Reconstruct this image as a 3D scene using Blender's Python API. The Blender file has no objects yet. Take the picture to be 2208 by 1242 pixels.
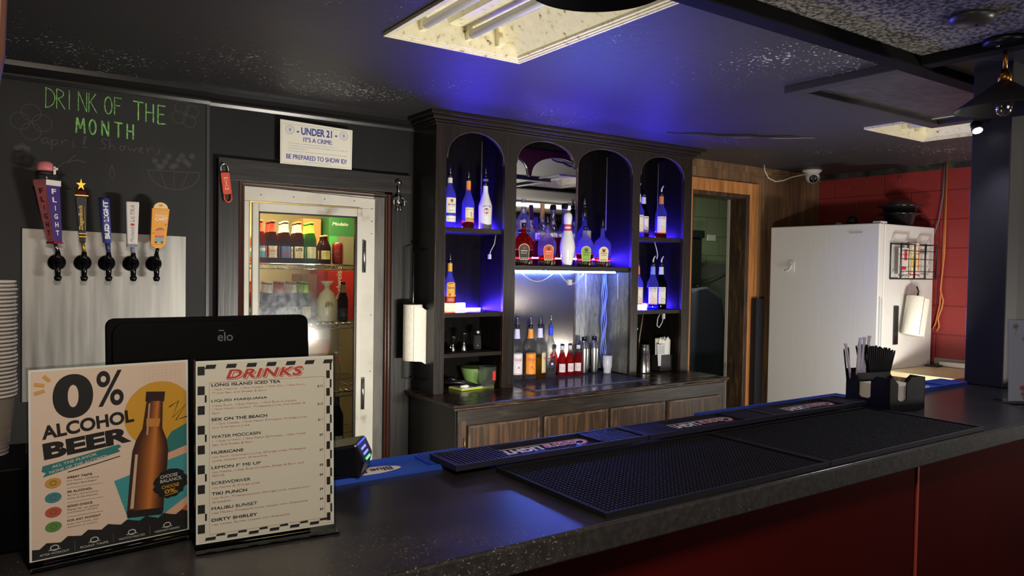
import bpy, bmesh, math, random
from mathutils import Vector, Matrix, geometry as G
random.seed(7)
PI = math.pi
S = bpy.context.scene
COL = S.collection

# ------------------------------------------------------------------ camera
F = 1603.0 / 2208.0
ax = Vector((2346, 6, -1603)).normalized()
ay = Vector((-1096, 61, -1603)); ay = (ay - ax * ax.dot(ay)).normalized()
az = ax.cross(ay)
rot = Matrix((ax, ay, az))                 # camera axes expressed in the room
cd = bpy.data.cameras.new('camera'); cam = bpy.data.objects.new('camera', cd); COL.objects.link(cam)
cd.sensor_width = 36.0; cd.lens = 36.0 * F; cd.clip_start = 0.02; cd.clip_end = 60
cam.matrix_world = Matrix.Translation((0, 0, 1.58)) @ rot.to_4x4()
S.camera = cam

# ------------------------------------------------------------------ world, exposure
w = bpy.data.worlds.new('world'); S.world = w; w.use_nodes = True
w.node_tree.nodes['Background'].inputs[0].default_value = (0.9, 0.95, 1, 1)
w.node_tree.nodes['Background'].inputs[1].default_value = 0.004
vs = S.view_settings
vs.view_transform = 'Standard'; vs.look = 'None'; vs.gamma = 1.0; vs.exposure = 0.0; vs.use_curve_mapping = False
cy = S.cycles
cy.use_denoising = True
cy.caustics_reflective = False; cy.caustics_refractive = False
cy.sample_clamp_indirect = 3.0
cy.max_bounces = 10; cy.transparent_max_bounces = 24; cy.transmission_bounces = 8; cy.glossy_bounces = 5; cy.diffuse_bounces = 4

# ------------------------------------------------------------------ lamps
def area(name, loc, target, power, size, col=(1, 1, 1), size_y=None, spread=180):
    d = bpy.data.lights.new(name, 'AREA'); d.energy = power; d.color = col; d.size = size
    d.spread = math.radians(spread)
    if size_y: d.shape = 'RECTANGLE'; d.size_y = size_y
    o = bpy.data.objects.new(name, d); COL.objects.link(o); o.location = loc
    o.rotation_euler = (Vector(target) - Vector(loc)).to_track_quat('-Z', 'Y').to_euler()
    return o
def spot(name, loc, target, power, ang, col=(1, 1, 1), r=0.02, blend=0.6):
    d = bpy.data.lights.new(name, 'SPOT'); d.energy = power; d.color = col; d.spot_size = math.radians(ang); d.spot_blend = blend
    d.shadow_soft_size = r
    o = bpy.data.objects.new(name, d); COL.objects.link(o); o.location = loc
    o.rotation_euler = (Vector(target) - Vector(loc)).to_track_quat('-Z', 'Y').to_euler()
    return o
area('under_bar_light', (1.93, 1.62, 0.97), (2.25, 3.9, 1.5), 60, 0.55, (1.0, 0.94, 0.83), 0.07)
area('room_light', (0.15, 0.05, 2.36), (0.25, 1.1, 1.1), 32, 0.35, (1.0, 0.82, 0.67), 0.35)
area('left_fill_light', (-1.4, 1.6, 1.5), (0.3, 3.9, 1.7), 5, 0.6, (1.0, 0.86, 0.78), 0.6)  # added fill for the left sides of the taps, no lamp stands here
area('right_fill_light', (2.6, -1.0, 1.5), (2.6, 1.6, 2.2), 7, 1.2, (0.93, 0.88, 1.0), 0.8)  # added soft fill for card, straws, bar front and textured ceiling
area('far_ceiling_fill', (5.6, -0.6, 1.0), (5.4, -0.2, 2.44), 60, 0.5, (1.0, 0.92, 0.82), 0.3)  # added uplight, brightens the ceiling that the mirror reflects
area('fridge_side_light', (4.75, 1.80, 0.72), (5.7, 3.1, 1.2), 26, 0.45, (1.0, 0.95, 0.86), 0.10)
area('cooler_light', (1.36, 4.135, 2.005), (1.36, 4.30, 0.5), 17, 0.6, (1.0, 0.80, 0.46), 0.06)
area('cooler_rear_light', (1.36, 4.60, 1.6), (1.36, 4.62, 2.02), 5, 0.5, (1.0, 0.76, 0.30), 0.1)
area('back_room_light', (5.2, 4.9, 2.35), (5.6, 5.4, 0.5), 26, 0.5, (0.88, 1.0, 0.74), 0.3)
spot('pillar_spot_light', (3.20, 1.40, 2.14), (2.72, 1.15, 1.1), 16, 110, (0.92, 0.9, 1.0), 0.02)

# ------------------------------------------------------------------ materials
def lin(c):
    r = []
    for v in c[:3]:
        v = v / 255.0
        r.append(v / 12.92 if v <= 0.04045 else ((v + 0.055) / 1.055) ** 2.4)
    return (r[0], r[1], r[2], 1.0)
MATS = {}
def new_mat(name):
    m = bpy.data.materials.new(name); m.use_nodes = True
    nt = m.node_tree; b = nt.nodes['Principled BSDF']
    return m, nt, b
def flat(name, rgb, rough=0.5, metal=0.0, spec=0.5, coat=0.0):
    if name in MATS: return MATS[name]
    m, nt, b = new_mat(name)
    b.inputs['Base Color'].default_value = lin(rgb); b.inputs['Roughness'].default_value = rough
    b.inputs['Metallic'].default_value = metal; b.inputs['Specular IOR Level'].default_value = spec
    b.inputs['Coat Weight'].default_value = coat
    MATS[name] = m; return m
def emit(name, col, strength):
    if name in MATS: return MATS[name]
    m, nt, b = new_mat(name)
    b.inputs['Base Color'].default_value = (0.3, 0.3, 0.3, 1)
    b.inputs['Emission Color'].default_value = (*col, 1); b.inputs['Emission Strength'].default_value = strength
    MATS[name] = m; return m
def glass(name, rgb, rough=0.02, ior=1.35, trans=1.0, body=0.05):
    """bottle glass: clear see-through share, refracting share, and a little milky body that catches light"""
    if name in MATS: return MATS[name]
    m, nt, b = new_mat(name); N = nt.nodes; L = nt.links
    b.inputs['Base Color'].default_value = lin(rgb); b.inputs['Roughness'].default_value = rough
    b.inputs['Transmission Weight'].default_value = trans; b.inputs['IOR'].default_value = ior
    t = N.new('ShaderNodeBsdfTransparent'); t.inputs[0].default_value = lin(rgb)
    tr = N.new('ShaderNodeBsdfTranslucent'); tr.inputs[0].default_value = lin(rgb)
    df = N.new('ShaderNodeBsdfDiffuse'); df.inputs[0].default_value = lin(rgb)
    ad = N.new('ShaderNodeMixShader'); ad.inputs[0].default_value = 0.5; L.new(tr.outputs[0], ad.inputs[1]); L.new(df.outputs[0], ad.inputs[2])
    m1 = N.new('ShaderNodeMixShader'); m1.inputs[0].default_value = 0.42
    m2 = N.new('ShaderNodeMixShader'); m2.inputs[0].default_value = body
    L.new(t.outputs[0], m1.inputs[1]); L.new(b.outputs[0], m1.inputs[2]); L.new(m1.outputs[0], m2.inputs[1]); L.new(ad.outputs[0], m2.inputs[2])
    L.new(m2.outputs[0], N['Material Output'].inputs[0]); MATS[name] = m; return m
def pane(name, rgb, refl=0.12, rough=0.03):
    if name in MATS: return MATS[name]
    m = bpy.data.materials.new(name); m.use_nodes = True; nt = m.node_tree; nt.nodes.clear()
    out = nt.nodes.new('ShaderNodeOutputMaterial'); mix = nt.nodes.new('ShaderNodeMixShader')
    t = nt.nodes.new('ShaderNodeBsdfTransparent'); g = nt.nodes.new('ShaderNodeBsdfGlossy')
    fr = nt.nodes.new('ShaderNodeLayerWeight'); fr.inputs[0].default_value = refl
    t.inputs[0].default_value = lin(rgb); g.inputs[1].default_value = rough
    nt.links.new(fr.outputs['Fresnel'], mix.inputs[0]); nt.links.new(t.outputs[0], mix.inputs[1]); nt.links.new(g.outputs[0], mix.inputs[2])
    nt.links.new(mix.outputs[0], out.inputs[0]); MATS[name] = m; return m
def tex(name, stops, scale=(1, 1, 1), noise=6.0, detail=6.0, rough=0.5, bump=0.15, metal=0.0, spec=0.5, dist=0.0, rrange=None, bscale=None, bdist=0.004):
    """noise-driven colour; stops = [(position, rgb), ...]"""
    if name in MATS: return MATS[name]
    m, nt, b = new_mat(name); N = nt.nodes; L = nt.links
    tc = N.new('ShaderNodeTexCoord'); mp = N.new('ShaderNodeMapping'); mp.inputs['Scale'].default_value = scale
    nz = N.new('ShaderNodeTexNoise'); nz.inputs['Scale'].default_value = noise; nz.inputs['Detail'].default_value = detail
    nz.inputs['Distortion'].default_value = dist
    cr = N.new('ShaderNodeValToRGB'); el = cr.color_ramp.elements
    while len(el) < len(stops): el.new(0.5)
    for e, (p, c) in zip(el, stops): e.position = p; e.color = lin(c)
    L.new(tc.outputs['Object'], mp.inputs[0]); L.new(mp.outputs[0], nz.inputs['Vector']); L.new(nz.outputs[0], cr.inputs[0])
    L.new(cr.outputs[0], b.inputs['Base Color'])
    b.inputs['Roughness'].default_value = rough; b.inputs['Metallic'].default_value = metal; b.inputs['Specular IOR Level'].default_value = spec
    if rrange:
        mr = N.new('ShaderNodeMapRange'); mr.inputs['From Min'].default_value = 0.3; mr.inputs['From Max'].default_value = 0.7
        mr.inputs['To Min'].default_value = rrange[0]; mr.inputs['To Max'].default_value = rrange[1]
        L.new(nz.outputs[0], mr.inputs[0]); L.new(mr.outputs[0], b.inputs['Roughness'])
    if bump:
        bp = N.new('ShaderNodeBump'); bp.inputs['Strength'].default_value = bump; bp.inputs['Distance'].default_value = bdist
        src = nz
        if bscale:
            src = N.new('ShaderNodeTexNoise'); src.inputs['Scale'].default_value = bscale; L.new(mp.outputs[0], src.inputs['Vector'])
        L.new(src.outputs[0], bp.inputs['Height']); L.new(bp.outputs[0], b.inputs['Normal'])
    MATS[name] = m; return m
def flecked(name, base, fleck, scale, thr, rough, bump, cluster=1.2, spec=0.5, basenoise=None):
    """dark paint with small chips of the paler layer below"""
    if name in MATS: return MATS[name]
    m, nt, b = new_mat(name); N = nt.nodes; L = nt.links
    tc = N.new('ShaderNodeTexCoord')
    a = N.new('ShaderNodeTexNoise'); a.inputs['Scale'].default_value = scale; a.inputs['Detail'].default_value = 3
    c = N.new('ShaderNodeTexNoise'); c.inputs['Scale'].default_value = cluster; c.inputs['Detail'].default_value = 2
    mu = N.new('ShaderNodeMath'); mu.operation = 'MULTIPLY_ADD'; mu.inputs[1].default_value = 0.6; 
    gt = N.new('ShaderNodeMath'); gt.operation = 'GREATER_THAN'; gt.inputs[1].default_value = thr
    mx = N.new('ShaderNodeMix'); mx.data_type = 'RGBA'
    mx.inputs[6].default_value = lin(base); mx.inputs[7].default_value = lin(fleck)
    L.new(tc.outputs['Object'], a.inputs['Vector']); L.new(tc.outputs['Object'], c.inputs['Vector'])
    L.new(c.outputs[0], mu.inputs[0]); L.new(a.outputs[0], mu.inputs[2]); L.new(mu.outputs[0], gt.inputs[0]); L.new(gt.outputs[0], mx.inputs[0])
    if basenoise:
        d = N.new('ShaderNodeTexNoise'); d.inputs['Scale'].default_value = basenoise[0]; d.inputs['Detail'].default_value = 4
        m2 = N.new('ShaderNodeMix'); m2.data_type = 'RGBA'; m2.inputs[6].default_value = lin(base); m2.inputs[7].default_value = lin(basenoise[1])
        mr = N.new('ShaderNodeMapRange'); mr.inputs[1].default_value = 0.42; mr.inputs[2].default_value = 0.62
        L.new(tc.outputs['Object'], d.inputs['Vector']); L.new(d.outputs[0], mr.inputs[0]); L.new(mr.outputs[0], m2.inputs[0]); L.new(m2.outputs[2], mx.inputs[6])
    L.new(mx.outputs[2], b.inputs['Base Color']); b.inputs['Roughness'].default_value = rough; b.inputs['Specular IOR Level'].default_value = spec
    if bump:
        n2 = N.new('ShaderNodeTexNoise'); n2.inputs['Scale'].default_value = 22; n2.inputs['Detail'].default_value = 5
        bp = N.new('ShaderNodeBump'); bp.inputs['Strength'].default_value = bump; bp.inputs['Distance'].default_value = 0.006
        L.new(tc.outputs['Object'], n2.inputs['Vector']); L.new(n2.outputs[0], bp.inputs['Height']); L.new(bp.outputs[0], b.inputs['Normal'])
    MATS[name] = m; return m
def blocks(name, rgb, rgb2, bw, bh, plane, rough=0.45, mortar=0.006):
    """painted block wall: stack of blocks with pressed mortar joints"""
    if name in MATS: return MATS[name]
    m, nt, b = new_mat(name); N = nt.nodes; L = nt.links
    tc = N.new('ShaderNodeTexCoord'); sp = N.new('ShaderNodeSeparateXYZ'); cb = N.new('ShaderNodeCombineXYZ')
    L.new(tc.outputs['Object'], sp.inputs[0]); L.new(sp.outputs['Y' if plane == 'yz' else 'X'], cb.inputs[0]); L.new(sp.outputs['Z'], cb.inputs[1])
    br = N.new('ShaderNodeTexBrick'); br.offset = 0.5; br.inputs['Scale'].default_value = 1
    br.inputs['Brick Width'].default_value = bw; br.inputs['Row Height'].default_value = bh; br.inputs['Mortar Size'].default_value = mortar; br.inputs['Mortar Smooth'].default_value = 0.5
    br.inputs['Color1'].default_value = lin(rgb); br.inputs['Color2'].default_value = lin(rgb); br.inputs['Mortar'].default_value = lin(rgb2)
    L.new(cb.outputs[0], br.inputs['Vector']); L.new(br.outputs['Color'], b.inputs['Base Color'])
    nz = N.new('ShaderNodeTexNoise'); nz.inputs['Scale'].default_value = 35; L.new(tc.outputs['Object'], nz.inputs['Vector'])
    ad = N.new('ShaderNodeMath'); ad.operation = 'MULTIPLY_ADD'; ad.inputs[1].default_value = -1.0
    ml = N.new('ShaderNodeMath'); ml.operation = 'MULTIPLY'; ml.inputs[1].default_value = 0.25
    L.new(nz.outputs[0], ml.inputs[0]); L.new(br.outputs['Fac'], ad.inputs[0]); L.new(ml.outputs[0], ad.inputs[2])
    bp = N.new('ShaderNodeBump'); bp.inputs['Strength'].default_value = 0.5; bp.inputs['Distance'].default_value = 0.006
    L.new(ad.outputs[0], bp.inputs['Height']); L.new(bp.outputs[0], b.inputs['Normal']); b.inputs['Roughness'].default_value = rough
    MATS[name] = m; return m

BLACKPAINT = tex('black_wall_paint', [(0.3, (15, 15, 16)), (0.7, (22, 22, 22))], noise=3, rough=0.55, bump=0.1, spec=0.3)
CHALKBOARD = tex('chalkboard_paint', [(0.35, (37, 37, 37)), (0.65, (45, 45, 44))], noise=2.2, rough=0.65, bump=0.05, spec=0.3)
CEILPAINT = flecked('ceiling_black_paint', (47, 45, 49), (176, 174, 172), 74, 1.035, 0.52, 0.25, 1.3, 0.5)
POPCORN = tex('popcorn_ceiling', [(0.40, (44, 42, 41)), (0.48, (96, 92, 88)), (0.60, (138, 133, 128))], noise=72, detail=2, rough=0.9, bump=0.6, bdist=0.010)
DARKWOOD = tex('dark_stained_wood', [(0.3, (20, 15, 13)), (0.55, (29, 22, 18)), (0.75, (42, 33, 27))], scale=(9, 9, 0.7), noise=5, rough=0.36, bump=0.25, dist=0.6)
DARKWOODX = tex('dark_stained_wood_long', [(0.3, (22, 16, 14)), (0.55, (30, 23, 19)), (0.75, (44, 35, 28))], scale=(0.7, 9, 9), noise=5, rough=0.34, bump=0.25, dist=0.6)
BLACKWOOD = tex('black_stained_wood', [(0.3, (12, 11, 10)), (0.7, (24, 22, 20))], scale=(9, 9, 0.6), noise=5, rough=0.4, bump=0.3, dist=0.5)
EDGEWOOD = tex('rubbed_wood_edge', [(0.3, (52, 41, 34)), (0.6, (84, 68, 55)), (0.8, (112, 92, 75))], scale=(3, 3, 3), noise=7, rough=0.4, bump=0.1)
DOORWOOD = tex('worn_door_wood', [(0.28, (34, 26, 20)), (0.5, (56, 40, 28)), (0.66, (84, 60, 40)), (0.8, (54, 46, 38))], scale=(8, 8, 0.55), noise=5, rough=0.45, bump=0.2, dist=0.8)
TOPWOOD = tex('worn_counter_wood', [(0.3, (30, 22, 18)), (0.52, (44, 30, 22)), (0.62, (84, 58, 38)), (0.72, (40, 28, 22))], scale=(1.2, 7, 7), noise=4, rough=0.2, bump=0.12, dist=1.0, rrange=(0.12, 0.4))
PANELWOOD = tex('orange_plank_panelling', [(0.3, (78, 58, 42)), (0.5, (106, 80, 56)), (0.7, (128, 98, 68))], scale=(7, 7, 0.5), noise=4, rough=0.5, bump=0.15, dist=0.8)
TRIMWOOD = tex('orange_trim_wood', [(0.3, (142, 88, 46)), (0.55, (176, 118, 66)), (0.75, (192, 136, 82))], scale=(8, 8, 0.6), noise=4, rough=0.45, bump=0.12, dist=0.6)
JAMBWOOD = tex('dark_rough_jamb', [(0.35, (40, 27, 18)), (0.55, (62, 42, 27)), (0.7, (104, 74, 44))], scale=(6, 6, 0.8), noise=4, rough=0.55, bump=0.4, dist=1.0)
REDMOULD = flat('red_brown_moulding', (62, 36, 28), 0.35)
SHEENPANEL = tex('silver_sheen_panel', [(0.3, (104, 106, 104)), (0.7, (150, 152, 148))], scale=(10, 10, 2.2), noise=4, rough=0.36, bump=0.5, dist=1.5, metal=0.7)  # black wood; silvery reflected light is put into its grey metallic colour
STEELPLATE = tex('brushed_steel_plate', [(0.3, (138, 137, 133)), (0.5, (150, 149, 144)), (0.7, (166, 164, 158))], scale=(12, 12, 0.8), noise=2.5, rough=0.4, bump=0.04, metal=0.75, rrange=(0.38, 0.5))
WHITEFRAME = tex('dirty_white_paint', [(0.25, (120, 104, 84)), (0.36, (188, 184, 172)), (0.7, (206, 203, 192))], noise=5, rough=0.45, bump=0.12)
GREYSTRIP = tex('stained_grey_strip', [(0.25, (50, 46, 40)), (0.5, (92, 90, 84)), (0.7, (106, 104, 97))], scale=(4, 4, 1), noise=3, rough=0.6, bump=0.1)
CREAM = tex('grimy_cream_enamel', [(0.27, (96, 84, 62)), (0.33, (206, 196, 160)), (0.40, (226, 219, 188)), (0.7, (234, 228, 202))], noise=38, rough=0.4, bump=0.08, detail=8)
REDBLOCK = blocks('red_block_wall_paint', (138, 46, 45), (112, 34, 34), 0.448, 0.2235, 'yz')
GREENBLOCK = blocks('green_block_wall_paint', (112, 120, 96), (88, 95, 76), 0.42, 0.22, 'xz', 0.6)
BARRED = tex('bar_front_red_paint', [(0.3, (64, 10, 7)), (0.7, (74, 12, 8))], noise=2, rough=0.7, bump=0.08, spec=0.04)
LAMINATE = flecked('speckled_black_laminate', (30, 29, 30), (120, 116, 110), 210, 1.04, 0.28, 0.0, 2.0, 0.5, (9, (40, 38, 38)))
LAMEDGE = flecked('speckled_laminate_edge', (38, 37, 36), (112, 108, 102), 190, 1.02, 0.6, 0.3, 2.0, 0.25, (60, (52, 50, 47)))
RUBBER = flat('black_rubber', (14, 14, 17), 0.65, 0, 0.25)
RUBBERBLUE = flat('blue_rubber', (36, 76, 176), 0.5)
FRIDGEWHITE = tex('white_fridge_enamel', [(0.3, (205, 203, 199)), (0.7, (212, 210, 206))], scale=(60, 60, 1), noise=4, rough=0.38, bump=0.04)
PLASTICBLACK = flat('black_plastic', (16, 16, 17), 0.35)
SCREENBLACK = flat('black_monitor_shell', (2, 2, 3), 0.6, 0, 0.06)
CHROME = flat('chrome', (215, 215, 215), 0.12, 1.0)
STEEL = flat('steel', (190, 190, 188), 0.25, 1.0)
BRASS = flat('brass', (186, 130, 62), 0.28, 1.0)
GOLD = flat('gold_foil', (220, 170, 60), 0.3, 0.8)
WHITE = flat('white', (228, 226, 220), 0.5)
PAPER = flat('paper', (232, 228, 214), 0.7)
TOWEL = tex('paper_towel', [(0.3, (226, 221, 205)), (0.7, (238, 234, 222))], noise=60, rough=0.9, bump=0.5)
BLACKINK = flat('black_ink', (22, 20, 20), 0.6)
REDINK = flat('red_ink', (196, 52, 44), 0.6)
FLOORM = tex('dark_floor', [(0.3, (40, 36, 33)), (0.7, (58, 53, 48))], noise=4, rough=0.5, bump=0.05)
CLEAR = glass('clear_glass', (246, 248, 250), 0.02, 1.4, 1.0, 0.04)
ACRYLIC = pane('clear_acrylic', (240, 243, 244), 0.18, 0.05)
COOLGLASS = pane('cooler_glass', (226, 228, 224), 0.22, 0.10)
def hazed(m):
    """condensation with painted light glare on the lower left of the pane: mottled milky film with its own ragged outline"""
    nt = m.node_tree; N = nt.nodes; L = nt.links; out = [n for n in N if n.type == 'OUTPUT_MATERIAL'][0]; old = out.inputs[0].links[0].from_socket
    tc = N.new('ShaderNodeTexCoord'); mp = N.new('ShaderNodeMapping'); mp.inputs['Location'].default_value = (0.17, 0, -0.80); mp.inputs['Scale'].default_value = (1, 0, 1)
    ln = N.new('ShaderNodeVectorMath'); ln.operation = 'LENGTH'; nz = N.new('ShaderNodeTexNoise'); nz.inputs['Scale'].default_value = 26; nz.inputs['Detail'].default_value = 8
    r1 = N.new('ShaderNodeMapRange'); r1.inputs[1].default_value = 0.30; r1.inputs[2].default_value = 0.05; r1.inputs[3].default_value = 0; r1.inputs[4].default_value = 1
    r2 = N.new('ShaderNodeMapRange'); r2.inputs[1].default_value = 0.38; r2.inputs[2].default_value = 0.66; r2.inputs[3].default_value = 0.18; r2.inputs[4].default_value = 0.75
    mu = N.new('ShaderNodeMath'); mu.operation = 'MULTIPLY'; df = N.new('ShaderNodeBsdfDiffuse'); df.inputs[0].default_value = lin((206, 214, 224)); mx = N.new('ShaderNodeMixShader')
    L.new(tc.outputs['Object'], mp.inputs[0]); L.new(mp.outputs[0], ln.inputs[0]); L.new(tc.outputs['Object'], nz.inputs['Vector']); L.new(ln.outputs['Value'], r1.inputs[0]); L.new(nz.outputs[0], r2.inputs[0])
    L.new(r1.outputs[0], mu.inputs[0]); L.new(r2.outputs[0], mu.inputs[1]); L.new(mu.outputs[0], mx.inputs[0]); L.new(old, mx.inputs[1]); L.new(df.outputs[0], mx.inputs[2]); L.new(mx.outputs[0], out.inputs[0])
hazed(COOLGLASS)  # the milky film also carries the bar light's glare as colour
MIRROR = flat('mirror_silver', (205, 203, 200), 0.02, 1.0)
SMOKEMIRROR = flat('smoky_mirror', (96, 92, 88), 0.16, 0.75)
LED = emit('blue_led', (0.045, 0.018, 1.0), 1350.0)
LEDHOT = emit('blue_led_bright', (0.20, 0.13, 1.0), 150.0)
LEDPALE = emit('pale_blue_led', (0.10, 0.19, 1.0), 900.0)
WIREWHITE = flat('white_wire', (190, 190, 196), 0.5)

# ------------------------------------------------------------------ mesh builder
class MB:
    def __init__(s): s.v = []; s.f = []; s.m = []; s.mats = []; s.sm = []
    def mi(s, mat):
        if mat not in s.mats: s.mats.append(mat)
        return s.mats.index(mat)
    def add(s, vs, fs, mat, smooth=False):
        o = len(s.v); k = s.mi(mat); s.v += [tuple(v) for v in vs]
        for f in fs: s.f.append([i + o for i in f]); s.m.append(k); s.sm.append(smooth)
        return s
    def box(s, a, b, mat, M=None):
        x0, y0, z0 = [min(p, q) for p, q in zip(a, b)]; x1, y1, z1 = [max(p, q) for p, q in zip(a, b)]
        vs = [(x0,y0,z0),(x1,y0,z0),(x1,y1,z0),(x0,y1,z0),(x0,y0,z1),(x1,y0,z1),(x1,y1,z1),(x0,y1,z1)]
        if M: vs = [M @ Vector(v) for v in vs]
        return s.add(vs, [(0,3,2,1),(4,5,6,7),(0,1,5,4),(1,2,6,5),(2,3,7,6),(3,0,4,7)], mat)
    def lathe(s, prof, mat, c=(0, 0, 0), n=24, M=None, sy=1.0, smooth=True, caps=True):
        vs = []; fs = []
        for r, z in prof:
            for i in range(n):
                a = 2 * PI * i / n; vs.append((c[0] + r * math.cos(a), c[1] + sy * r * math.sin(a), c[2] + z))
        for j in range(len(prof) - 1):
            for i in range(n):
                k = (i + 1) % n; fs.append((j*n+i, j*n+k, (j+1)*n+k, (j+1)*n+i))
        if caps:
            fs.append(tuple(reversed(range(n)))); fs.append(tuple(range((len(prof)-1)*n, len(prof)*n)))
        if M: vs = [M @ Vector(v) for v in vs]
        return s.add(vs, fs, mat, smooth)
    def tube(s, pts, r, mat, n=8, closed=False):
        pts = [Vector(p) for p in pts]; rs = r if isinstance(r, (list, tuple)) else [r] * len(pts)
        vs = []; fs = []; up = None
        for i, p in enumerate(pts):
            d = (pts[(i+1) % len(pts)] if (i < len(pts)-1 or closed) else p) - (pts[i-1] if (i > 0 or closed) else p)
            d.normalize()
            if up is None: up = d.orthogonal().normalized()
            up = (up - d * up.dot(d))
            if up.length < 1e-6: up = d.orthogonal()
            up.normalize(); sd = d.cross(up)
            for k in range(n):
                a = 2 * PI * k / n; vs.append(p + (up * math.cos(a) + sd * math.sin(a)) * rs[i])
        L = len(pts)
        for j in range(L if closed else L - 1):
            j2 = (j + 1) % L
            for k in range(n): fs.append((j*n+k, j*n+(k+1) % n, j2*n+(k+1) % n, j2*n+k))
        if not closed: fs.append(tuple(reversed(range(n)))); fs.append(tuple(range((L-1)*n, L*n)))
        return s.add(vs, fs, mat, True)
    def prism(s, poly, fn, d0, d1, mat, smooth=False):
        """poly: 2D outline; fn(u, v, d) -> 3D; extruded from d0 to d1"""
        n = len(poly)
        tri = G.tessellate_polygon([[Vector((p[0], p[1], 0)) for p in poly]])
        vs = [fn(u, v, d0) for u, v in poly] + [fn(u, v, d1) for u, v in poly]
        fs = [tuple(t) for t in tri] + [tuple(n + i for i in reversed(t)) for t in tri]
        fs += [(i, (i+1) % n, n + (i+1) % n, n + i) for i in range(n)]
        return s.add(vs, fs, mat, smooth)
    def build(s, name, parent=None, loc=None, bevel=0, seg=2, recalc=True):
        me = bpy.data.meshes.new(name)
        off = Vector((0, 0, 0))
        if parent is not None and loc is None: pass
        me.from_pydata(s.v, [], s.f)
        for m in s.mats: me.materials.append(m)
        for p, k, q in zip(me.polygons, s.m, s.sm): p.material_index = k; p.use_smooth = q
        if recalc:
            bm = bmesh.new(); bm.from_mesh(me); bmesh.ops.recalc_face_normals(bm, faces=bm.faces); bm.to_mesh(me); bm.free()
        me.update()
        o = bpy.data.objects.new(name, me); COL.objects.link(o)
        if parent is not None: o.parent = parent
        if loc is not None: o.location = loc
        if bevel:
            md = o.modifiers.new('bevel', 'BEVEL'); md.width = bevel; md.segments = seg; md.limit_method = 'ANGLE'; md.angle_limit = math.radians(40)
        return o
def tag(o, label=None, cat=None, group=None, kind=None):
    if label: o['label'] = label
    if cat: o['category'] = cat
    if group: o['group'] = group
    if kind: o['kind'] = kind
    return o
def thing(name, label, cat, loc=(0, 0, 0), rz=0, group=None, kind=None):
    o = bpy.data.objects.new(name, None); COL.objects.link(o); o.location = loc; o.rotation_euler = (0, 0, rz); o.empty_display_size = 0.05
    return tag(o, label, cat, group, kind)
def dup(root, loc, rz=None, label=None, scale=None):
    r = root.copy(); COL.objects.link(r); r.location = loc
    if rz is not None: r.rotation_euler = (0, 0, rz)
    if label: r['label'] = label
    if scale: r.scale = scale
    for ch in list(root.children):
        c = ch.copy(); COL.objects.link(c); c.parent = r
        for g in list(ch.children):
            d = g.copy(); COL.objects.link(d); d.parent = c
    return r
def wtag(o, loc):
    """move a world-built single mesh so that its origin sits at loc"""
    L = Vector(loc)
    for v in o.data.vertices: v.co -= L
    o.location = L; return o
class T:
    """a thing whose parts are written in room coordinates"""
    def __init__(s, name, label, cat, loc, group=None, kind=None):
        s.o = thing(name, label, cat, loc, 0, group, kind); s.L = Vector(loc)
    def part(s, mb, name, parent=None, **k):
        L = s.L; mb.v = [tuple(Vector(v) - L) for v in mb.v]
        return mb.build(name, parent or s.o, **k)
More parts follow.
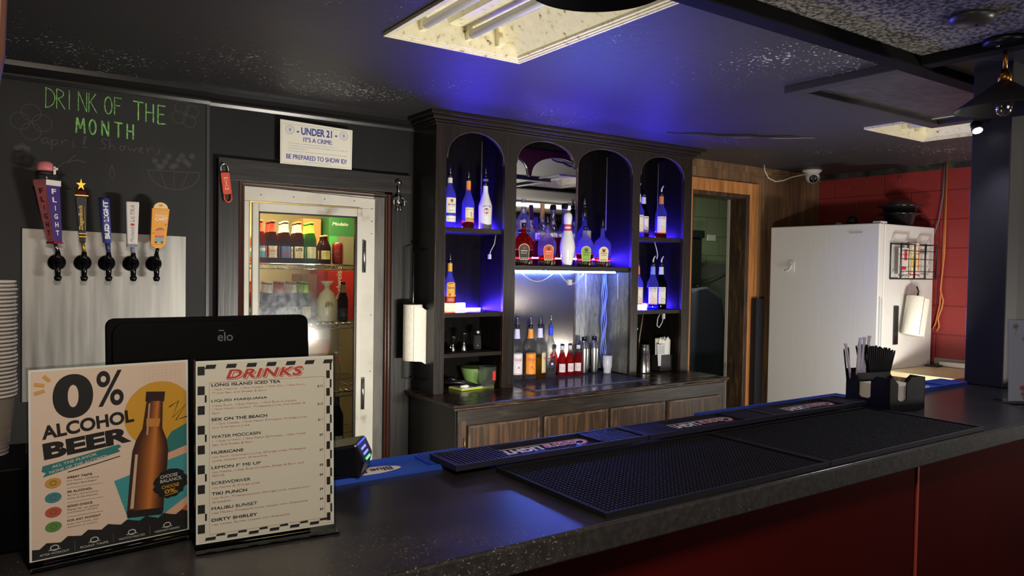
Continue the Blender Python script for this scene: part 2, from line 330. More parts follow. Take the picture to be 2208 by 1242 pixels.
# ------------------------------------------------------------------ flat printed work
_tc = {}
def text2d(t, bold=0.0, shear=0.0, sp=1.0):
    k = (t, bold, shear, sp)
    if k in _tc: return _tc[k]
    cu = bpy.data.curves.new('t', 'FONT'); cu.body = t; cu.size = 1; cu.offset = bold; cu.shear = shear; cu.space_character = sp
    cu.resolution_u = 7
    o = bpy.data.objects.new('t', cu); me = o.to_mesh()
    vs = [(v.co.x, v.co.y) for v in me.vertices]; fs = [tuple(p.vertices) for p in me.polygons]
    o.to_mesh_clear(); bpy.data.objects.remove(o); bpy.data.curves.remove(cu)
    x0 = min(v[0] for v in vs); x1 = max(v[0] for v in vs); y0 = min(v[1] for v in vs); y1 = max(v[1] for v in vs)
    _tc[k] = ([(x - x0, y - y0) for x, y in vs], fs, x1 - x0, y1 - y0); return _tc[k]
class Art:
    def __init__(s): s.items = []
    def raw(s, vs, fs, m, l): s.items.append((vs, fs, m, l)); return s
    def rect(s, x0, y0, x1, y1, m, l=0, nx=1):
        vs = []; fs = []
        for i in range(nx + 1):
            x = x0 + (x1 - x0) * i / nx; vs += [(x, y0), (x, y1)]
        for i in range(nx): fs.append((2*i, 2*i+2, 2*i+3, 2*i+1))
        return s.raw(vs, fs, m, l)
    def poly(s, pts, m, l=1):
        tri = G.tessellate_polygon([[Vector((p[0], p[1], 0)) for p in pts]])
        fs = []
        for t in tri:
            a, b, c = [pts[i] for i in t]
            cr = (b[0]-a[0])*(c[1]-a[1]) - (b[1]-a[1])*(c[0]-a[0])
            fs.append(tuple(t) if cr > 0 else tuple(reversed(t)))
        return s.raw(list(pts), fs, m, l)
    def ell(s, cx, cy, rx, ry, m, l=1, n=28, rot=0):
        c, q = math.cos(rot), math.sin(rot)
        return s.poly([(cx + rx*math.cos(2*PI*i/n)*c - ry*math.sin(2*PI*i/n)*q, cy + rx*math.cos(2*PI*i/n)*q + ry*math.sin(2*PI*i/n)*c) for i in range(n)], m, l)
    def ring(s, cx, cy, rx, ry, wd, m, l=1, n=32):
        vs = []; fs = []
        for i in range(n):
            a = 2*PI*i/n; vs += [(cx+rx*math.cos(a), cy+ry*math.sin(a)), (cx+(rx-wd)*math.cos(a), cy+(ry-wd)*math.sin(a))]
        for i in range(n): j = (i+1) % n; fs.append((2*i, 2*j, 2*j+1, 2*i+1))
        return s.raw(vs, fs, m, l)
    def stroke(s, pts, wd, m, l=1):
        pts = [Vector((p[0], p[1])) for p in pts]; vs = []; fs = []
        for i, p in enumerate(pts):
            d = pts[min(i+1, len(pts)-1)] - pts[max(i-1, 0)]
            if d.length < 1e-9: d = Vector((1, 0))
            d.normalize(); n = Vector((-d.y, d.x)) * wd / 2
            vs += [tuple(p - n), tuple(p + n)]
        for i in range(len(pts)-1): fs.append((2*i, 2*i+2, 2*i+3, 2*i+1))
        return s.raw(vs, fs, m, l)
    def frame(s, x0, y0, x1, y1, wd, m, l=1):
        s.rect(x0, y0, x1, y0+wd, m, l); s.rect(x0, y1-wd, x1, y1, m, l); s.rect(x0, y0+wd, x0+wd, y1-wd, m, l); s.rect(x1-wd, y0+wd, x1, y1-wd, m, l); return s
    def text(s, t, x, y, m, w=None, h=None, a='l', bold=0.0, shear=0.0, rot=0.0, sp=1.0, l=2):
        if bold and any(c in 'MWmw' for c in t):      # heavy strokes of M and W: overprint instead of swelling
            w0 = w if w else text2d(t, 0, shear, sp)[2] * h / text2d(t, 0, shear, sp)[3]
            k = min(bold, 0.03) * (h if h else w0 * text2d(t, 0, shear, sp)[3] / text2d(t, 0, shear, sp)[2])
            for q in (-1, 0, 1): s.text(t, x + q*k*math.cos(rot), y + q*k*math.sin(rot), m, w0, h, a, 0, shear, rot, sp, l)
            return s
        vs, fs, tw, th = text2d(t, bold, shear, sp)
        sx = (w / tw) if w else h / th; sy = (h / th) if h else sx
        ox = {'l': 0, 'c': -tw*sx/2, 'r': -tw*sx}[a]; c, q = math.cos(rot), math.sin(rot)
        out = []
        for u, v in vs:
            u = u*sx + ox; v = v*sy; out.append((x + u*c - v*q, y + u*q + v*c))
        return s.raw(out, fs, m, l)
    def build(s, name, parent, fn, step=0.00035, L=None):
        mb = MB()
        for i, (vs, fs, m, l) in enumerate(s.items): mb.add([fn(u, v, l * step + i * 4e-6) for u, v in vs], fs, m)
        if L is not None: mb.v = [tuple(Vector(v) - L) for v in mb.v]
        return mb.build(name, parent, recalc=False)
def plane(O, U, V):
    O, U, V = Vector(O), Vector(U).normalized(), Vector(V).normalized(); N = U.cross(V)
    return lambda u, v, d: O + U*u + V*v + N*d
def cyl(r, z0=0.0, c=(0, 0)):
    return lambda u, v, d: Vector((c[0] + (r+d)*math.sin(u/r), c[1] - (r+d)*math.cos(u/r), z0+v))
def ink(r, g, b, rough=0.6): return flat('ink_%d_%d_%d' % (r, g, b), (r, g, b), rough)

# ================================================================== SETTING
def struct(mb, name, parent=None, **k): return tag(mb.build(name, parent, **k), kind='structure')
CE = 2.44                                   # ceiling height
mb = MB().box((-1.8, -3.6, -0.1), (9.3, 6.0, 0), FLOORM); struct(mb, 'floor')
# ceiling behind the beam, with the two openings for the light fixtures
mb = MB()
for x0, x1, y0, y1 in [(-1.8, 1.158, 1.54, 4.1), (1.158, 1.772, 2.565, 4.1), (1.772, 4.183, 1.54, 4.1), (4.183, 4.86, 2.475, 4.1), (4.86, 6.2, 1.54, 4.1), (4.1, 7.2, 4.1, 6.0), (1.158, 1.772, 1.54, 1.62), (4.183, 4.86, 1.54, 1.62)]:
    mb.box((x0, y0, CE), (x1, y1, CE + 0.2), CEILPAINT)
struct(mb, 'ceiling')
struct(MB().box((-1.8, -3.6, CE), (9.3, 1.54, CE + 0.2), POPCORN), 'ceiling_front')
# back wall: black part with the cooler opening, plank part with the doorway
mb = MB(); Y0, Y1 = 3.95, 4.08
for x0, x1, z0, z1 in [(-1.8, 0.99, 0, CE), (0.99, 1.80, 0, 0.40), (0.99, 1.80, 2.0, CE), (1.80, 4.05, 0, CE)]:
    mb.box((x0, Y0, z0), (x1, Y1, z1), BLACKPAINT)
struct(mb, 'wall_back')
mb = MB()
x = 4.05
mb.box((4.05, Y0, 0), (4.35, Y1, CE), PANELWOOD); mb.box((4.35, Y0, 2.205), (5.03, Y1, CE), PANELWOOD)
xs = [5.03, 5.2, 5.36, 5.49, 5.66, 5.78, 5.93, 6.02]
for i in range(len(xs) - 1): mb.box((xs[i] + 0.002, Y0 + (0.0 if i % 2 else 0.003), 0), (xs[i+1] - 0.002, Y1, CE), PANELWOOD)
mb.box((5.03, Y0 + 0.006, 0), (6.02, Y1 - 0.002, CE - 0.002), JAMBWOOD)
struct(mb, 'wall_back_planks')
struct(MB().box((6.0, 1.75, 0), (6.15, 4.08, CE), REDBLOCK), 'wall_right')
struct(MB().box((-1.95, -3.6, 0), (-1.8, 4.08, CE), BLACKPAINT), 'wall_left')
struct(MB().box((-1.8, -3.75, 0), (9.3, -3.6, CE), tex('front_wall_paint', [(0.3, (140, 130, 120)), (0.7, (156, 146, 134))], noise=2)), 'wall_front')
struct(MB().box((9.3, -3.6, 0), (9.45, 1.75, CE), flat('far_wall_paint', (150, 140, 125))), 'wall_far_right')
struct(MB().box((6.0, 1.60, 0), (9.3, 1.75, CE), flat('side_room_paint', (70, 60, 55))), 'wall_side_room')
# room through the doorway
mb = MB(); mb.box((4.1, 5.85, 0), (7.2, 6.0, CE), GREENBLOCK); mb.box((7.1, 4.08, 0), (7.2, 5.85, CE), GREENBLOCK); mb.box((4.0, 4.08, 0), (4.1, 6.0, CE), GREENBLOCK)
struct(mb, 'wall_back_room')
# chalkboard-painted panel that covers the wall left of the cooler
t = T('chalkboard', 'large black chalkboard panel with green chalk heading above the beer taps', 'chalkboard', (0, 3.93, 0))
t.part(MB().box((-1.8, 3.93, 0), (0.832, 3.9495, 2.39), CHALKBOARD).box((0.832, 3.924, 0), (0.846, 3.9495, 2.39), flat('panel_edge', (64, 64, 66), 0.3)), 'panel')
CHG = tex('green_chalk', [(0.35, (76, 124, 64)), (0.6, (140, 206, 116))], noise=60, rough=0.9, bump=0); CHW = flat('white_chalk', (78, 78, 76), 0.9); CHP = flat('purple_chalk', (84, 78, 90), 0.9)
CHR = flat('red_chalk', (84, 58, 54), 0.9)
LET = {'D': [[(0, 0), (0.02, 1)], [(-.03, 1), (.35, .92), (.58, .6), (.5, .25), (.2, .02), (-.05, 0)]], 'R': [[(0, 0), (0, 1)], [(0, 1), (.4, .9), (.42, .66), (.05, .5)], [(.1, .5), (.5, 0)]],
       'I': [[(0.1, 0), (0.1, 1)]], 'N': [[(0, 0), (0, 1)], [(0, 1), (.52, 0)], [(.52, 0), (.52, 1)]], 'K': [[(0, 0), (0, 1)], [(.45, 1), (.02, .48)], [(.1, .55), (.5, 0)]],
       'O': [[(.28, 1), (.08, .85), (0, .5), (.1, .12), (.28, 0), (.46, .12), (.55, .5), (.46, .85), (.28, 1)]], 'F': [[(0, 0), (0, 1)], [(-.03, 1), (.5, .97)], [(0, .55), (.4, .55)]],
       'T': [[(.3, 0), (.3, 1)], [(-.05, 1), (.65, .97)]], 'H': [[(0, 0), (0, 1)], [(.5, 0), (.5, 1)], [(0, .52), (.5, .52)]], 'E': [[(0, 0), (0, 1)], [(0, 1), (.5, .98)], [(0, .52), (.42, .52)], [(0, 0), (.52, .02)]],
       'M': [[(0, 0), (.08, 1)], [(.08, 1), (.33, .3)], [(.33, .3), (.6, 1)], [(.6, 1), (.68, 0)]]}
A = Art()
def soft(st, k=2):
    if len(st) < 4: return st
    for _ in range(k):
        q = [st[0]]
        for p, r in zip(st, st[1:]): q += [(p[0]*.75 + r[0]*.25, p[1]*.75 + r[1]*.25), (p[0]*.25 + r[0]*.75, p[1]*.25 + r[1]*.75)]
        st = q + [st[-1]]
    return st
def hand(word, x, z, h, pitch, wd, slope=0.0):
    for i, ch in enumerate(word):
        for st in LET[ch]: A.stroke([(x + i*pitch + u*h*0.72, z + i*pitch*slope + v*h) for u, v in soft(st)], wd, CHG)
hand('DRINK', 0.155, 2.262, 0.088, 0.042, 0.0034, 0.0); hand('OF', 0.385, 2.262, 0.082, 0.042, 0.0045); hand('THE', 0.508, 2.25, 0.088, 0.052, 0.0058, -0.05)
hand('MONTH', 0.272, 2.162, 0.07, 0.052, 0.0068, -0.02)
CUR = {'a': [[(.5, .5), (.25, .55), (.02, .3), (.2, 0), (.45, .2), (.5, .5), (.5, .1), (.65, 0)]], 'p': [[(0, .5), (.05, -.5)], [(.03, .3), (.3, .55), (.5, .3), (.3, 0), (.05, .1)]],
       'r': [[(0, .5), (.05, 0)], [(.05, .3), (.25, .52), (.45, .5)]], 'i': [[(.1, .5), (.1, 0), (.3, .05)], [(.1, .75), (.12, .72)]], 'l': [[(.1, 0), (.2, .6), (.35, 1), (.2, 1.05), (.1, .6), (.12, .05), (.35, 0)]],
       'S': [[(.6, .9), (.3, 1.05), (.1, .8), (.5, .4), (.4, 0), (0, .1)]], 'h': [[(0, 0), (.05, 1.05)], [(.03, .3), (.25, .52), (.38, .3), (.4, 0)]], 'o': [[(.25, .52), (.02, .3), (.2, 0), (.45, .2), (.4, .48), (.25, .52), (.6, .45)]],
       'w': [[(0, .5), (.1, 0), (.3, .4), (.45, 0), (.62, .52)]], 'e': [[(.02, .25), (.4, .32), (.3, .55), (.08, .4), (.1, .05), (.45, .08)]], 's': [[(.35, .45), (.15, .5), (.3, .2), (.05, 0)]]}
x = 0.135
for ch in 'april Showers':
    if ch == ' ': x += 0.03; continue
    for st in CUR[ch]: A.stroke([(x + u*0.055, 2.098 + v*0.05) for u, v in soft(st)], 0.0028, CHP)
    x += 0.040
def petal(cx, cz, r, n, m=CHW, wd=0.0022, a0=0.0):
    for k in range(n):
        a = a0 + 2*PI*k/n
        A.stroke([(cx + r*(0.55*math.cos(a) + 0.5*math.cos(a + 2*PI*q/14)), cz + r*(0.55*math.sin(a) + 0.5*math.sin(a + 2*PI*q/14))) for q in range(15)], wd, m)
petal(0.10, 2.19, 0.075, 4); petal(0.735, 2.305, 0.062, 4, a0=0.5)
for q in range(9): petal(0.05 + 0.018*(q % 3), 2.02 + 0.03*(q // 3) + random.uniform(-.01, .01), 0.012, 5, CHR if q == 1 else CHW)
A.stroke([(0.17, 1.965), (0.22, 2.02), (0.28, 2.04), (0.31, 2.03)], 0.003, CHW); A.stroke([(0.24, 2.03), (0.27, 2.06)], 0.003, CHW)
A.stroke([(0.57 + 0.115*(1 - math.cos(PI*q/20)), 2.02 - 0.085*math.sin(PI*q/20)) for q in range(21)], 0.0028, CHW); A.stroke([(0.565, 2.02), (0.80, 2.025)], 0.0026, CHW)
for k in (0.62, 0.685, 0.745): A.stroke([(k, 2.02), (0.685 + (k - .685)*.55, 1.94)], 0.002, CHW)
for q in range(12): petal(0.60 + 0.015*q, 2.05 + random.uniform(-.015, .055), 0.013, 5)
A.stroke([(0.415, 2.03), (0.405, 1.985), (0.418, 1.965), (0.43, 1.985), (0.415, 2.03)], 0.0026, CHP)
A.build('chalk_lettering', t.o, plane((0, 3.9299, 0), (1, 0, 0), (0, 0, 1)), 0.0003, t.L)
# crown mouldings (black)
BM = flat('black_moulding_gloss', (24, 23, 23), 0.3)
def crown(name, x0, x1, yb):
    mb = MB()
    prof = [(0, 2.365), (0.012, 2.365), (0.018, 2.38), (0.018, 2.388), (0.034, 2.40), (0.05, 2.418), (0.052, 2.44), (0, 2.44)]
    mb.prism([(p, q) for p, q in prof], lambda u, v, d: (d, yb - u, v), x0, x1, BM); return struct(mb, name)
crown('trim_1', -1.8, 0.846, 3.929); crown('trim_2', 0.846, 1.99, 3.949)
# wood strip at the top of the plank wall, black strip on the red wall
struct(MB().box((4.05, 3.935, 2.385), (6.0, 3.95, 2.44), PANELWOOD), 'trim_3')
struct(MB().box((5.985, 1.75, 2.395), (6.0, 3.95, 2.44), tex('dark_mottled_strip', [(0.4, (26, 24, 23)), (0.66, (70, 66, 60))], noise=9)), 'trim_4')
# doorway casing and jambs
mb = MB(); mb.box((5.03, 3.93, 0), (5.135, 3.95, 2.30), TRIMWOOD); mb.box((4.10, 3.93, 2.205), (5.03, 3.95, 2.30), TRIMWOOD); mb.box((4.25, 3.93, 0), (4.35, 3.95, 2.205), TRIMWOOD)
struct(mb, 'trim_5', bevel=0.004)
mb = MB(); mb.box((4.99, 3.936, 0), (5.03, 4.12, 2.205), JAMBWOOD); mb.box((4.35, 3.95, 0), (4.38, 4.12, 2.205), JAMBWOOD); mb.box((4.35, 3.945, 2.175), (5.03, 4.12, 2.205), JAMBWOOD)
struct(mb, 'trim_6', bevel=0.004)
struct(MB().box((4.984, 4.1, 0), (4.99, 4.125, 2.175), flat('pale_edge', (170, 165, 150))), 'trim_7')
# dark boards: beam, boards under the ceiling, post and dark panel at the end of the bar
BEAM = tex('black_beam', [(0.3, (7, 6, 8)), (0.7, (11, 10, 12))], noise=5, rough=0.7, bump=0.1, spec=0.12)
tag(MB().box((-1.8, 1.535, 2.393), (6.0, 1.61, 2.44), BEAM).build('ceiling_beam', bevel=0.004), kind='structure')
FRB = flat('dark_purple_board', (40, 38, 43), 0.5)
mb = MB(); mb.box((2.985, 1.61, 2.405), (3.06, 2.16, 2.44), FRB); mb.box((3.06, 2.085, 2.405), (4.33, 2.16, 2.44), FRB); mb.box((4.255, 1.61, 2.405), (4.33, 2.085, 2.44), FRB)
tag(mb.build('ceiling_hatch_frame', bevel=0.003), kind='structure')
tag(MB().box((3.06, 1.61, 2.43), (4.255, 2.085, 2.4399), tex('scuffed_hatch', [(0.4, (46, 43, 46)), (0.7, (72, 68, 70))], scale=(3, 9, 1), noise=4, rough=0.5)).build('ceiling_hatch'), kind='structure')
tag(MB().box((3.05, -0.3, 2.428), (6.0, 1.535, 2.4399), tex('dark_ceiling_panel', [(0.3, (26, 24, 25)), (0.7, (38, 34, 35))], noise=3, rough=0.6, bump=0.05, spec=0.3)).build('ceiling_panel'), kind='structure')
tag(MB().box((2.98, -0.3, 2.40), (3.05, 1.535, 2.44), BEAM).build('ceiling_board', bevel=0.003), kind='structure')
POSTM = tex('black_post_paint', [(0.3, (19, 18, 26)), (0.7, (25, 24, 32))], noise=2.5, rough=0.5, bump=0.06)
mb = MB().box((3.285, 1.33, 1.131), (3.39, 1.475, 2.44), POSTM)
mb.box((3.39, 1.40, 1.131), (3.42, 1.46, 2.44), BEAM)
tag(mb.build('bar_post', bevel=0.004), kind='structure')
mb = MB().box((3.42, 1.405, 1.20), (3.95, 1.465, 2.44), tex('dark_panel_paint', [(0.3, (15, 14, 20)), (0.7, (20, 19, 26))], noise=2.2, rough=0.5)).box((3.42, 1.39, 1.131), (3.95, 1.47, 1.20), BEAM)
tag(mb.build('bar_end_panel', bevel=0.003), kind='structure')
# split paint seam sagging from the ceiling
TORN = flat('torn_seam', (104, 96, 98), 0.7)
mb = MB(); pts = [(3.40 + 0.075*i, 3.30 - 0.042*i + 0.02*math.sin(i*1.9), CE - 0.004 - 0.010*math.sin(PI*i/10)) for i in range(11)]
mb.tube(pts, [0.003 + 0.006*math.sin(PI*i/10) for i in range(11)], flat('torn_seam_dark', (46, 38, 34), 0.9), 6)
mb.tube([(p[0]+0.12, p[1]-0.03, p[2] + 0.002) for p in pts[3:]], [0.004]*8, TORN, 6)
tag(mb.build('ceiling_seam'), kind='structure')

# ------------------------------------------------------------------ fluorescent fixtures
TUBE = tex('frosted_tube', [(0.3, (206, 206, 206)), (0.7, (212, 212, 212))], rough=0.3, bump=0)
def fixture(label, x0, x1, y0, y1, tubes, empties):
    t = T('fluorescent_fixture', label, 'ceiling light', ((x0+x1)/2, (y0+y1)/2, CE))
    z = CE; h = 0.11; xm = (x0 + x1)/2; W = x1 - x0
    mb = MB(); q = 0.035                     # moulded rim
    for w_, zl, zh in ((q, z-0.004, z+0.012), (q*.62, z-0.009, z-0.0042), (q*.3, z-0.013, z-0.0092)):
        for a, b in [((x0, y1-w_, zl), (x1, y1, zh)), ((x0, y0, zl), (x1, y0+w_, zh)), ((x0, y0+w_+.0002, zl), (x0+w_, y1-w_-.0002, zh)), ((x1-w_, y0+w_+.0002, zl), (x1, y1-w_-.0002, zh))]: mb.box(a, b, CREAM)
    t.part(mb, 'rim', bevel=0.0015)
    mb = MB()                                # housing: end plates, sloped reflectors, top
    i0, i1, j0, j1 = x0+q, x1-q, y0+q, y1-q
    mb.box((i0-0.004, j1-0.002, z-0.003), (i1+0.004, j1+0.006, z+h), CREAM); mb.box((i0-0.004, j0-0.006, z-0.003), (i1+0.004, j0+0.002, z+h), CREAM)
    mb.prism([(i0-0.005, z), (i0+0.10, z+h-0.01), (i0+0.10, z+h), (i0-0.005, z+h)], lambda u, v, d: (u, d, v), j0+0.0022, j1-0.0022, CREAM)
    mb.prism([(i1+0.005, z), (i1-0.10, z+h-0.01), (i1-0.10, z+h), (i1+0.005, z+h)], lambda u, v, d: (u, d, v), j0+0.0022, j1-0.0022, CREAM)
    mb.box((i0, j0, z+h), (i1, j1, z+h+0.01), CREAM)
    t.part(mb, 'housing')
    t.part(MB().prism([(xm-0.07, z+h), (xm-0.05, z+h-0.035), (xm+0.05, z+h-0.035), (xm+0.07, z+h)], lambda u, v, d: (u, d, v), j0+0.002, j1-0.002, CREAM), 'ballast_cover')
    for xx in tubes + empties:
        t.part(MB().box((xx-0.011, j1-0.024, z+0.024), (xx+0.011, j1-0.001, z+h-0.002), CREAM).lathe([(0.018, 0), (0.018, 0.012)], CREAM, M=Matrix.Translation((xx, j1-0.036, z+0.042)) @ Matrix.Rotation(-PI/2, 4, 'X'), n=16), 'tube_socket', bevel=0.002)
    for xx in tubes:
        t.part(MB().tube([(xx, j0+0.03, z+0.042), (xx, j1-0.03, z+0.042)], 0.0175, TUBE, 16), 'tube')
    return t
fixture('open cream fluorescent ceiling fixture over the bar, its long bare tubes showing', 1.158, 1.772, 1.62, 2.565, [1.30, 1.50], [1.64])
fixture('cream fluorescent ceiling fixture in front of the red wall, partly behind the hatch frame', 4.183, 4.86, 1.62, 2.475, [4.36, 4.55], [4.70])
# fittings of the room behind the viewer, seen only in the mirrors
t = T('batten_light', 'lit fluorescent batten light reflected in the back bar mirror', 'ceiling light', (5.6, 0.2, 2.40))
t.part(MB().box((5.0, 0.17, 2.40), (6.2, 0.23, 2.44), CREAM), 'housing'); t.part(MB().tube([(5.02, 0.2, 2.375), (6.18, 0.2, 2.375)], 0.02, emit('lit_tube', (1.0, 0.92, 0.78), 14), 10), 'tube')
mb = MB().box((5.6, -1.35, 1.72), (7.9, -1.3, 2.16), WHITE); mb.box((5.66, -1.298, 1.76), (7.84, -1.297, 2.12), emit('lit_menu_board', (1.0, 0.93, 0.82), 1.5))
for a, b in ((6.05, 6.25), (6.6, 6.9), (7.3, 7.5)): mb.box((a, -1.296, 1.80), (b, -1.294, 2.09), flat('board_picture', (120, 92, 60)))
tag(wtag(mb.build('lit_menu_board'), (6.75, -1.3, 1.72)), 'lit white menu board reflected in the back bar mirror', 'menu board')

# ================================================================== COOLER DOOR
mb = MB()
for a, b in [((0.885, 3.91, 0), (0.99, 3.95, 2.105)), ((1.835, 3.91, 0), (1.955, 3.95, 2.105))]: mb.box(a, b, BLACKWOOD)
struct(mb, 'trim_8', bevel=0.003)
struct(MB().prism([(0.885, 2.0), (1.955, 2.0), (1.955, 2.10), (0.885, 2.11)], lambda u, v, d: (u, d, v), 3.908, 3.95, tex('black_header_grain', [(0.3, (22, 20, 19)), (0.7, (42, 39, 36))], scale=(0.6, 9, 9), noise=5, rough=0.4, bump=0.3)), 'trim_9', bevel=0.003)
mb = MB()
for dx, ry in ((0, 0.012), (0.016, 0.008)):
    mb.tube([(0.993 + dx, 3.915 + dx*.4, 0), (0.993 + dx, 3.915 + dx*.4, 1.995 - dx), (1.822 - dx, 3.915 + dx*.4, 1.985 - dx), (1.822 - dx, 3.915 + dx*.4, 0)], ry, REDMOULD, 8)
struct(mb, 'trim_10')
D = T('door_1', None, None, (1.36, 3.93, 0.40), kind='structure'); 
mb = MB()                                    # fixed white surround
mb.box((1.003, 3.925, 0.4455), (1.045, 3.96, 1.9035), WHITEFRAME); mb.box((1.655, 3.925, 0.4455), (1.735, 3.96, 1.8995), WHITEFRAME)
mb.prism([(1.003, 1.905), (1.735, 1.90), (1.735, 1.955), (1.003, 1.98)], lambda u, v, d: (u, d, v), 3.925, 3.96, WHITEFRAME); mb.box((1.003, 3.925, 0.38), (1.735, 3.96, 0.445), WHITEFRAME)
for i in range(4): mb.lathe([(0.004, 0), (0.003, 0.002)], PLASTICBLACK, M=Matrix.Translation((1.10 + 0.17*i, 3.925, 1.938)) @ Matrix.Rotation(PI/2, 4, 'X'), n=8)
for z in (1.90, 1.83, 1.76, 1.30, 0.98): mb.lathe([(0.004, 0), (0.003, 0.002)], PLASTICBLACK, M=Matrix.Translation((1.716, 3.925, z)) @ Matrix.Rotation(PI/2, 4, 'X'), n=8)
D.part(mb, 'door_surround', bevel=0.002)
D.part(MB().prism([(1.003, 1.98), (1.735, 1.955), (1.80, 1.95), (1.80, 1.998), (1.003, 1.998)], lambda u, v, d: (u, d, v), 3.94, 3.96, WHITEFRAME), 'filler_board')
D.part(MB().box((1.735, 3.935, 0.38), (1.822, 3.96, 1.99), GREYSTRIP), 'side_strip')
mb = MB()                                    # door leaf frame
X0, X1, Z0, Z1 = 1.050, 1.650, 0.45, 1.895
for a, b in [((X0, 3.895, Z0), (X0+0.032, 3.922, Z1)), ((X1-0.032, 3.895, Z0), (X1, 3.922, Z1)), ((X0+0.032, 3.895, Z1-0.045), (X1-0.032, 3.922, Z1)), ((X0+0.032, 3.895, Z0), (X1-0.032, 3.922, Z0+0.05))]: mb.box(a, b, WHITEFRAME)
D.part(mb, 'door_leaf', bevel=0.004)
mb = MB()
gx0, gx1, gz0, gz1 = X0+0.032, X1-0.032, Z0+0.05, Z1-0.045
for a, b in [((gx0, 3.905, gz0), (gx0+0.008, 3.925, gz1)), ((gx1-0.008, 3.905, gz0), (gx1, 3.925, gz1)), ((gx0, 3.905, gz1-0.008), (gx1, 3.925, gz1)), ((gx0, 3.905, gz0), (gx1, 3.925, gz0+0.008))]: mb.box(a, b, PLASTICBLACK)
D.part(mb, 'glazing_gasket')
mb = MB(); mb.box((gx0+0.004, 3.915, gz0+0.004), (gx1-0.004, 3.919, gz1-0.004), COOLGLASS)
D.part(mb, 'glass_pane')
for zc in (1.63, 0.86):
    mb = MB().tube([(1.664, 3.905, zc-0.085), (1.664, 3.905, zc+0.085)], 0.010, STEEL, 10)
    mb.tube([(1.664, 3.905, zc+0.03), (1.664, 3.905, zc+0.034)], 0.0108, flat('worn_hinge', (70, 66, 60), 0.4, 0.6), 10).box((1.652, 3.906, zc-0.09), (1.676, 3.924, zc+0.09), flat('worn_hinge', (70, 66, 60), 0.4, 0.6))
    D.part(mb, 'hinge')
D.part(MB().tube([(1.066, 3.893, 1.20), (1.066, 3.86, 1.21), (1.066, 3.86, 1.30), (1.066, 3.893, 1.31)], 0.008, CHROME, 8), 'handle')
# insulated box behind the door
COOLWALL = tex('cooler_wall', [(0.3, (196, 186, 160)), (0.7, (214, 206, 182))], noise=4, rough=0.5)
mb = MB(); mb.box((0.93, 4.081, 0.2), (0.97, 5.0, 2.05), COOLWALL); mb.box((1.95, 4.081, 0.2), (1.99, 5.0, 2.05), COOLWALL); mb.box((0.93, 5.0, 0.2), (1.99, 5.04, 2.05), COOLWALL)
mb.box((0.93, 4.081, 2.02), (1.99, 5.04, 2.06), COOLWALL); mb.box((0.93, 4.081, 0.16), (1.99, 5.04, 0.2), COOLWALL)
tag(mb.build('cooler_interior'), kind='structure')
def wire_shelf(label, z):
    t = T('wire_shelf', label, 'shelf', (1.4, 4.45, z)); mb = MB(); x0, x1, y0, y1 = 0.985, 1.935, 4.10, 4.80
    for zz in (z-0.004, z-0.03): mb.tube([(x0, y0, zz), (x1, y0, zz)], 0.0035, CHROME, 6)
    n = 19
    mb.tube([(x0 + (x1-x0)*i/(2*n), y0, z-0.004 if i % 2 else z-0.03) for i in range(2*n+1)], 0.0022, CHROME, 5)
    t.part(mb, 'front_truss')
    mb = MB()
    for i in range(26): xx = x0 + (x1-x0)*i/25; mb.tube([(xx, y0, z-0.003), (xx, y1, z-0.003)], 0.002, CHROME, 4)
    for i in range(4): yy = y0 + (y1-y0)*i/3; mb.tube([(x0, yy, z-0.007), (x1, yy, z-0.007)], 0.003, CHROME, 5)
    t.part(mb, 'wire_deck')
    return t
wire_shelf('upper chrome wire shelf of the cooler, under the full row of beer bottles', 1.585)
wire_shelf('middle chrome wire shelf of the cooler, behind the hazy part of the glass', 1.245)
wire_shelf('lowest chrome wire shelf of the cooler, near the bottom of the glass', 0.50)

# ================================================================== BACK BAR
t = T('base_cabinet', 'dark worn wooden base cabinet with four panel doors under the back bar', 'cabinet', (3.0, 3.6, 0))
BX0, BX1, BY = 1.962, 4.055, 3.352
DARKB = tex('cabinet_frame_wood', [(0.3, (26, 22, 19)), (0.55, (40, 34, 29)), (0.75, (62, 52, 43))], scale=(1.0, 8, 8), noise=5, rough=0.42, bump=0.2, dist=0.5)
mb = MB().box((BX0, BY, 0.02), (BX1, 3.949, 0.825), DARKB); mb.box((BX0 - 0.004, BY + 0.02, 0.02), (BX0, 3.949, 0.825), BLACKWOOD)
t.part(mb, 'carcass', bevel=0.003)
t.part(MB().box((BX0 + 0.001, BY - 0.002, 0.02), (BX0 + 0.05, BY, 0.77), DOORWOOD), 'stile')
for i, (a, b) in enumerate([(2.013, 2.478), (2.512, 2.985), (3.012, 3.468), (3.512, 3.998)]):
    d = t.part(MB().box((a, BY - 0.02, 0.10), (b, BY - 0.001, 0.745), DOORWOOD), 'door', bevel=0.003)
    mb = MB(); q = 0.012
    for p, r in [((a, BY-0.0235, 0.745-q), (b, BY-0.02, 0.745)), ((a, BY-0.0235, 0.10), (a+q, BY-0.02, 0.745-q-.0003)), ((b-q, BY-0.0235, 0.10), (b, BY-0.02, 0.745-q-.0003))]: mb.box(p, r, EDGEWOOD)
    t.part(mb, 'raised_edge', d)
    if i in (0, 2):
        mb = MB(); hx = a - 0.012 if i == 0 else a - 0.014
        mb.tube([(hx, BY-0.006, 0.60), (hx, BY-0.006, 0.68)], 0.006, flat('old_brass_hinge', (120, 96, 60), 0.4, 0.7), 8); t.part(mb, 'hinge', d)
tt = T('worktop', 'worn dark wooden counter top with a moulded front edge under the back bar shelves', 'counter', (3.0, 3.6, 0.826))
mb = MB().box((1.925, 3.33, 0.838), (4.085, 3.949, 0.86), TOPWOOD); tt.part(mb, 'top_board', bevel=0.006)
mb = MB()
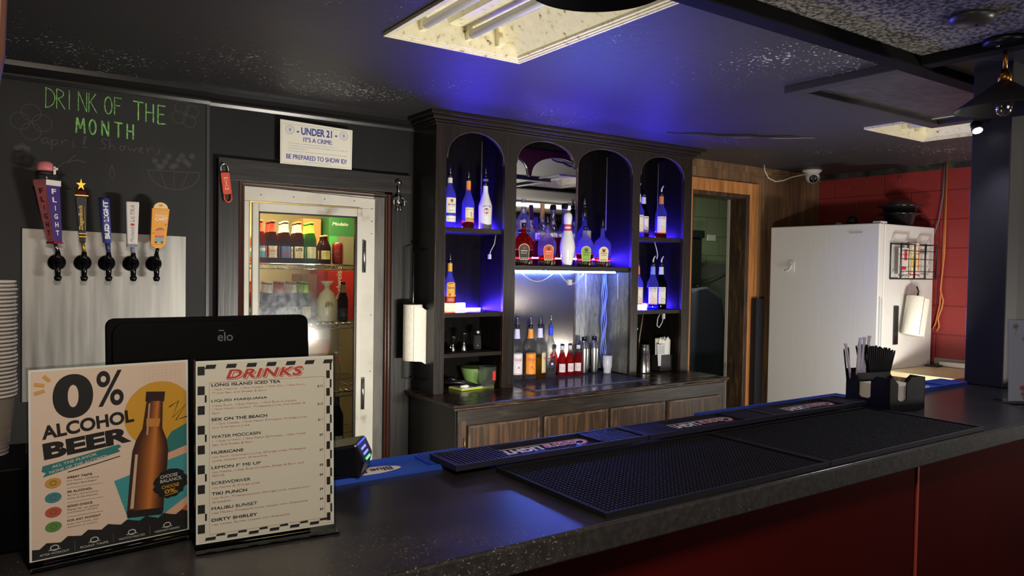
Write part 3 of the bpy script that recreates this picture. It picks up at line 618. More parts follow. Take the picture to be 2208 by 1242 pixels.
for p, z0, z1 in ((0.012, 0.848, 0.858), (0.004, 0.832, 0.848), (-0.008, 0.826, 0.836)):
    mb.box((1.935 - p, 3.34 - p, z0), (4.075 + p, 3.36, z1), EDGEWOOD if z1 > 0.84 and z1 < 0.85 else DARKB); mb.box((1.935 - p, 3.36, z0), (1.95, 3.949, z1), BLACKWOOD)
tt.part(mb, 'edge_moulding', bevel=0.003)

H = T('back_bar_shelves', 'tall dark wooden back bar with arched openings, shelves and a mirror', 'shelving', (3.0, 3.8, 0.861))
def arch(x0, x1, zs, za, n=22, cusp0=0.0, cusp1=0.0):
    c = (x0 + x1)/2; r = (x1 - x0)/2; out = []
    for i in range(n + 1):
        a = PI * i / n; out.append((c - r*math.cos(a), zs + (za - zs)*math.sin(a)**0.9))
    return out
FY0, FY1 = 3.668, 3.690; HX0, HX1 = 1.985, 4.045; ZB = 0.861
aL = arch(2.056, 2.436, 2.195, 2.353); aC1 = arch(2.535, 2.972, 2.222, 2.357); aC2 = arch(3.000, 3.468, 2.222, 2.358); aR = arch(3.548, 3.962, 2.226, 2.36)
out = [(HX0, ZB), (HX0, 2.40), (HX1, 2.40), (HX1, ZB), (3.968, ZB), (3.968, 2.205)] + aR[::-1] + [(3.54, 2.205), (3.54, ZB), (3.476, ZB), (3.476, 2.20)] + aC2[::-1] + [(2.986, 2.208)] + aC1[::-1] + [(2.527, 2.20), (2.527, ZB), (2.446, ZB), (2.446, 2.178)] + aL[::-1] + [(2.048, 2.175), (2.048, ZB)]
H.part(MB().prism(out, lambda u, v, d: (u, d, v), FY0, FY1, DARKWOOD), 'arched_face')
H.part(MB().prism(out, lambda u, v, d: (u, d, v), FY1 + .0002, FY1 + .0006, tex('bare_red_brown_back', [(0.3, (124, 62, 14)), (0.7, (146, 76, 18))], scale=(6, 6, 1), noise=4, rough=0.5, bump=0)), 'bare_wood_back')
mb = MB()                                    # rubbed edges of the arches and posts
for a in (aL, aC1, aC2, aR): mb.tube([(u, FY0 + 0.001, v) for u, v in a], 0.0028, EDGEWOOD, 5)
for xx in (2.048, 2.446, 2.527, 3.476, 3.54, 3.968): mb.tube([(xx, FY0 + 0.001, ZB + 0.01), (xx, FY0 + 0.001, 2.19)], 0.0018, EDGEWOOD, 5)
mb.tube([(HX0, FY0 + 0.001, ZB + 0.01), (HX0, FY0 + 0.001, 2.38)], 0.0016, EDGEWOOD, 5)
H.part(mb, 'edge_bead')
SIDE = tex('black_brown_inner_wood', [(0.3, (12, 10, 9)), (0.7, (20, 16, 14))], scale=(9, 9, 0.6), noise=5, rough=0.45, bump=0.25, dist=0.5, spec=0.12)
H.part(MB().box((HX0, FY1, ZB), (HX0 + 0.022, 3.948, 2.40), BLACKWOOD), 'side_panel'); H.part(MB().box((HX1 - 0.03, FY1, ZB), (HX1, 3.948, 2.40), SIDE), 'side_panel')
H.part(MB().box((3.976, FY1, ZB), (HX1 - 0.031, 3.935, 2.38), SIDE), 'inner_side_panel')
H.part(MB().box((2.449, FY1, ZB), (2.524, 3.935, 2.38), SIDE), 'divider')
mb = MB().box((3.480, FY1, ZB), (3.537, 3.935, 2.38), SIDE); H.part(mb, 'divider')
H.part(MB().box((3.4765, FY1 + 0.006, ZB + 0.015), (3.4795, 3.93, 1.56), SHEENPANEL), 'glossy_side_panel')
H.part(MB().box((HX0 + 0.022, 3.936, ZB), (HX1 - 0.03, 3.948, 2.40), tex('back_boarding', [(0.3, (10, 9, 8)), (0.7, (17, 15, 13))], scale=(8, 8, 0.6), noise=5, rough=0.6, bump=0.25, spec=0.04)), 'back_panel')
H.part(MB().box((3.215, 3.929, ZB + 0.03), (3.455, 3.9355, 1.56), SHEENPANEL), 'glossy_back_panel')
mb = MB().box((3.20, 3.926, ZB + 0.02), (3.214, 3.936, 2.34), EDGEWOOD); H.part(mb, 'mirror_edge_strip')
H.part(MB().box((2.526, 3.930, 1.60), (3.199, 3.9355, 2.36), MIRROR), 'upper_mirror')
H.part(MB().box((2.526, 3.930, ZB + 0.02), (3.199, 3.9355, 1.565), SMOKEMIRROR), 'lower_mirror')
def shelf(x0, x1, z, th=0.022, y0=3.685):
    H.part(MB().box((x0, y0, z - th), (x1, 3.935, z), DARKWOODX), 'shelf', bevel=0.002)
shelf(2.008, 2.448, 1.806, 0.028); shelf(2.008, 2.448, 1.318, 0.028); shelf(2.008, 2.448, 1.084, 0.024)
shelf(2.525, 3.475, 1.596, 0.030); shelf(3.538, 3.975, 1.806, 0.028); shelf(3.538, 3.975, 1.304, 0.028)
mb = MB()
for p, z0, z1 in ((0.010, 2.372, 2.385), (0.022, 2.385, 2.398), (0.042, 2.398, 2.418), (0.066, 2.418, 2.4395)):
    mb.box((HX0 - p, FY0 - p, z0), (HX1 + p, FY1, z1), DARKWOODX); mb.box((HX0 - p, FY1, z0), (HX0 + 0.01, 3.948, z1), BLACKWOOD); mb.box((HX1 - 0.01, FY1, z0), (HX1 + p, 3.948, z1), DARKWOODX)
H.part(mb, 'cornice', bevel=0.003)
# reed of old caulk down the inner corners
for xx in (2.443, 3.470, 3.970): H.part(MB().tube([(xx, 3.927, 1.85), (xx, 3.927, 2.36)], .004, flat('caulk', (96, 90, 86), 0.6), 6), 'corner_bead')

# blue light strips of the back bar
def led(label, x0, x1, y, z, mat=LED, h=0.010, d=0.012):
    t = T('led_light_strip', label, 'led light', ((x0+x1)/2, y, z)); t.o['group'] = 'blue light strips of the back bar'
    t.part(MB().box((x0, y - d/2, z), (x1, y + d/2, z + 0.003), WHITE), 'backing'); t.part(MB().box((x0 + .002, y - d/2 + .001, z + 0.0031), (x1 - .002, y + d/2 - .001, z + h), mat), 'diffuser'); return t
led('blue led strip at the back of the top left shelf, behind three upright bottles', 2.10, 2.44, 3.915, 1.8065)
led('blue led strip at the back of the left shelf that holds one amber bottle', 2.10, 2.44, 3.915, 1.3185)
led('short bright led bar beside the amber bottle on the left shelf', 2.115, 2.295, 3.86, 1.3185, LEDHOT, 0.045, 0.02)
led('blue led strip behind the round shouldered whisky bottles', 2.56, 3.46, 3.912, 1.64)
led('blue led strip at the back of the top right shelf', 3.56, 3.96, 3.915, 1.8065)
led('blue led strip at the back of the right shelf with the tall cordial bottles', 3.56, 3.96, 3.915, 1.3045)
led('short bright led bar under the bottles of the right cordial shelf', 3.60, 3.80, 3.85, 1.3045, LEDHOT, 0.035, 0.02)
t = led('pale blue led strip fixed under the whisky shelf', 2.54, 3.36, 3.70, 1.553, LEDPALE, 0.010, 0.012)
def wire(label, pts, r=0.003, mat=WIREWHITE, name='hanging_wire', extra=None, group='loose wires of the back bar'):
    mb = MB().tube(pts, r, mat, 6); o = mb.build(name) if not extra else None
    if extra:
        c = Vector(pts[0]); mb.v = [tuple(Vector(v) - c) for v in mb.v]
        t = thing(name, label, 'wire', c, 0, group); mb.build('cord', t)
        e = MB(); extra(e); e.v = [tuple(Vector(v) - c) for v in e.v]; e.build('connector', t); return t
    wtag(o, pts[0]); return tag(o, label, 'wire', group)
def sag(a, b, dip, n=10):
    a, b = Vector(a), Vector(b); return [a.lerp(b, i/n) - Vector((0, 0, dip*math.sin(PI*i/n))) for i in range(n+1)]
wire('pale wire loop sagging under the left half of the whisky shelf', sag((2.60, 3.715, 1.553), (2.86, 3.715, 1.553), 0.055, 14))
wire('pale wire with a small clip sagging under the middle of the whisky shelf', sag((2.90, 3.715, 1.553), (3.10, 3.715, 1.553), 0.07, 14), extra=lambda e: e.box((2.97, 3.708, 1.475), (3.0, 3.722, 1.51), WIREWHITE))
wire('straight wire end hanging left of the blue tape under the whisky shelf', [(3.19, 3.80, 1.55), (3.192, 3.80, 1.37)], 0.003)
wire('straight wire end hanging right of the blue tape under the whisky shelf', [(3.40, 3.72, 1.55), (3.405, 3.72, 1.38)], 0.003)
t = T('taped_cable', 'bluish taped cable hanging down the back corner behind the shakers', 'wire', (3.44, 3.915, 1.55)); mb = MB()
for k in range(4): mb.tube([(3.438 + 0.009*k + 0.006*math.sin(i*1.3 + k), 3.914 - 0.004*k, 1.56 - 0.04*i) for i in range(17)], 0.004, flat('blue_white_tape', (120, 140, 220), 0.4), 6)
t.part(mb, 'cords')
wire('white wire with a plug hanging under the top left shelf', [(2.44, 3.75, 1.775), (2.43, 3.75, 1.72), (2.40, 3.74, 1.68), (2.388, 3.735, 1.655)], 0.003, extra=lambda e: e.box((2.38, 3.728, 1.63), (2.396, 3.742, 1.658), WIREWHITE))
wire('knotted white wire hanging under the top right shelf', [(3.80, 3.78, 1.778), (3.815, 3.775, 1.73), (3.822, 3.77, 1.69), (3.815, 3.77, 1.66)], 0.004)
wire('white looped cord with a connector hanging under the right cordial shelf', [(3.83, 3.74, 1.275), (3.80, 3.735, 1.24), (3.79, 3.73, 1.19), (3.81, 3.73, 1.175), (3.845, 3.735, 1.21), (3.865, 3.74, 1.262)], 0.0038, extra=lambda e: e.box((3.855, 3.733, 1.235), (3.872, 3.747, 1.276), WIREWHITE))
t = T('acrylic_mat', 'thick clear acrylic sheet on the counter under the front row of spirits', 'mat', (3.0, 3.7, 0.861))
t.part(MB().box((2.56, 3.485, 0.8605), (3.465, 3.925, 0.868), glass('acrylic_slab', (206, 210, 236), 0.10, 1.4, 1.0, 0.18)), 'sheet', bevel=0.002)

# ================================================================== BOTTLES
PB = flat('pourer_black', (14, 14, 16), 0.3)
def face(x, y, d=0.0): return -math.atan2(x, y) + d
def pour(t, z, r=0.013, kind='cone', col=None):
    if kind == 'cone':
        t.part(MB().lathe([(r, z-0.004), (r*1.12, z), (r*1.12, z+0.014), (r*0.9, z+0.016)], PB, n=16), 'pourer_collar')
        t.part(MB().lathe([(r*0.85, z+0.0162), (r*0.8, z+0.02), (r*0.4, z+0.045), (r*0.2, z+0.062)], CHROME, n=14), 'pourer_spout')
    elif kind == 'bent':
        t.part(MB().lathe([(r, z-0.004), (r*1.1, z), (r*1.1, z+0.016), (r*0.8, z+0.02)], PB, n=16), 'pourer_collar')
        t.part(MB().tube([(0, 0, z+0.0202), (0, 0, z+0.035), (0.004, 0, z+0.05), (0.014, 0, z+0.066)], [0.006, 0.006, 0.005, 0.004], col or flat('pale_spout', (200, 205, 215), 0.3), 8), 'pourer_spout')
    elif kind == 'cap':
        t.part(MB().lathe([(r*1.1, z-0.018), (r*1.12, z+0.004), (r*1.0, z+0.008)], col or PB, n=16), 'cap')
    elif kind == 'long':
        t.part(MB().lathe([(r, z-0.004), (r*1.1, z), (r*1.1, z+0.01)], col or PB, n=16), 'pourer_collar')
        t.part(MB().tube([(0, 0, z+0.0102), (0, 0, z+0.05), (0.003, 0, z+0.072)], [0.005, 0.0035, 0.0025], CHROME, 8), 'pourer_spout')
def rat(prof, z):
    for (r0, z0), (r1, z1) in zip(prof, prof[1:]):
        if z0 <= z <= z1 and z1 > z0: return r0 + (r1-r0)*(z-z0)/(z1-z0)
    return prof[-1][0]
def smoothp(prof, k=3):
    """round the profile with a few Chaikin passes between kept ends"""
    for _ in range(k - 1):
        q = [prof[0]]
        for a, b in zip(prof, prof[1:]):
            q += [(a[0]*.75 + b[0]*.25, a[1]*.75 + b[1]*.25), (a[0]*.25 + b[0]*.75, a[1]*.25 + b[1]*.75)]
        prof = q + [prof[-1]]
    return prof
def bottle(name, label, cat, loc, prof, gmat, level=None, lmat=None, rz=0, group=None, sy=1.0, n=28, opaque=False, base=True):
    t = T(name, label, cat, (0, 0, 0), group)
    if level is None: t.part(MB().lathe(prof, gmat, n=n, sy=sy), 'body')
    else:
        lo = [p for p in prof if p[1] < level]; up = [p for p in prof if p[1] > level]; r = rat(prof, level)
        t.part(MB().lathe(lo + [(r, level)], lmat, n=n, sy=sy), 'liquid'); t.part(MB().lathe([(r, level+0.001)] + up, gmat, n=n, sy=sy), 'body')
    t.o.location = loc; t.o.rotation_euler = (0, 0, rz); return t
def label_on(t, r, z0, z1, wd, col, fn=None, name='label', ang=0.0, parent=None):
    A = Art(); A.rect(-wd/2, 0, wd/2, z1-z0, col, 0, 14)
    if fn: fn(A, wd, z1-z0)
    rr = r + 0.0006
    def mp(u, v, d): a = u/rr + ang; return Vector(((rr+d)*math.sin(a), -(rr+d)*math.cos(a), z0+v))
    return A.build(name, parent or t.o, mp)
def band(t, prof, z0, z1, mat, name='neck_label'):
    z = [z0 + (z1-z0)*i/5 for i in range(6)]
    return t.part(MB().lathe([(rat(prof, q) + 0.0007, q) for q in z], mat, n=24, caps=False), name)
SPIRIT = smoothp([(0.030, 0), (0.037, 0.003), (0.0375, 0.02), (0.0375, 0.185), (0.034, 0.205), (0.019, 0.235), (0.0145, 0.255), (0.0135, 0.30)])
CL = CLEAR; BLUECL = glass('bluish_clear_glass', (225, 232, 250), 0.02, 1.3)
# --- top left shelf
Z = 1.8063
b = bottle('rum_bottle', 'clear rum bottle with a round red emblem, leftmost on the top left shelf', 'bottle', (2.148, 3.80, Z), SPIRIT, BLUECL, rz=face(2.15, 3.8, 0.35))
def f(A, w, h):
    A.ell(0, h-0.018, 0.012, 0.012, ink(200, 60, 50), 2); A.ell(0, h-0.018, 0.006, 0.008, ink(120, 30, 30), 3)
    A.text('BACARDI', 0, h-0.045, BLACKINK, w=0.045, h=0.010, a='c', bold=.02); A.text('CARTA BLANCA', 0, h-0.054, BLACKINK, w=0.03, a='c'); A.text('Superior', 0, h-0.078, ink(90, 84, 80), w=0.036, h=0.009, a='c', shear=.3)
    A.rect(-w/2, h-0.105, w/2, h-0.088, ink(40, 60, 190), 1, 10); A.text('ORIGINAL PREMIUM', 0, h-0.125, ink(60, 60, 90), w=0.04, a='c')
label_on(b, 0.0375, 0.035, 0.175, 0.066, PAPER, f); band(b, SPIRIT, 0.262, 0.292, ink(214, 210, 192)); pour(b, 0.30, 0.0135)
P2 = smoothp([(0.032, 0), (0.037, 0.004), (0.037, 0.14), (0.036, 0.155), (0.030, 0.175), (0.016, 0.21), (0.0135, 0.23), (0.0135, 0.285)])
b = bottle('spiced_rum_bottle', 'spiced rum bottle with a cream label, middle of the three on the top left shelf', 'bottle', (2.274, 3.80, Z), P2, BLUECL, 0.045, glass('red_amber_liquid', (196, 60, 30), 0.02, 1.3), face(2.27, 3.8, 0.3))
def f(A, w, h):
    A.text('Captain Morgan', 0, h-0.014, BLACKINK, w=0.046, a='c'); A.stroke([(0.004, h-0.025), (0.01, h-0.035), (0.006, h-0.045), (0.013, h-0.055)], 0.004, ink(70, 40, 30), 2); A.stroke([(0.0, h-0.034), (0.018, h-0.038)], 0.003, ink(140, 40, 30), 2)
    A.text('ORIGINAL SPICED RUM', -0.002, h-0.064, ink(90, 60, 40), w=0.036, a='c'); A.rect(-w/2, 0.004, w/2, 0.022, ink(196, 150, 70), 1, 8); A.rect(-w/2, 0, w/2, 0.003, ink(210, 205, 190), 2, 8)
label_on(b, 0.037, 0.042, 0.125, 0.056, ink(228, 216, 188), f); band(b, P2, 0.235, 0.283, ink(222, 140, 50)); band(b, P2, 0.228, 0.245, ink(200, 84, 40), 'neck_band'); pour(b, 0.285, 0.0135)
P3 = smoothp([(0.034, 0), (0.0385, 0.004), (0.039, 0.05), (0.041, 0.13), (0.040, 0.15), (0.026, 0.19), (0.016, 0.225), (0.0145, 0.25), (0.0145, 0.275)])
MILK = tex('white_coconut_bottle', [(0.3, (226, 226, 236)), (0.7, (232, 232, 240))], rough=0.3, bump=0)
b = bottle('coconut_rum_bottle', 'opaque white coconut rum bottle with a palm tree emblem on the top left shelf', 'bottle', (2.394, 3.80, Z), P3, MILK, rz=face(2.39, 3.8, 0.2))
A = Art(); TQ = ink(110, 92, 80)
for i, ch in enumerate('MALIBU'): A.text(ch, -0.0255 + 0.0098*i, 0.034 + 0.004*(1 - ((i-2.5)/2.5)**2), ink(60, 50, 60), h=0.009, a='l', bold=.01, rot=0.16*(2.5-i)/2.5)
A.ell(0, 0.012, 0.017, 0.017, ink(232, 170, 110), 1); A.ell(0, 0.0, 0.012, 0.004, ink(200, 100, 60), 2); A.stroke([(0, -0.003), (0.002, 0.012), (-0.001, 0.02)], 0.003, ink(90, 60, 40), 3)
for k in range(7): a = PI*(0.0 + k/6); A.stroke([(-0.001, 0.02), (-0.001 + 0.008*math.cos(a), 0.023 + 0.006*math.sin(a)), (-0.001 + 0.014*math.cos(a), 0.019 + 0.007*math.sin(a))], 0.0025, ink(80, 70, 60), 3)
A.text('CARIBBEAN RUM', 0, -0.014, TQ, w=0.03, a='c'); A.build('printed_emblem', b.o, lambda u, v, d: Vector((0.0415*math.sin(u/0.0415), -(0.0417+d)*math.cos(u/0.0415), 0.098+v)))
b.part(MB().lathe([(0.0150, 0.262), (0.0152, 0.275), (0.0152, 0.312), (0.012, 0.316)], PB, n=16), 'cap'); band(b, [(0.0152, 0.27), (0.0152, 0.32)], 0.29, 0.304, ink(90, 90, 180), 'cap_band'); pour(b, 0.318, 0.011)
# --- left shelf with one bottle
b = bottle('tequila_bottle', 'tequila bottle with a yellow arched label on the left shelf', 'bottle', (2.150, 3.79, 1.3183), P2, BLUECL, 0.09, glass('amber_liquid', (214, 130, 50), 0.02, 1.3), face(2.15, 3.79, 0.25))
def f(A, w, h):
    A.ell(0, h, w/2, 0.012, ink(226, 166, 50), 1); A.ell(0, h-0.022, 0.010, 0.012, ink(240, 220, 160), 2); A.ring(0, h-0.022, 0.010, 0.012, 0.002, BLACKINK, 3)
    A.text('Cuervo', 0, h-0.028, BLACKINK, w=0.04, h=0.014, a='c', bold=.02); A.text('ESPECIAL', 0, h-0.048, ink(120, 70, 30), w=0.028, a='c'); A.text('GOLD', 0, h-0.06, ink(150, 60, 30), w=0.016, a='c'); A.ell(-0.008, 0.012, 0.007, 0.010, ink(196, 70, 40), 2)
label_on(b, 0.037, 0.088, 0.162, 0.052, ink(226, 166, 50), f); label_on(b, 0.037, 0.058, 0.084, 0.05, ink(190, 90, 70), lambda A, w, h: A.text('JOSE CUERVO', 0, 0.01, PAPER, w=0.035, a='c'), 'lower_label'); band(b, P2, 0.235, 0.283, ink(206, 160, 50)); pour(b, 0.285, 0.0135)
# --- whisky shelf: squat round bottles
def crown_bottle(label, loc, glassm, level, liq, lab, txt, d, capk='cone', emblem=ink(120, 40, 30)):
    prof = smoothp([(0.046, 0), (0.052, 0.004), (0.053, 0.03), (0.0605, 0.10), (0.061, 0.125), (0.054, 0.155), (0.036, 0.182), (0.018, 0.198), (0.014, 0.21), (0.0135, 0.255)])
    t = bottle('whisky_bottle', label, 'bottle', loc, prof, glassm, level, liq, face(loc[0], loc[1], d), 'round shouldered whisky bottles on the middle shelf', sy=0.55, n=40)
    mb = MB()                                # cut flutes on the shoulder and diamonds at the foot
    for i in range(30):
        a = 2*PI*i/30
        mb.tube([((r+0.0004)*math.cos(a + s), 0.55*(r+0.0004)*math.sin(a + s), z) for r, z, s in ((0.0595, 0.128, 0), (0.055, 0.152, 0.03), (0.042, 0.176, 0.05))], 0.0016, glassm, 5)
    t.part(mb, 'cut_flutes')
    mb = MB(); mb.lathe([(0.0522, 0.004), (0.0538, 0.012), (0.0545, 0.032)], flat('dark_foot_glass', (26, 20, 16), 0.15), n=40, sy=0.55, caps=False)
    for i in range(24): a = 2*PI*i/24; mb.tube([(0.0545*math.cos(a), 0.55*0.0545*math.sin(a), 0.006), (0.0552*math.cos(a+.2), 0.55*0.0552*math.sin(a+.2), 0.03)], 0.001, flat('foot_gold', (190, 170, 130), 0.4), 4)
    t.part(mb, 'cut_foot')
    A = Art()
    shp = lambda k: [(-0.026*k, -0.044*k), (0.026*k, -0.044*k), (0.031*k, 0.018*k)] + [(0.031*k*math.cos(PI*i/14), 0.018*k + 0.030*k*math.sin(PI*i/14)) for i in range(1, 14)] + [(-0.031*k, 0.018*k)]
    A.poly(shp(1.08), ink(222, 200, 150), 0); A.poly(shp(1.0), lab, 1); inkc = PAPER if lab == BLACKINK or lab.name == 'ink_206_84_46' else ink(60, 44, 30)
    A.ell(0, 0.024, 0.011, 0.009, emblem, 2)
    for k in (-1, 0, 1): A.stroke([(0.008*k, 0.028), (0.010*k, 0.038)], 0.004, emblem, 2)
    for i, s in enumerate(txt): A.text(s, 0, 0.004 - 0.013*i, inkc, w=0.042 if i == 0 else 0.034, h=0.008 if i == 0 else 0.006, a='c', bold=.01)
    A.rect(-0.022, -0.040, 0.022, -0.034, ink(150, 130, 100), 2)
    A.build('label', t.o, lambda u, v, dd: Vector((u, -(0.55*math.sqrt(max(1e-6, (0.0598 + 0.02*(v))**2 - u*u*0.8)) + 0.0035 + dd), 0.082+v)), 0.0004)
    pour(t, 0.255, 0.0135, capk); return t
AMB = glass('whisky_liquid', (150, 62, 22), 0.02, 1.3); CLV = glass('violet_clear_glass', (232, 228, 250), 0.02, 1.3)
Z = 1.5963
crown_bottle('whisky bottle with a black arched label and red shoulders, leftmost on the whisky shelf', (2.655, 3.765, Z), glass('red_tinted_glass', (236, 70, 40), 0.02, 1.3), 0.10, AMB, BLACKINK, ['CROWN ROYAL', 'BLACK'], 0.15, 'cap')  # red tinted glass above the liquid
crown_bottle('whisky bottle with an orange arched label, left of the bowling pin', (2.838, 3.765, Z), CLV, 0.062, AMB, ink(206, 84, 46), ['CROWN ROYAL', 'PEACH'], 0.30)
crown_bottle('whisky bottle with a green arched label, right of the bowling pin', (3.148, 3.765, Z), CLV, 0.085, AMB, ink(130, 178, 70), ['CROWN ROYAL', 'REGAL APPLE'], 0.28, 'cap')
crown_bottle('whisky bottle with a cream arched label, rightmost on the whisky shelf', (3.300, 3.765, Z), CLV, 0.062, AMB, ink(226, 212, 170), ['CROWN ROYAL', 'VANILLA'], 0.28)
t = T('bowling_pin', 'white bowling pin with two red neck stripes standing among the whisky bottles', 'bowling pin', (0, 0, 0))
PIN = smoothp([(0.026, 0), (0.030, 0.004), (0.044, 0.07), (0.050, 0.11), (0.047, 0.15), (0.034, 0.20), (0.023, 0.245), (0.0215, 0.262), (0.026, 0.29), (0.0285, 0.312), (0.024, 0.335), (0.010, 0.345)])
t.part(MB().lathe(PIN, flat('pin_white', (232, 230, 232), 0.18, 0, 0.5, 0.5), n=36), 'body'); band(t, PIN, 0.225, 0.238, ink(206, 52, 50), 'red_stripe'); band(t, PIN, 0.252, 0.266, ink(206, 52, 50), 'red_stripe')
t.part(MB().lathe([(0.027, -0.0005), (0.031, 0.006)], ink(120, 118, 118), n=30), 'base_ring'); t.part(MB().lathe([(0.004, 0), (0.004, 0.012)], BLACKINK, M=Matrix.Translation((0.018, -0.014, 0.232)), n=8), 'mark'); t.o.location = (2.986, 3.745, Z + 0.0008); t.o.rotation_euler = (0, 0, face(2.98, 3.75))
Z = 1.5963
b = bottle('vodka_bottle', 'tall clear bottle with a dark banded label behind the black label whisky', 'bottle', (2.722, 3.865, Z), smoothp([(0.040, 0), (0.044, 0.004), (0.044, 0.27), (0.040, 0.295), (0.022, 0.325), (0.017, 0.345), (0.017, 0.41), (0.013, 0.425)]), CL, rz=face(2.7, 3.86, .2))
label_on(b, 0.044, 0.21, 0.225, 0.09, BLACKINK, None, 'upper_band'); label_on(b, 0.044, 0.155, 0.205, 0.085, ink(52, 48, 60), lambda A, w, h: (A.text('TITOS', 0, 0.02, PAPER, w=0.05, a='c'), A.text('HANDMADE', 0, 0.008, PAPER, w=0.04, a='c')))
b = bottle('gold_neck_bottle', 'clear round bottle with a brown and gold neck behind the orange label whisky', 'bottle', (2.872, 3.867, Z), smoothp([(0.050, 0), (0.054, 0.004), (0.054, 0.20), (0.046, 0.235), (0.018, 0.275), (0.014, 0.30), (0.014, 0.40)]), CL, 0.16, AMB, face(2.87, 3.86))
band(b, [(0.0142, 0.28), (0.0142, 0.40)], 0.30, 0.40, ink(146, 108, 54), 'neck_wrap'); label_on(b, 0.054, 0.17, 0.21, 0.10, ink(216, 200, 190), lambda A, w, h: (A.rect(-.03, 0, -.01, h, ink(190, 60, 50), 1), A.text('BOURBON', 0, .015, BLACKINK, w=.05, a='c')))
b = bottle('stopper_bottle', 'clear whisky bottle with a dark stopper behind the bowling pin', 'bottle', (3.055, 3.867, Z), smoothp([(0.044, 0), (0.047, 0.004), (0.047, 0.21), (0.040, 0.24), (0.02, 0.275), (0.018, 0.30), (0.018, 0.375)]), CL, 0.19, AMB, face(3.05, 3.86)); b.part(MB().lathe([(0.021, 0.3755), (0.023, 0.385), (0.023, 0.40), (0.017, 0.412)], PB, n=18), 'stopper')
b = bottle('square_label_bottle', 'clear bottle with a long black pourer and grey label behind the green label whisky', 'bottle', (3.225, 3.867, Z), smoothp([(0.044, 0), (0.048, 0.004), (0.048, 0.215), (0.042, 0.24), (0.02, 0.27), (0.016, 0.29), (0.016, 0.335)]), BLUECL, rz=face(3.22, 3.86, 0.5))
label_on(b, 0.048, 0.14, 0.24, 0.072, ink(150, 148, 142), lambda A, w, h: (A.ring(0, h/2, .026, .03, .002, ink(90, 90, 88), 2), A.text('GRAN', 0, h/2, ink(80, 80, 78), w=.03, a='c'))); b.part(MB().lathe([(0.0172, 0.31), (0.0172, 0.39), (0.012, 0.395)], PB, n=16), 'cap'); pour(b, 0.40, 0.0135)
# --- right shelves
P4 = smoothp([(0.038, 0), (0.042, 0.004), (0.042, 0.165), (0.039, 0.19), (0.020, 0.225), (0.0165, 0.25), (0.015, 0.31)])
Z = 1.8063
def deku(label, loc, level, liq, a, c1, c2, title, g=BLUECL, d=0.3, prof=P4, nb=ink(222, 218, 214), pk='bent'):
    b = bottle('liqueur_bottle', label, 'bottle', loc, prof, g, level, liq, face(loc[0], loc[1], d))
    def f(A, w, h):
        A.text(title[0], 0, h-0.016, a, w=0.052, h=0.010, a='c', bold=.015)
        if len(title) > 1: A.text(title[1], 0, h-0.030, a, w=0.044, h=0.008, a='c')
        A.ell(-0.004, 0.035, 0.018, 0.019, c1, 2); A.ell(0.010, 0.028, 0.014, 0.014, c2, 3); A.rect(-w/2, 0, w/2, 0.008, c1, 1, 10)
    label_on(b, 0.042, 0.035, 0.155, 0.068, PAPER, f); band(b, prof, 0.245, 0.30, nb); pour(b, 0.31, 0.0145, pk); return b
deku('clear liqueur bottle with a cream and orange swirl label, leftmost on the top right shelf', (3.655, 3.80, Z), None, None, ink(60, 70, 60), ink(230, 140, 90), ink(236, 200, 170), ['TRIPLE SEC'])
deku('dark liqueur bottle with a white neck label behind two others, top right shelf', (3.775, 3.872, Z), None, None, ink(70, 40, 120), ink(190, 90, 120), ink(170, 120, 200), ['CREME'], glass('dark_red_glass', (90, 20, 40), 0.03, 1.3), 0.3, [(r, z*0.94) for r, z in P4], ink(206, 204, 214), 'cap')
deku('liqueur bottle with an orange fruit label and red liquid, rightmost on the top right shelf', (3.878, 3.80, Z), 0.04, glass('red_liquid', (200, 40, 30), 0.02, 1.3), ink(190, 70, 40), ink(226, 150, 60), ink(236, 190, 110), ['HOT DAMN'], BLUECL, 0.2, P4, ink(206, 130, 80))
Z = 1.3043
deku('cordial bottle with a red and orange label, leftmost on the right cordial shelf', (3.650, 3.79, Z + 0.0005), None, None, ink(210, 80, 50), ink(220, 90, 60), ink(236, 150, 120), ['PEACH'], BLUECL, 0.35, P4, ink(230, 120, 80), 'cone')
deku('cordial bottle of blue liquid with a peach picture label on the right cordial shelf', (3.785, 3.775, Z), 0.15, glass('blue_liquid', (30, 50, 220), 0.02, 1.3), ink(40, 60, 150), ink(226, 150, 120), ink(236, 180, 150), ['DEKUYPER', 'Blue Curacao'], BLUECL, 0.1, P4, ink(120, 150, 220))
deku('dark cordial bottle with a green and lemon label, rightmost on the right cordial shelf', (3.893, 3.80, Z), None, None, ink(90, 130, 70), ink(206, 200, 90), ink(150, 190, 90), ['MELON', 'SOUR'], glass('dark_green_glass', (24, 40, 26), 0.03, 1.3), 0.1, P4, ink(190, 210, 190))
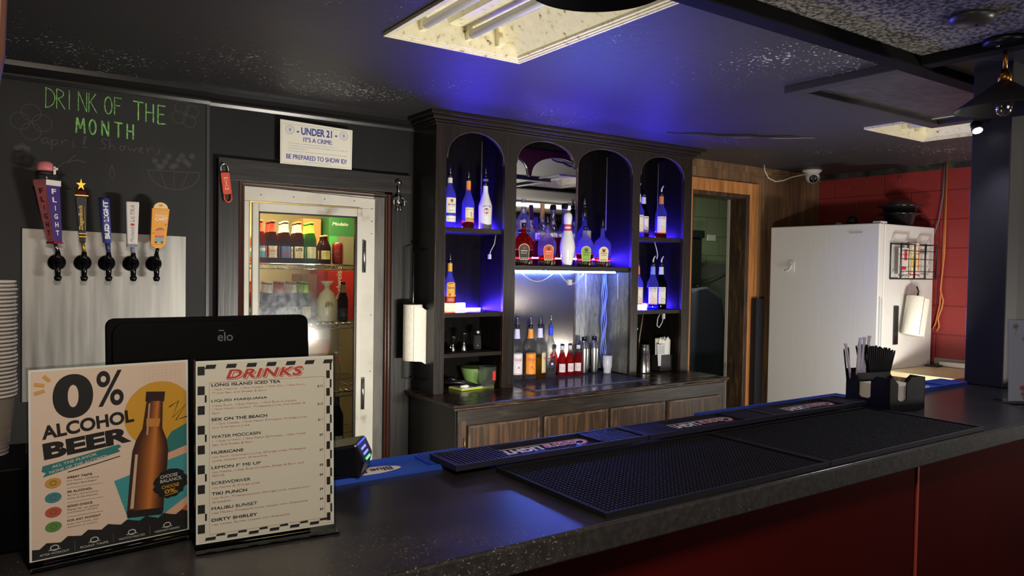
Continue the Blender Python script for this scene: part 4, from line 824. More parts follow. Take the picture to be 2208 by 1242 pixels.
# --- counter row
Z = 0.8683
TOR = smoothp([(0.035, 0), (0.040, 0.004), (0.040, 0.20), (0.038, 0.22), (0.022, 0.255), (0.018, 0.275), (0.015, 0.335)])
def torada(label, loc, lab, lvl, liq, d, nb):
    b = bottle('tequila_bottle', label, 'bottle', loc, TOR, CL, lvl, liq, face(loc[0], loc[1], d))
    def f(A, w, h):
        A.text('TORADA', 0, h-0.045, ink(206, 70, 60) if lab != OR else ink(190, 50, 40), w=0.052, h=0.018, a='c', bold=.02); A.text('TEQUILA', 0.002, h-0.057, BLACKINK, w=0.026, a='c')
        A.poly([(-0.012, 0.03), (0.018, 0.03), (0.012, 0.04), (0.004, 0.055), (-0.002, 0.042)], ink(190, 80, 60), 2); A.rect(-w/2, 0.004, w/2, 0.007, ink(214, 120, 70), 1, 10); A.ell(0, h, w/2, 0.010, lab, 1)
    label_on(b, 0.040, 0.035, 0.165, 0.072, lab, f); band(b, TOR, 0.262, 0.322, nb); pour(b, 0.335, 0.0145, 'cone'); return b
OR = ink(232, 150, 50)
torada('silver tequila bottle with a white label, leftmost in the row on the counter', (2.701, 3.885, Z), ink(222, 222, 232), None, None, 0.25, ink(206, 206, 232))
torada('gold tequila bottle with an orange label, second in the row on the counter', (2.789, 3.860, Z), OR, None, None, 0.2, ink(232, 150, 60))
torada('tequila bottle half full of amber liquid, its label turned away to the right', (2.880, 3.880, Z), ink(214, 200, 160), 0.15, glass('gold_liquid', (236, 176, 40), 0.02, 1.3), 1.25, ink(214, 214, 230))
b = bottle('vodka_bottle', 'slim clear vodka bottle with a red emblem and blue neck on the counter', 'bottle', (2.971, 3.885, Z), smoothp([(0.032, 0), (0.036, 0.004), (0.036, 0.19), (0.033, 0.21), (0.019, 0.245), (0.0145, 0.265), (0.014, 0.33)]), CL, rz=face(2.93, 3.83, 0.25))
label_on(b, 0.036, 0.04, 0.165, 0.05, pane('clear_label', (236, 236, 236), 0.1), lambda A, w, h: (A.ell(0, h-0.02, .013, .013, ink(190, 40, 50), 2), A.text('Pinnacle', 0, h-0.05, ink(60, 50, 60), w=.046, h=.012, a='c', bold=.02), A.ell(0, .04, .018, .02, ink(40, 60, 110), 1), A.ell(.004, .048, .008, .008, ink(210, 214, 220), 2), A.text('VODKA', 0, .008, BLACKINK, w=.03, a='c'))); band(b, [(0.0145, .25), (0.0143, .33)], 0.272, 0.325, ink(40, 70, 200)); pour(b, 0.33, 0.0135, 'long', ink(40, 60, 160))
SOD = smoothp([(0.025, 0), (0.029, 0.003), (0.029, 0.07), (0.0265, 0.082), (0.028, 0.095), (0.026, 0.108), (0.015, 0.145), (0.0125, 0.165), (0.0125, 0.19)])
def syrup(label, loc, d):
    b = bottle('syrup_bottle', label, 'bottle', loc, SOD, CL, 0.145, glass('cherry_liquid', (240, 60, 62), 0.02, 1.3, 1.0, 0.2), face(loc[0], loc[1], d), 'small red syrup bottles on the counter')
    label_on(b, 0.029, 0.024, 0.080, 0.046, ink(226, 210, 214), lambda A, w, h: (A.ell(0, h/2, .017, .02, ink(196, 214, 230), 1), A.text('Grenadine', 0, h/2+.003, REDINK, w=.03, a='c'), A.text('SYRUP', 0, h/2-.008, ink(120, 60, 70), w=.02, a='c'))); b.part(MB().lathe([(0.0138, 0.172), (0.0142, 0.1905), (0.0135, 0.198)], ink(220, 216, 220), n=16), 'cap'); return b
syrup('red syrup bottle with a red neck, left of the syrup pair on the counter', (3.070, 3.889, Z), 0.2); syrup('red syrup bottle with a wide pale label beside the left steel shaker', (3.207, 3.885, Z), 0.0); syrup('red syrup bottle in the middle of the three on the counter', (3.138, 3.889, Z), 0.4)
SHK = smoothp([(0.024, 0), (0.027, 0.002), (0.0295, 0.02), (0.036, 0.12), (0.0365, 0.165), (0.0368, 0.17), (0.034, 0.18), (0.024, 0.215), (0.018, 0.225)])
def shaker(label, loc):
    t = T('cocktail_shaker', label, 'shaker', (0, 0, 0), 'steel cocktail shakers on the counter'); t.part(MB().lathe([p for p in SHK if p[1] < .170] + [(0.0366, .170)], STEEL, n=32), 'cup'); t.part(MB().lathe([(0.0372, .1702), (0.0372, .173)] + [p for p in SHK if p[1] > .173], STEEL, n=32), 'shoulder'); t.part(MB().lathe([(0.0185, .2251), (0.0185, .247), (0.017, .25)], PB, n=20), 'cap'); t.o.location = loc
shaker('steel cocktail shaker with a black cap, left of the pair on the counter', (3.263, 3.889, Z)); shaker('steel cocktail shaker with a black cap, right of the pair on the counter', (3.351, 3.889, Z))
t = T('plastic_tumbler', 'milky plastic tumbler glowing bluish white, right of the steel shakers', 'cup', (0, 0, 0)); t.part(MB().lathe([(0.024, 0), (0.026, 0.002), (0.027, 0.03), (0.033, 0.045), (0.0345, 0.12), (0.033, 0.121), (0.0315, 0.046), (0.024, 0.03)], flat('milky_plastic', (206, 208, 226), 0.35), n=28, caps=False).lathe([(0.0245, 0.001), (0.025, 0.004)], WHITE, n=28), 'wall'); t.o.location = (3.426, 3.835, Z)
t = T('power_plug', 'small brass plug with a white cord low on the panel right of the shakers', 'plug', (3.470, 3.87, 0.95)); t.part(MB().box((3.455, 3.86, 0.93), (3.476, 3.885, 0.965), BRASS), 'plug', bevel=.002); t.part(MB().tube([(3.462, 3.87, 0.966), (3.455, 3.86, 0.985), (3.44, 3.90, 0.995)], 0.003, WIREWHITE, 6), 'cord')

# ================================================================== THE BAR
BZ = 1.13
t = T('bar_counter', 'long bar counter with a speckled black laminate top and dark red front', 'bar counter', (1.5, 1.25, 0))
t.part(MB().box((-1.5, 0.985, BZ - 0.006), (4.6, 1.56, BZ), LAMINATE).box((-1.5, 0.99, BZ - 0.049), (4.6, 1.555, BZ - 0.006), LAMEDGE), 'counter_top', bevel=0.0012)
t.part(MB().box((-1.5, 0.981, BZ - 0.050), (4.6, 0.9895, BZ - 0.002), LAMEDGE), 'front_edge', bevel=0.003)
t.part(MB().box((-1.5, 1.05, 0), (4.6, 1.075, BZ - 0.05), BARRED), 'front_panel')
t.part(MB().box((2.082, 1.046, 0), (2.092, 1.0499, BZ - 0.05), ink(170, 60, 42)), 'joint_strip')
t.part(MB().box((-1.5, 1.47, 0), (4.6, 1.49, BZ - 0.05), flat('bar_rear_grey', (112, 106, 98), .6)), 'rear_panel')
def nub_mat(label, x0, x1, y0, y1):
    t = T('rubber_bar_mat', label, 'bar mat', ((x0+x1)/2, (y0+y1)/2, BZ), 'wide black rubber bar mats')
    mb = MB(); mb.box((x0, y0, BZ + 0.0003), (x1, y1, BZ + 0.004), RUBBER)
    for a, b in [((x0, y0, BZ+.004), (x1, y0+.006, BZ+.011)), ((x0, y1-.006, BZ+.004), (x1, y1, BZ+.011)), ((x0, y0+.006, BZ+.004), (x0+.006, y1-.006, BZ+.011)), ((x1-.006, y0+.006, BZ+.004), (x1, y1-.006, BZ+.011))]: mb.box(a, b, RUBBER)
    t.part(mb, 'tray')
    mb = MB(); p = 0.0108; nx = int((x1-x0-.02)/p); ny = int((y1-y0-.02)/p)
    for i in range(nx):
        for j in range(ny):
            x = x0 + .012 + i*p; y = y0 + .012 + j*p; r = 0.0036
            mb.add([(x-r, y-r, BZ+.004), (x+r, y-r, BZ+.004), (x+r, y+r, BZ+.004), (x-r, y+r, BZ+.004), (x-r*.8, y-r*.8, BZ+.0095), (x+r*.8, y-r*.8, BZ+.0095), (x+r*.8, y+r*.8, BZ+.0095), (x-r*.8, y+r*.8, BZ+.0095)],
                   [(4,5,6,7), (0,1,5,4), (1,2,6,5), (2,3,7,6), (3,0,4,7)], RUBBER)
    t.part(mb, 'nubs')
nub_mat('wide black rubber bar mat nearest the menus, its left edge on bare counter', 0.893, 1.582, 0.995, 1.358)
nub_mat('wide black rubber bar mat in front of the napkin caddy', 1.586, 2.345, 0.995, 1.358)
RED2 = ink(190, 70, 76); WH2 = ink(214, 208, 206)
def rail_mat(label, x0, x1, y0, y1, z, m, logo, grp):
    t = T('rail_mat', label, 'bar mat', ((x0+x1)/2, (y0+y1)/2, z), grp); mb = MB()
    mb.box((x0, y0, z + .0003), (x1, y1, z + 0.004), m)
    h = z + 0.013
    for a, b in [((x0, y0, z+.004), (x1, y0+.006, h)), ((x0, y1-.006, z+.004), (x1, y1, h)), ((x0, y0+.006, z+.004), (x0+.006, y1-.006, h)), ((x1-.006, y0+.006, z+.004), (x1, y1-.006, h))]: mb.box(a, b, m)
    t.part(mb, 'tray'); n = int((x1-x0-.02)/.0105); c = (x0+x1)/2; lw = 0.135
    for sd in (-1, 1):
        mb = MB()
        for i in range(n):
            x = x0 + .010 + i*.0105
            if (x - c)*sd > lw: mb.box((x, y0+.006, z+.004), (x+.005, y1-.006, h - .001), m)
        t.part(mb, 'ribs')
    A = Art(); logo(A); A.build('raised_logo', t.o, plane((c, (y0+y1)/2, z + 0.0055), (-1, 0, 0), (0, -1, 0)), 0.0012, t.L); return t
def coors(A):
    A.text('Coors', -0.128, -0.020, WH2, w=0.135, h=0.045, bold=.07, shear=.35, l=1); A.text('Coors', -0.128, -0.020, RED2, w=0.135, h=0.045, bold=.0, shear=.35, l=2)
    A.text('LIGHT', 0.012, -0.016, WH2, w=0.118, h=0.036, bold=.05, shear=.15, l=1); A.rect(-0.12, -0.026, 0.12, -0.022, WH2, 1)
def moon(A):
    A.ell(0, 0, 0.085, 0.028, WH2, 0); A.text('Blue Moon', 0, -0.012, ink(60, 50, 70), w=0.13, h=0.026, a='c', bold=.03, shear=.2, l=1)
RMB = flat('black_blue_rubber', (24, 23, 38), 0.5)
for lb, a, b in (('black rail mat with a beer logo at the near end of the rail mats', 0.800, 1.372), ('black rail mat with a beer logo, middle of the three along the bar edge', 1.376, 1.902), ('black rail mat with a beer logo nearest the napkin caddy', 1.906, 2.385)):
    rail_mat(lb, a, b, 1.372, 1.492, BZ + 0.0105, RMB, coors, 'black rail mats along the bar edge')
BL3 = 'blue rail mats along the bar edge'
rail_mat('blue rail mat with an oval logo beside the card terminal', 0.36, 0.93, 1.44, 1.555, BZ - 0.0025, RUBBERBLUE, moon, BL3)
rail_mat('blue rail mat at the rear edge behind the far black rail mats', 1.75, 2.50, 1.496, 1.558, BZ, RUBBERBLUE, lambda A: A.text('BUD LIGHT', 0, -0.012, WH2, w=0.2, h=0.024, a='c', bold=.03), BL3)
rail_mat('blue rail mat lying between the napkin caddy and the black post', 2.66, 3.26, 1.45, 1.556, BZ, RUBBERBLUE, moon, BL3)
# napkin and straw caddy
ca = math.radians(-12)
t = thing('napkin_caddy', 'black plastic bar caddy holding napkins and straws on the bar', 'caddy', (2.396, 1.302, BZ + 0.0004), ca)
NB = flat('caddy_black', (11, 11, 13), 0.5, 0, 0.3)
cw, cdp, chh = 0.162, 0.180, 0.106
def side_cut(w, f0=0.42, f1=0.70):  # panel outline with a wide notch for fingers
    n0, n1 = w*f0, w*f1
    return [(0, 0), (w, 0), (w, chh), (n1+.02, chh), (n1, chh-.02), (n1, .035), (n1-.01, .028), (n0+.01, .028), (n0, .035), (n0, chh-.02), (n0-.02, chh), (0, chh)]
MB().prism(side_cut(cw, .24, .48), lambda u, v, d: (u, d, v), 0, .004, NB).build('front_wall', t); MB().prism(side_cut(cdp), lambda u, v, d: (d, u, v), 0, .004, NB).build('side_wall', t)
MB().prism(side_cut(cdp), lambda u, v, d: (d, u, v), cw-.004, cw, NB).build('side_wall', t); MB().box((0, cdp-.004, 0), (cw, cdp, chh + .012), NB).build('rear_wall', t); MB().box((0.004, 0.004, 0), (cw-.004, cdp-.004, .005), NB).build('floor_plate', t)
MB().box((0.004, .134, .005), (cw-.004, .137, chh), NB).build('divider', t); MB().box((.070, .137, .005), (.073, cdp-.004, chh), NB).build('divider', t)
R = Matrix.Translation((2.396, 1.302, BZ + 0.0004)) @ Matrix.Rotation(ca, 4, 'Z')
def incaddy(p): return R @ Vector(p)
def napkins(label, x0, x1, y0, y1, h):
    o = MB(); n = 9
    for i in range(n): j = random.uniform(-.001, .001); o.box((x0+j, y0+j, .0056 + h*i/n), (x1+j, y1+j, .0054 + h*(i+1)/n), PAPER)
    o = o.build('napkin_stack'); o.matrix_world = R; tag(o, label, 'napkins')
napkins('stack of pale napkins in the front bay of the caddy, seen through both notches', .010, .150, .010, .130, .072)
def straw(label, a, b, r, mat, nm='wrapped_straw', grp=None, flare=False):
    L = Vector(a); mb = MB(); d = Vector(b) - L
    mb.tube([(0, 0, 0), d*.96, d], [r, r, r*.6 if not flare else r*1.5], mat, 7); o = mb.build(nm); o.location = L; return tag(o, label, 'straw', grp)
WSTR = flat('lavender_paper', (228, 226, 236), 0.6)
tops = [(-.058, .02, .205), (-.014, .0, .215), (.002, .012, .225), (.012, .003, .228), (.024, .014, .222), (.034, .002, .232), (.043, .012, .23)]
lbls = ['white wrapped straw leaning far left out of the caddy, left of its fellows']
for i, (dx, dy, h) in enumerate(tops):
    straw(lbls[0] if i == 0 else 'white paper wrapped straw standing in the middle of the caddy bundle', incaddy((.018 + .007*i, .160 + .005*(i % 2), .008)), incaddy((.040 + dx, .150 + dy, h)), .0046, WSTR, 'wrapped_straw', None if i == 0 else 'wrapped straws in the caddy', True)
for i in range(2): straw('thin black straw at the left rim of the caddy', incaddy((.012 + .008*i, .176, .008)), incaddy((-.014 + .020*i, .18, .185 + .006*i)), .0027, NB, 'black_straw', 'thin black straws at the left of the caddy')
n = 0
for i in range(14):
    for j in range(5):
        fx = (i - 6.5)/6.5; fy = (j - 2)/2
        straw('thin black straw in the fanned bundle at the right of the caddy', incaddy((.115 + fx*.026, .162 + fy*.014, .008)), incaddy((.118 + fx*.066, .165 + fy*.024, .190 + random.uniform(-.006, .006) - .010*fx)), .0034, NB, 'black_straw', 'thin black straws fanned in the caddy')
# sign holders with their menus
def sign(label, o, u, wd, ht, tilt, border, artfn, name='menu_stand'):
    o = Vector(o); U = Vector(u).normalized(); N = Vector((0, 0, 1)).cross(U) * -1     # N faces the viewer
    Vv = (Vector((0, 0, 1)) * math.cos(tilt) - N * math.sin(tilt)).normalized(); NN = U.cross(Vv)
    t = T(name, label, 'menu stand', o)
    P = plane(o, U, Vv)
    def slab(x0, x1, y0, y1, d0, d1, m): 
        mb = MB(); vs = [P(x, y, d) for d in (d0, d1) for x, y in ((x0, y0), (x1, y0), (x1, y1), (x0, y1))]
        mb.add(vs, [(0,3,2,1), (4,5,6,7), (0,1,5,4), (1,2,6,5), (2,3,7,6), (3,0,4,7)], m); return mb
    b = border
    t.part(slab(-b, wd + b, 0.004, ht + 0.012, -0.005, -0.003, ACRYLIC), 'back_panel'); t.part(slab(-b, wd + b, 0.004, ht + 0.012, 0.0025, 0.0045, ACRYLIC), 'front_panel')
    mb = MB(); f = MB()
    f.add([o + U*x + N*y + Vector((0, 0, z)) for z in (0.0005, 0.004) for x, y in ((-b, .0), (wd + b, .0), (wd + b, -.075), (-b, -.075))], [(0,3,2,1), (4,5,6,7), (0,1,5,4), (1,2,6,5), (2,3,7,6), (3,0,4,7)], ACRYLIC)
    f.add([o + U*x + N*y + Vector((0, 0, z)) for z in (0.0005, 0.003) for x, y in ((-b, .028), (wd + b, .028), (wd + b, .0), (-b, .0))], [(0,3,2,1), (4,5,6,7), (0,1,5,4), (1,2,6,5), (2,3,7,6), (3,0,4,7)], ACRYLIC)
    t.part(f, 'foot')
    t.part(slab(0, wd, .008, .008 + ht, -0.0015, -0.0005, PAPER), 'paper')
    A = Art(); artfn(A, wd, ht); P2 = plane(o + Vv*.008, U, Vv); A.build('printed_sheet', t.o, P2, 0.00012, t.L); return t
def poster(A, w, h):
    X = lambda u: u*w
    Yv = lambda v: h*(1-v)
    BG = ink(232, 202, 180); TEAL = ink(52, 120, 116); TEAL2 = ink(66, 150, 154); YEL = ink(216, 156, 44); SAL = ink(226, 172, 140); ORG = ink(214, 88, 54); KK = ink(24, 20, 18); WW = ink(206, 200, 192)
    A.rect(0.003, 0.003, w-.003, h-.003, BG, 0)
    m = .003; x1 = w - m
    pts = [(X(.80) + X(.235)*math.cos(a*PI/24), Yv(.30) + X(.235)*math.sin(a*PI/24)) for a in range(48)]
    A.poly([(min(x, x1), y) for x, y in pts], YEL, 1)
    A.poly([(X(.82), Yv(.49)), (X(.88), Yv(.41)), (x1, Yv(.37)), (x1, Yv(.50)), (X(.86), Yv(.53))], TEAL, 2)
    A.poly([(X(.84), Yv(.535)), (x1, Yv(.50)), (x1, Yv(.545)), (X(.84), Yv(.58))], SAL, 2)
    A.poly([(X(.50), Yv(.645)), (X(.84), Yv(.575)), (x1, Yv(.545)), (x1, Yv(.82)), (X(.80), Yv(.89)), (X(.60), Yv(.90))], TEAL2, 2)
    A.poly([(X(.78), Yv(.90)), (x1, Yv(.80)), (x1, Yv(.86)), (X(.92), Yv(.905))], SAL, 3); A.poly([(X(.90), Yv(.905)), (x1, Yv(.845)), (x1, Yv(.93))], ORG, 3)
    for i in range(9):
        for j in range(7): A.ell(X(.70 + .03*i), Yv(.03 + .018*j), .0008, .0008, ink(200, 176, 146), 1, 5)
        for j in range(5): A.ell(X(.46 + .02*i), Yv(.76 + .03*j), .0006, .0006, ink(200, 176, 146), 1, 5)
    for a, b in (((.085, .035), (.12, .065)), ((.03, .075), (.09, .085)), ((.03, .125), (.09, .112))): A.stroke([(X(a[0]), Yv(a[1])), (X(b[0]), Yv(b[1]))], .0052, ink(220, 160, 84), 1)
    A.text('0', X(.135), Yv(.27), KK, w=X(.24), h=h*.235, bold=.05); A.text('%', X(.395), Yv(.225), KK, w=X(.17), h=h*.195, bold=.012)
    r = math.radians(5.5)
    A.text('ALCOHOL', X(.075), Yv(.37), KK, w=X(.56), h=h*.072, bold=.035, rot=r); A.text('BEER', X(.085), Yv(.476), KK, w=X(.53), h=h*.086, bold=.05, rot=r)
    A.poly([(X(.075), Yv(.508)), (X(.30), Yv(.478)), (X(.53), Yv(.444)), (X(.548), Yv(.458)), (X(.525), Yv(.468)), (X(.54), Yv(.484)), (X(.32), Yv(.522)), (X(.075), Yv(.566)), (X(.095), Yv(.545)), (X(.07), Yv(.535))], TEAL, 1)
    r2 = math.radians(10)
    A.text('ALL THE FLAVOR', X(.13), Yv(.525), WW, w=X(.27), h=h*.0145, rot=r2, bold=.02); A.text('NONE OF THE ALCOHOL.', X(.115), Yv(.553), WW, w=X(.36), h=h*.0145, rot=r2, bold=.02)
    A.stroke([(X(.22), Yv(.557)), (X(.40), Yv(.532)), (X(.54), Yv(.51))], .0012, KK, 1)
    it = [('GREAT TASTE', 'Full flavor, satisfying', 'character', ink(206, 150, 66)), ('0% ALCOHOL', 'All the refreshment,', 'none of the alcohol', ink(58, 132, 140)), ('GOOD CHOICE', 'Made for an active', 'and balanced lifestyle', ink(190, 84, 58)), ('FOR ANY MOMENT', 'Enjoy with friends, after', 'workouts, or anytime', ink(84, 140, 66))]
    for i, (a, b, c, m) in enumerate(it):
        v = .603 + .077*i
        A.ell(X(.135), Yv(v), X(.048), h*.027, m, 1); A.ring(X(.135), Yv(v), X(.02), h*.013, .001, ink(110, 80, 40), 2)
        A.text(a, X(.215), Yv(v - .012), KK, w=X(.15 if i < 3 else .2), h=h*.011, bold=.02); A.text(b, X(.215), Yv(v + .006), ink(120, 108, 96), w=X(.19), h=h*.009); A.text(c, X(.215), Yv(v + .022), ink(120, 108, 96), w=X(.18), h=h*.009)
        if i < 3: A.rect(X(.215), Yv(v + .040), X(.43), Yv(v + .038), ink(190, 170, 146), 1)
    # printed brown bottle, tilted
    th = math.radians(-5.0); cx, cyy = X(.735), Yv(.52)
    def bt(pts, m, l): A.poly([(cx + x*math.cos(th) - y*math.sin(th), cyy + x*math.sin(th) + y*math.cos(th)) for x, y in pts], m, l)
    half = [(.0, -.098), (.022, -.098), (.027, -.092), (.0275, -.02), (.027, .005), (.023, .022), (.015, .040), (.0122, .085), (.0135, .088), (.0135, .098), (0, .098)]
    full = half + [(-x, y) for x, y in half[::-1][1:-1]]
    bt(full, ink(66, 32, 16), 4)
    for i in range(12):
        k = .95 - .078*i; f = i/11
        bt([(x*k + .0045*f, y*.985) for x, y in full], ink(int(58 + 142*f**1.1), int(26 + 92*f**1.2), int(12 + 38*f**1.3)), 5 + i*.25)
    bt([(-.023, -.085), (-.018, -.085), (-.0185, .0), (-.0225, 0)], ink(206, 176, 146), 9); bt([(-.0085, .03), (-.006, .03), (-.0065, .08), (-.009, .08)], ink(196, 160, 130), 9)
    bt([(-.0095, .043), (.0095, .043), (.0105, .056), (-.0105, .056)], ink(206, 132, 60), 9); bt([(-.0142, .084), (.0142, .084), (.0142, .099), (-.0142, .099)], ink(46, 26, 18), 9); bt([(-.026, -.098), (.026, -.098), (.0275, -.088), (-.0275, -.088)], ink(30, 18, 14), 9)
    for rr, dx, dy in ((1.0, 0, 0), (.88, .003, .003), (.92, -.003, -.002)):
        A.poly([(X(.87) + dx + X(.112)*rr*(1 + .10*math.sin(i*2.3))*math.cos(2*PI*i/26), Yv(.705) + dy + X(.10)*rr*(1 + .10*math.sin(i*3.1))*math.sin(2*PI*i/26)) for i in range(26)], KK, 10)
    A.text('CHOOSE', X(.80), Yv(.675), WW, w=X(.12), h=h*.019, rot=r*.6, bold=.015, l=11); A.text('BALANCE.', X(.80), Yv(.70), WW, w=X(.15), h=h*.019, rot=r*.6, bold=.015, l=11); A.text('CHOOSE', X(.81), Yv(.735), YEL, w=X(.12), h=h*.019, rot=r*.6, bold=.015, l=11); A.text('0%.', X(.83), Yv(.765), YEL, w=X(.09), h=h*.024, rot=r*.6, bold=.02, l=11); A.stroke([(X(.83), Yv(.775)), (X(.92), Yv(.765))], .001, YEL, 11)
    A.stroke([(X(.865), Yv(.265)), (X(.93), Yv(.235)), (X(.885), Yv(.33)), (X(.985), Yv(.255)), (X(.91), Yv(.345)), (X(.99), Yv(.33))], .0014, KK, 4)
    top = [(.003 + (w-.006)*i/24, Yv(.935 - .055*math.sin(PI*min(1, i/19)*.62) + .012*math.sin(i*2.1))) for i in range(25)]
    A.poly([(.003, .003)] + [(w-.003, .003)] + top[::-1], KK, 5)
    for i, s in enumerate(('AFTER WORKOUT', 'ROAD TRIPS', 'WATCH PARTIES', 'WEEKNIGHT DINNERS')):
        u = .14 + .235*i; A.ring(X(u), Yv(.945), .006, .0045, .0014, WW, 6, 12); A.rect(X(u) - .008, Yv(.956), X(u) + .008, Yv(.953), WW, 6); A.text(s, X(u), Yv(.978), WW, w=X(.17), h=.0032, a='c', l=6)
        if i: A.rect(X(u - .118), Yv(.985), X(u - .116), Yv(.93), ink(120, 112, 104), 6)
M1 = sign('acrylic stand with a colourful zero alcohol beer poster at the bar end', (0.030, 1.278, BZ + 0.0005), (.231, .028, 0), 0.224, 0.281, math.radians(2), 0.003, poster)
def menu(A, w, h):
    Yv = lambda v: h*(1-v)
    X = lambda u: u*w
    BG = ink(226, 216, 196); KK = ink(26, 22, 22); R1 = ink(196, 62, 54); R2 = ink(196, 140, 124)
    A.rect(.003, .003, w-.003, h-.003, BG, 0)
    for i in range(7): u = .06 + .143*i; A.poly([(X(u), Yv(.045)), (X(u + .07), Yv(.045)), (X(u + .08), Yv(.022)), (X(u + .012), Yv(.022))], KK, 1)
    for i in range(9):
        v = .03 + .108*i; A.rect(X(.012), Yv(v + .048), X(.06), Yv(v), KK, 1)
        if i % 2: A.rect(X(.06), Yv(v + .09), X(.073), Yv(v + .05), KK, 1)
    for i in range(9): v = .035 + .105*i; A.rect(X(.972), Yv(v + .05), X(.986), Yv(v), KK, 1); A.rect(X(.944), Yv(v + .098), X(.972), Yv(v + .052), KK, 1)
    for i in range(6): u = .06 + .15*i; A.poly([(X(u), Yv(.985)), (X(u + .07), Yv(.985)), (X(u + .075), Yv(.968)), (X(u + .005), Yv(.968))], KK, 1); A.poly([(X(u + .075), Yv(.968)), (X(u + .14), Yv(.968)), (X(u + .135), Yv(.955)), (X(u + .08), Yv(.957))], KK, 1)
    for dx, dy, m, l, bo in ((.0018, -.0018, R1, 1, .05), (.0009, -.0009, BG, 2, .045), (0, 0, R1, 3, .03)):
        A.text('DRINKS', X(.205) + dx, Yv(.105) + dy, m, w=X(.56), h=h*.052, bold=bo, shear=.25, sp=1.12, l=l)
    A.frame(X(.09), Yv(.955), X(.93), Yv(.12), .0006, R2, 1)
    rows = [('LONG ISLAND ICED TEA', .143, ['1/2oz Tequila, 1/2oz Vodka, 1/2oz Gin, 1/2oz Rum,', 'Triple Sec, and Sweet & Sour'], '$13', .185), ('LIQUID MARIJUANA', .232, ['1/2oz Rum, 1/2oz Malibu, 1/2oz Blue Curacao,', '1/2oz Melon Liqueur, Pineapple Juice, and Sweet &', 'Sour'], '$13', .29),
            ('SEX ON THE BEACH', .333, ['1 1/2oz Vodka, 1/2oz Peach Schnapps, Orange Juice,', 'and Cranberry Juice'], '$11', .382), ('WATER MOCCASIN', .428, ['1 1/2oz Crown, 1/2oz Peach Schnapps, 1/2oz Triple', 'Sec, and Sweet & Sour'], '$9', .472),
            ('HURRICANE', .515, ['1oz Rum, Cranberry Juice, Orange Juice, Pineapple', 'Juice, topped with Grenadine'], '$9', .56), ("LEMON F' ME UP", .597, ['1oz Vodka, 1/2oz Blue Curacao, Sweet & Sour, and', 'Sprite'], '$8', .648), ('SCREWDRIVER', .683, ['1oz Vodka & Orange Juice'], '$8', .706), ('TIKI PUNCH', .741, ['1oz Rum, Pineapple Juice, Orange Juice, topped with', 'Grenadine'], '$8', .79), ('MALIBU SUNSET', .822, ['1oz Malibu, Pineapple Juice, topped with Grenadine'], '$8', .848), ('DIRTY SHIRLEY', .885, ['1oz Vodka, Sprite, topped with Grenadine'], '$8', .908)]
    for s, v, d, p, pv in rows:
        A.text(s, X(.105), Yv(v), KK, h=h*.0165, w=X(.0245*len(s)), bold=.02)
        for i, q in enumerate(d): A.text(q, X(.11), Yv(v + .024 + .0195*i), R2, w=X(.0137*len(q)), h=h*.0125)
        A.text(p, X(.915), Yv(pv), KK, h=h*.0145, a='r', bold=.015, sp=1.25)
M2 = sign('acrylic menu stand with a checker bordered list of drinks, right of the beer poster', (0.247, 1.225, BZ + 0.0005), (.220, -.020, 0), 0.218, 0.287, math.radians(3), 0.002, menu)
# till monitor seen from behind
t = T('till_monitor', 'black till monitor standing on the bar, its back towards the viewer', 'monitor', (0.322, 1.42, BZ))
def rrect(x0, x1, z0, z1, r, n=5):
    o = []
    for cx, cz, a0 in ((x1-r, z0+r, -PI/2), (x1-r, z1-r, 0), (x0+r, z1-r, PI/2), (x0+r, z0+r, PI)):
        for i in range(n+1): a = a0 + PI/2*i/n; o.append((cx + r*math.cos(a), cz + r*math.sin(a)))
    return o
def tilt(u, v, d): return (u, 1.400 + d + (v - 1.20)*0.10, v)
t.part(MB().prism(rrect(0.144, 0.496, 1.200, 1.481, .014), lambda u, v, d: tilt(u, v, d), 0.012, 0.030, SCREENBLACK), 'screen_bezel', bevel=.003)
t.part(MB().prism(rrect(0.152, 0.488, 1.207, 1.474, .02), lambda u, v, d: tilt(u, v, d), 0.0, 0.0118, SCREENBLACK), 'rear_shell', bevel=.004)
A = Art(); LG = ink(70, 70, 72); A.text('elo', 0, 0, LG, w=.027, h=.0165, a='c', bold=.01); A.rect(-.0115, .0185, -.002, .0205, LG, 2); A.build('logo', t.o, lambda u, v, d: Vector(tilt(0.336 + u, 1.437 + v, -0.0006 - d)), .0002, t.L)
t.part(MB().box((0.28, 1.44, 1.145), (0.37, 1.475, 1.24), SCREENBLACK), 'neck', bevel=.01); t.part(MB().box((0.22, 1.39, BZ + .0005), (0.43, 1.535, 1.1449), SCREENBLACK), 'base', bevel=.006)
t = T('card_terminal', 'black card terminal with a blue and green lit screen beside the drinks menu', 'card terminal', (0.60, 1.50, BZ + .0128))
TB = flat('terminal_black', (10, 11, 18), 0.3); RZ = Matrix.Translation((0.578, 1.50, BZ + .012)) @ Matrix.Rotation(math.radians(-35), 4, 'Z')
t.part(MB().add([RZ @ Vector(p) for p in [(-.075, -.045, .001), (.062, -.045, .001), (.062, .045, .001), (-.075, .045, .001), (-.075, -.045, .045), (.055, -.045, .07), (.055, .045, .07), (-.075, .045, .045), (.072, -.042, .035), (.072, .042, .035)]], [(0,3,2,1), (4,5,6,7), (0,1,8,5,4), (2,3,7,6,9), (1,2,9,8), (8,9,6,5), (3,0,4,7)], TB), 'shell', bevel=.005)
mb = MB()
for i in range(3): mb.add([RZ @ Vector(p) for p in [(.0738 - .005*i, -.03, .034 + .010*i), (.0738 - .005*i, .012, .034 + .010*i), (.0716 - .005*i, .012, .0385 + .010*i), (.0716 - .005*i, -.03, .0385 + .010*i)]], [(0,1,2,3)], emit('terminal_blue', (.12, .18, 1), 1.6) if i else emit('terminal_green', (.1, .9, .3), 1.2))
t.part(mb, 'lit_keys')
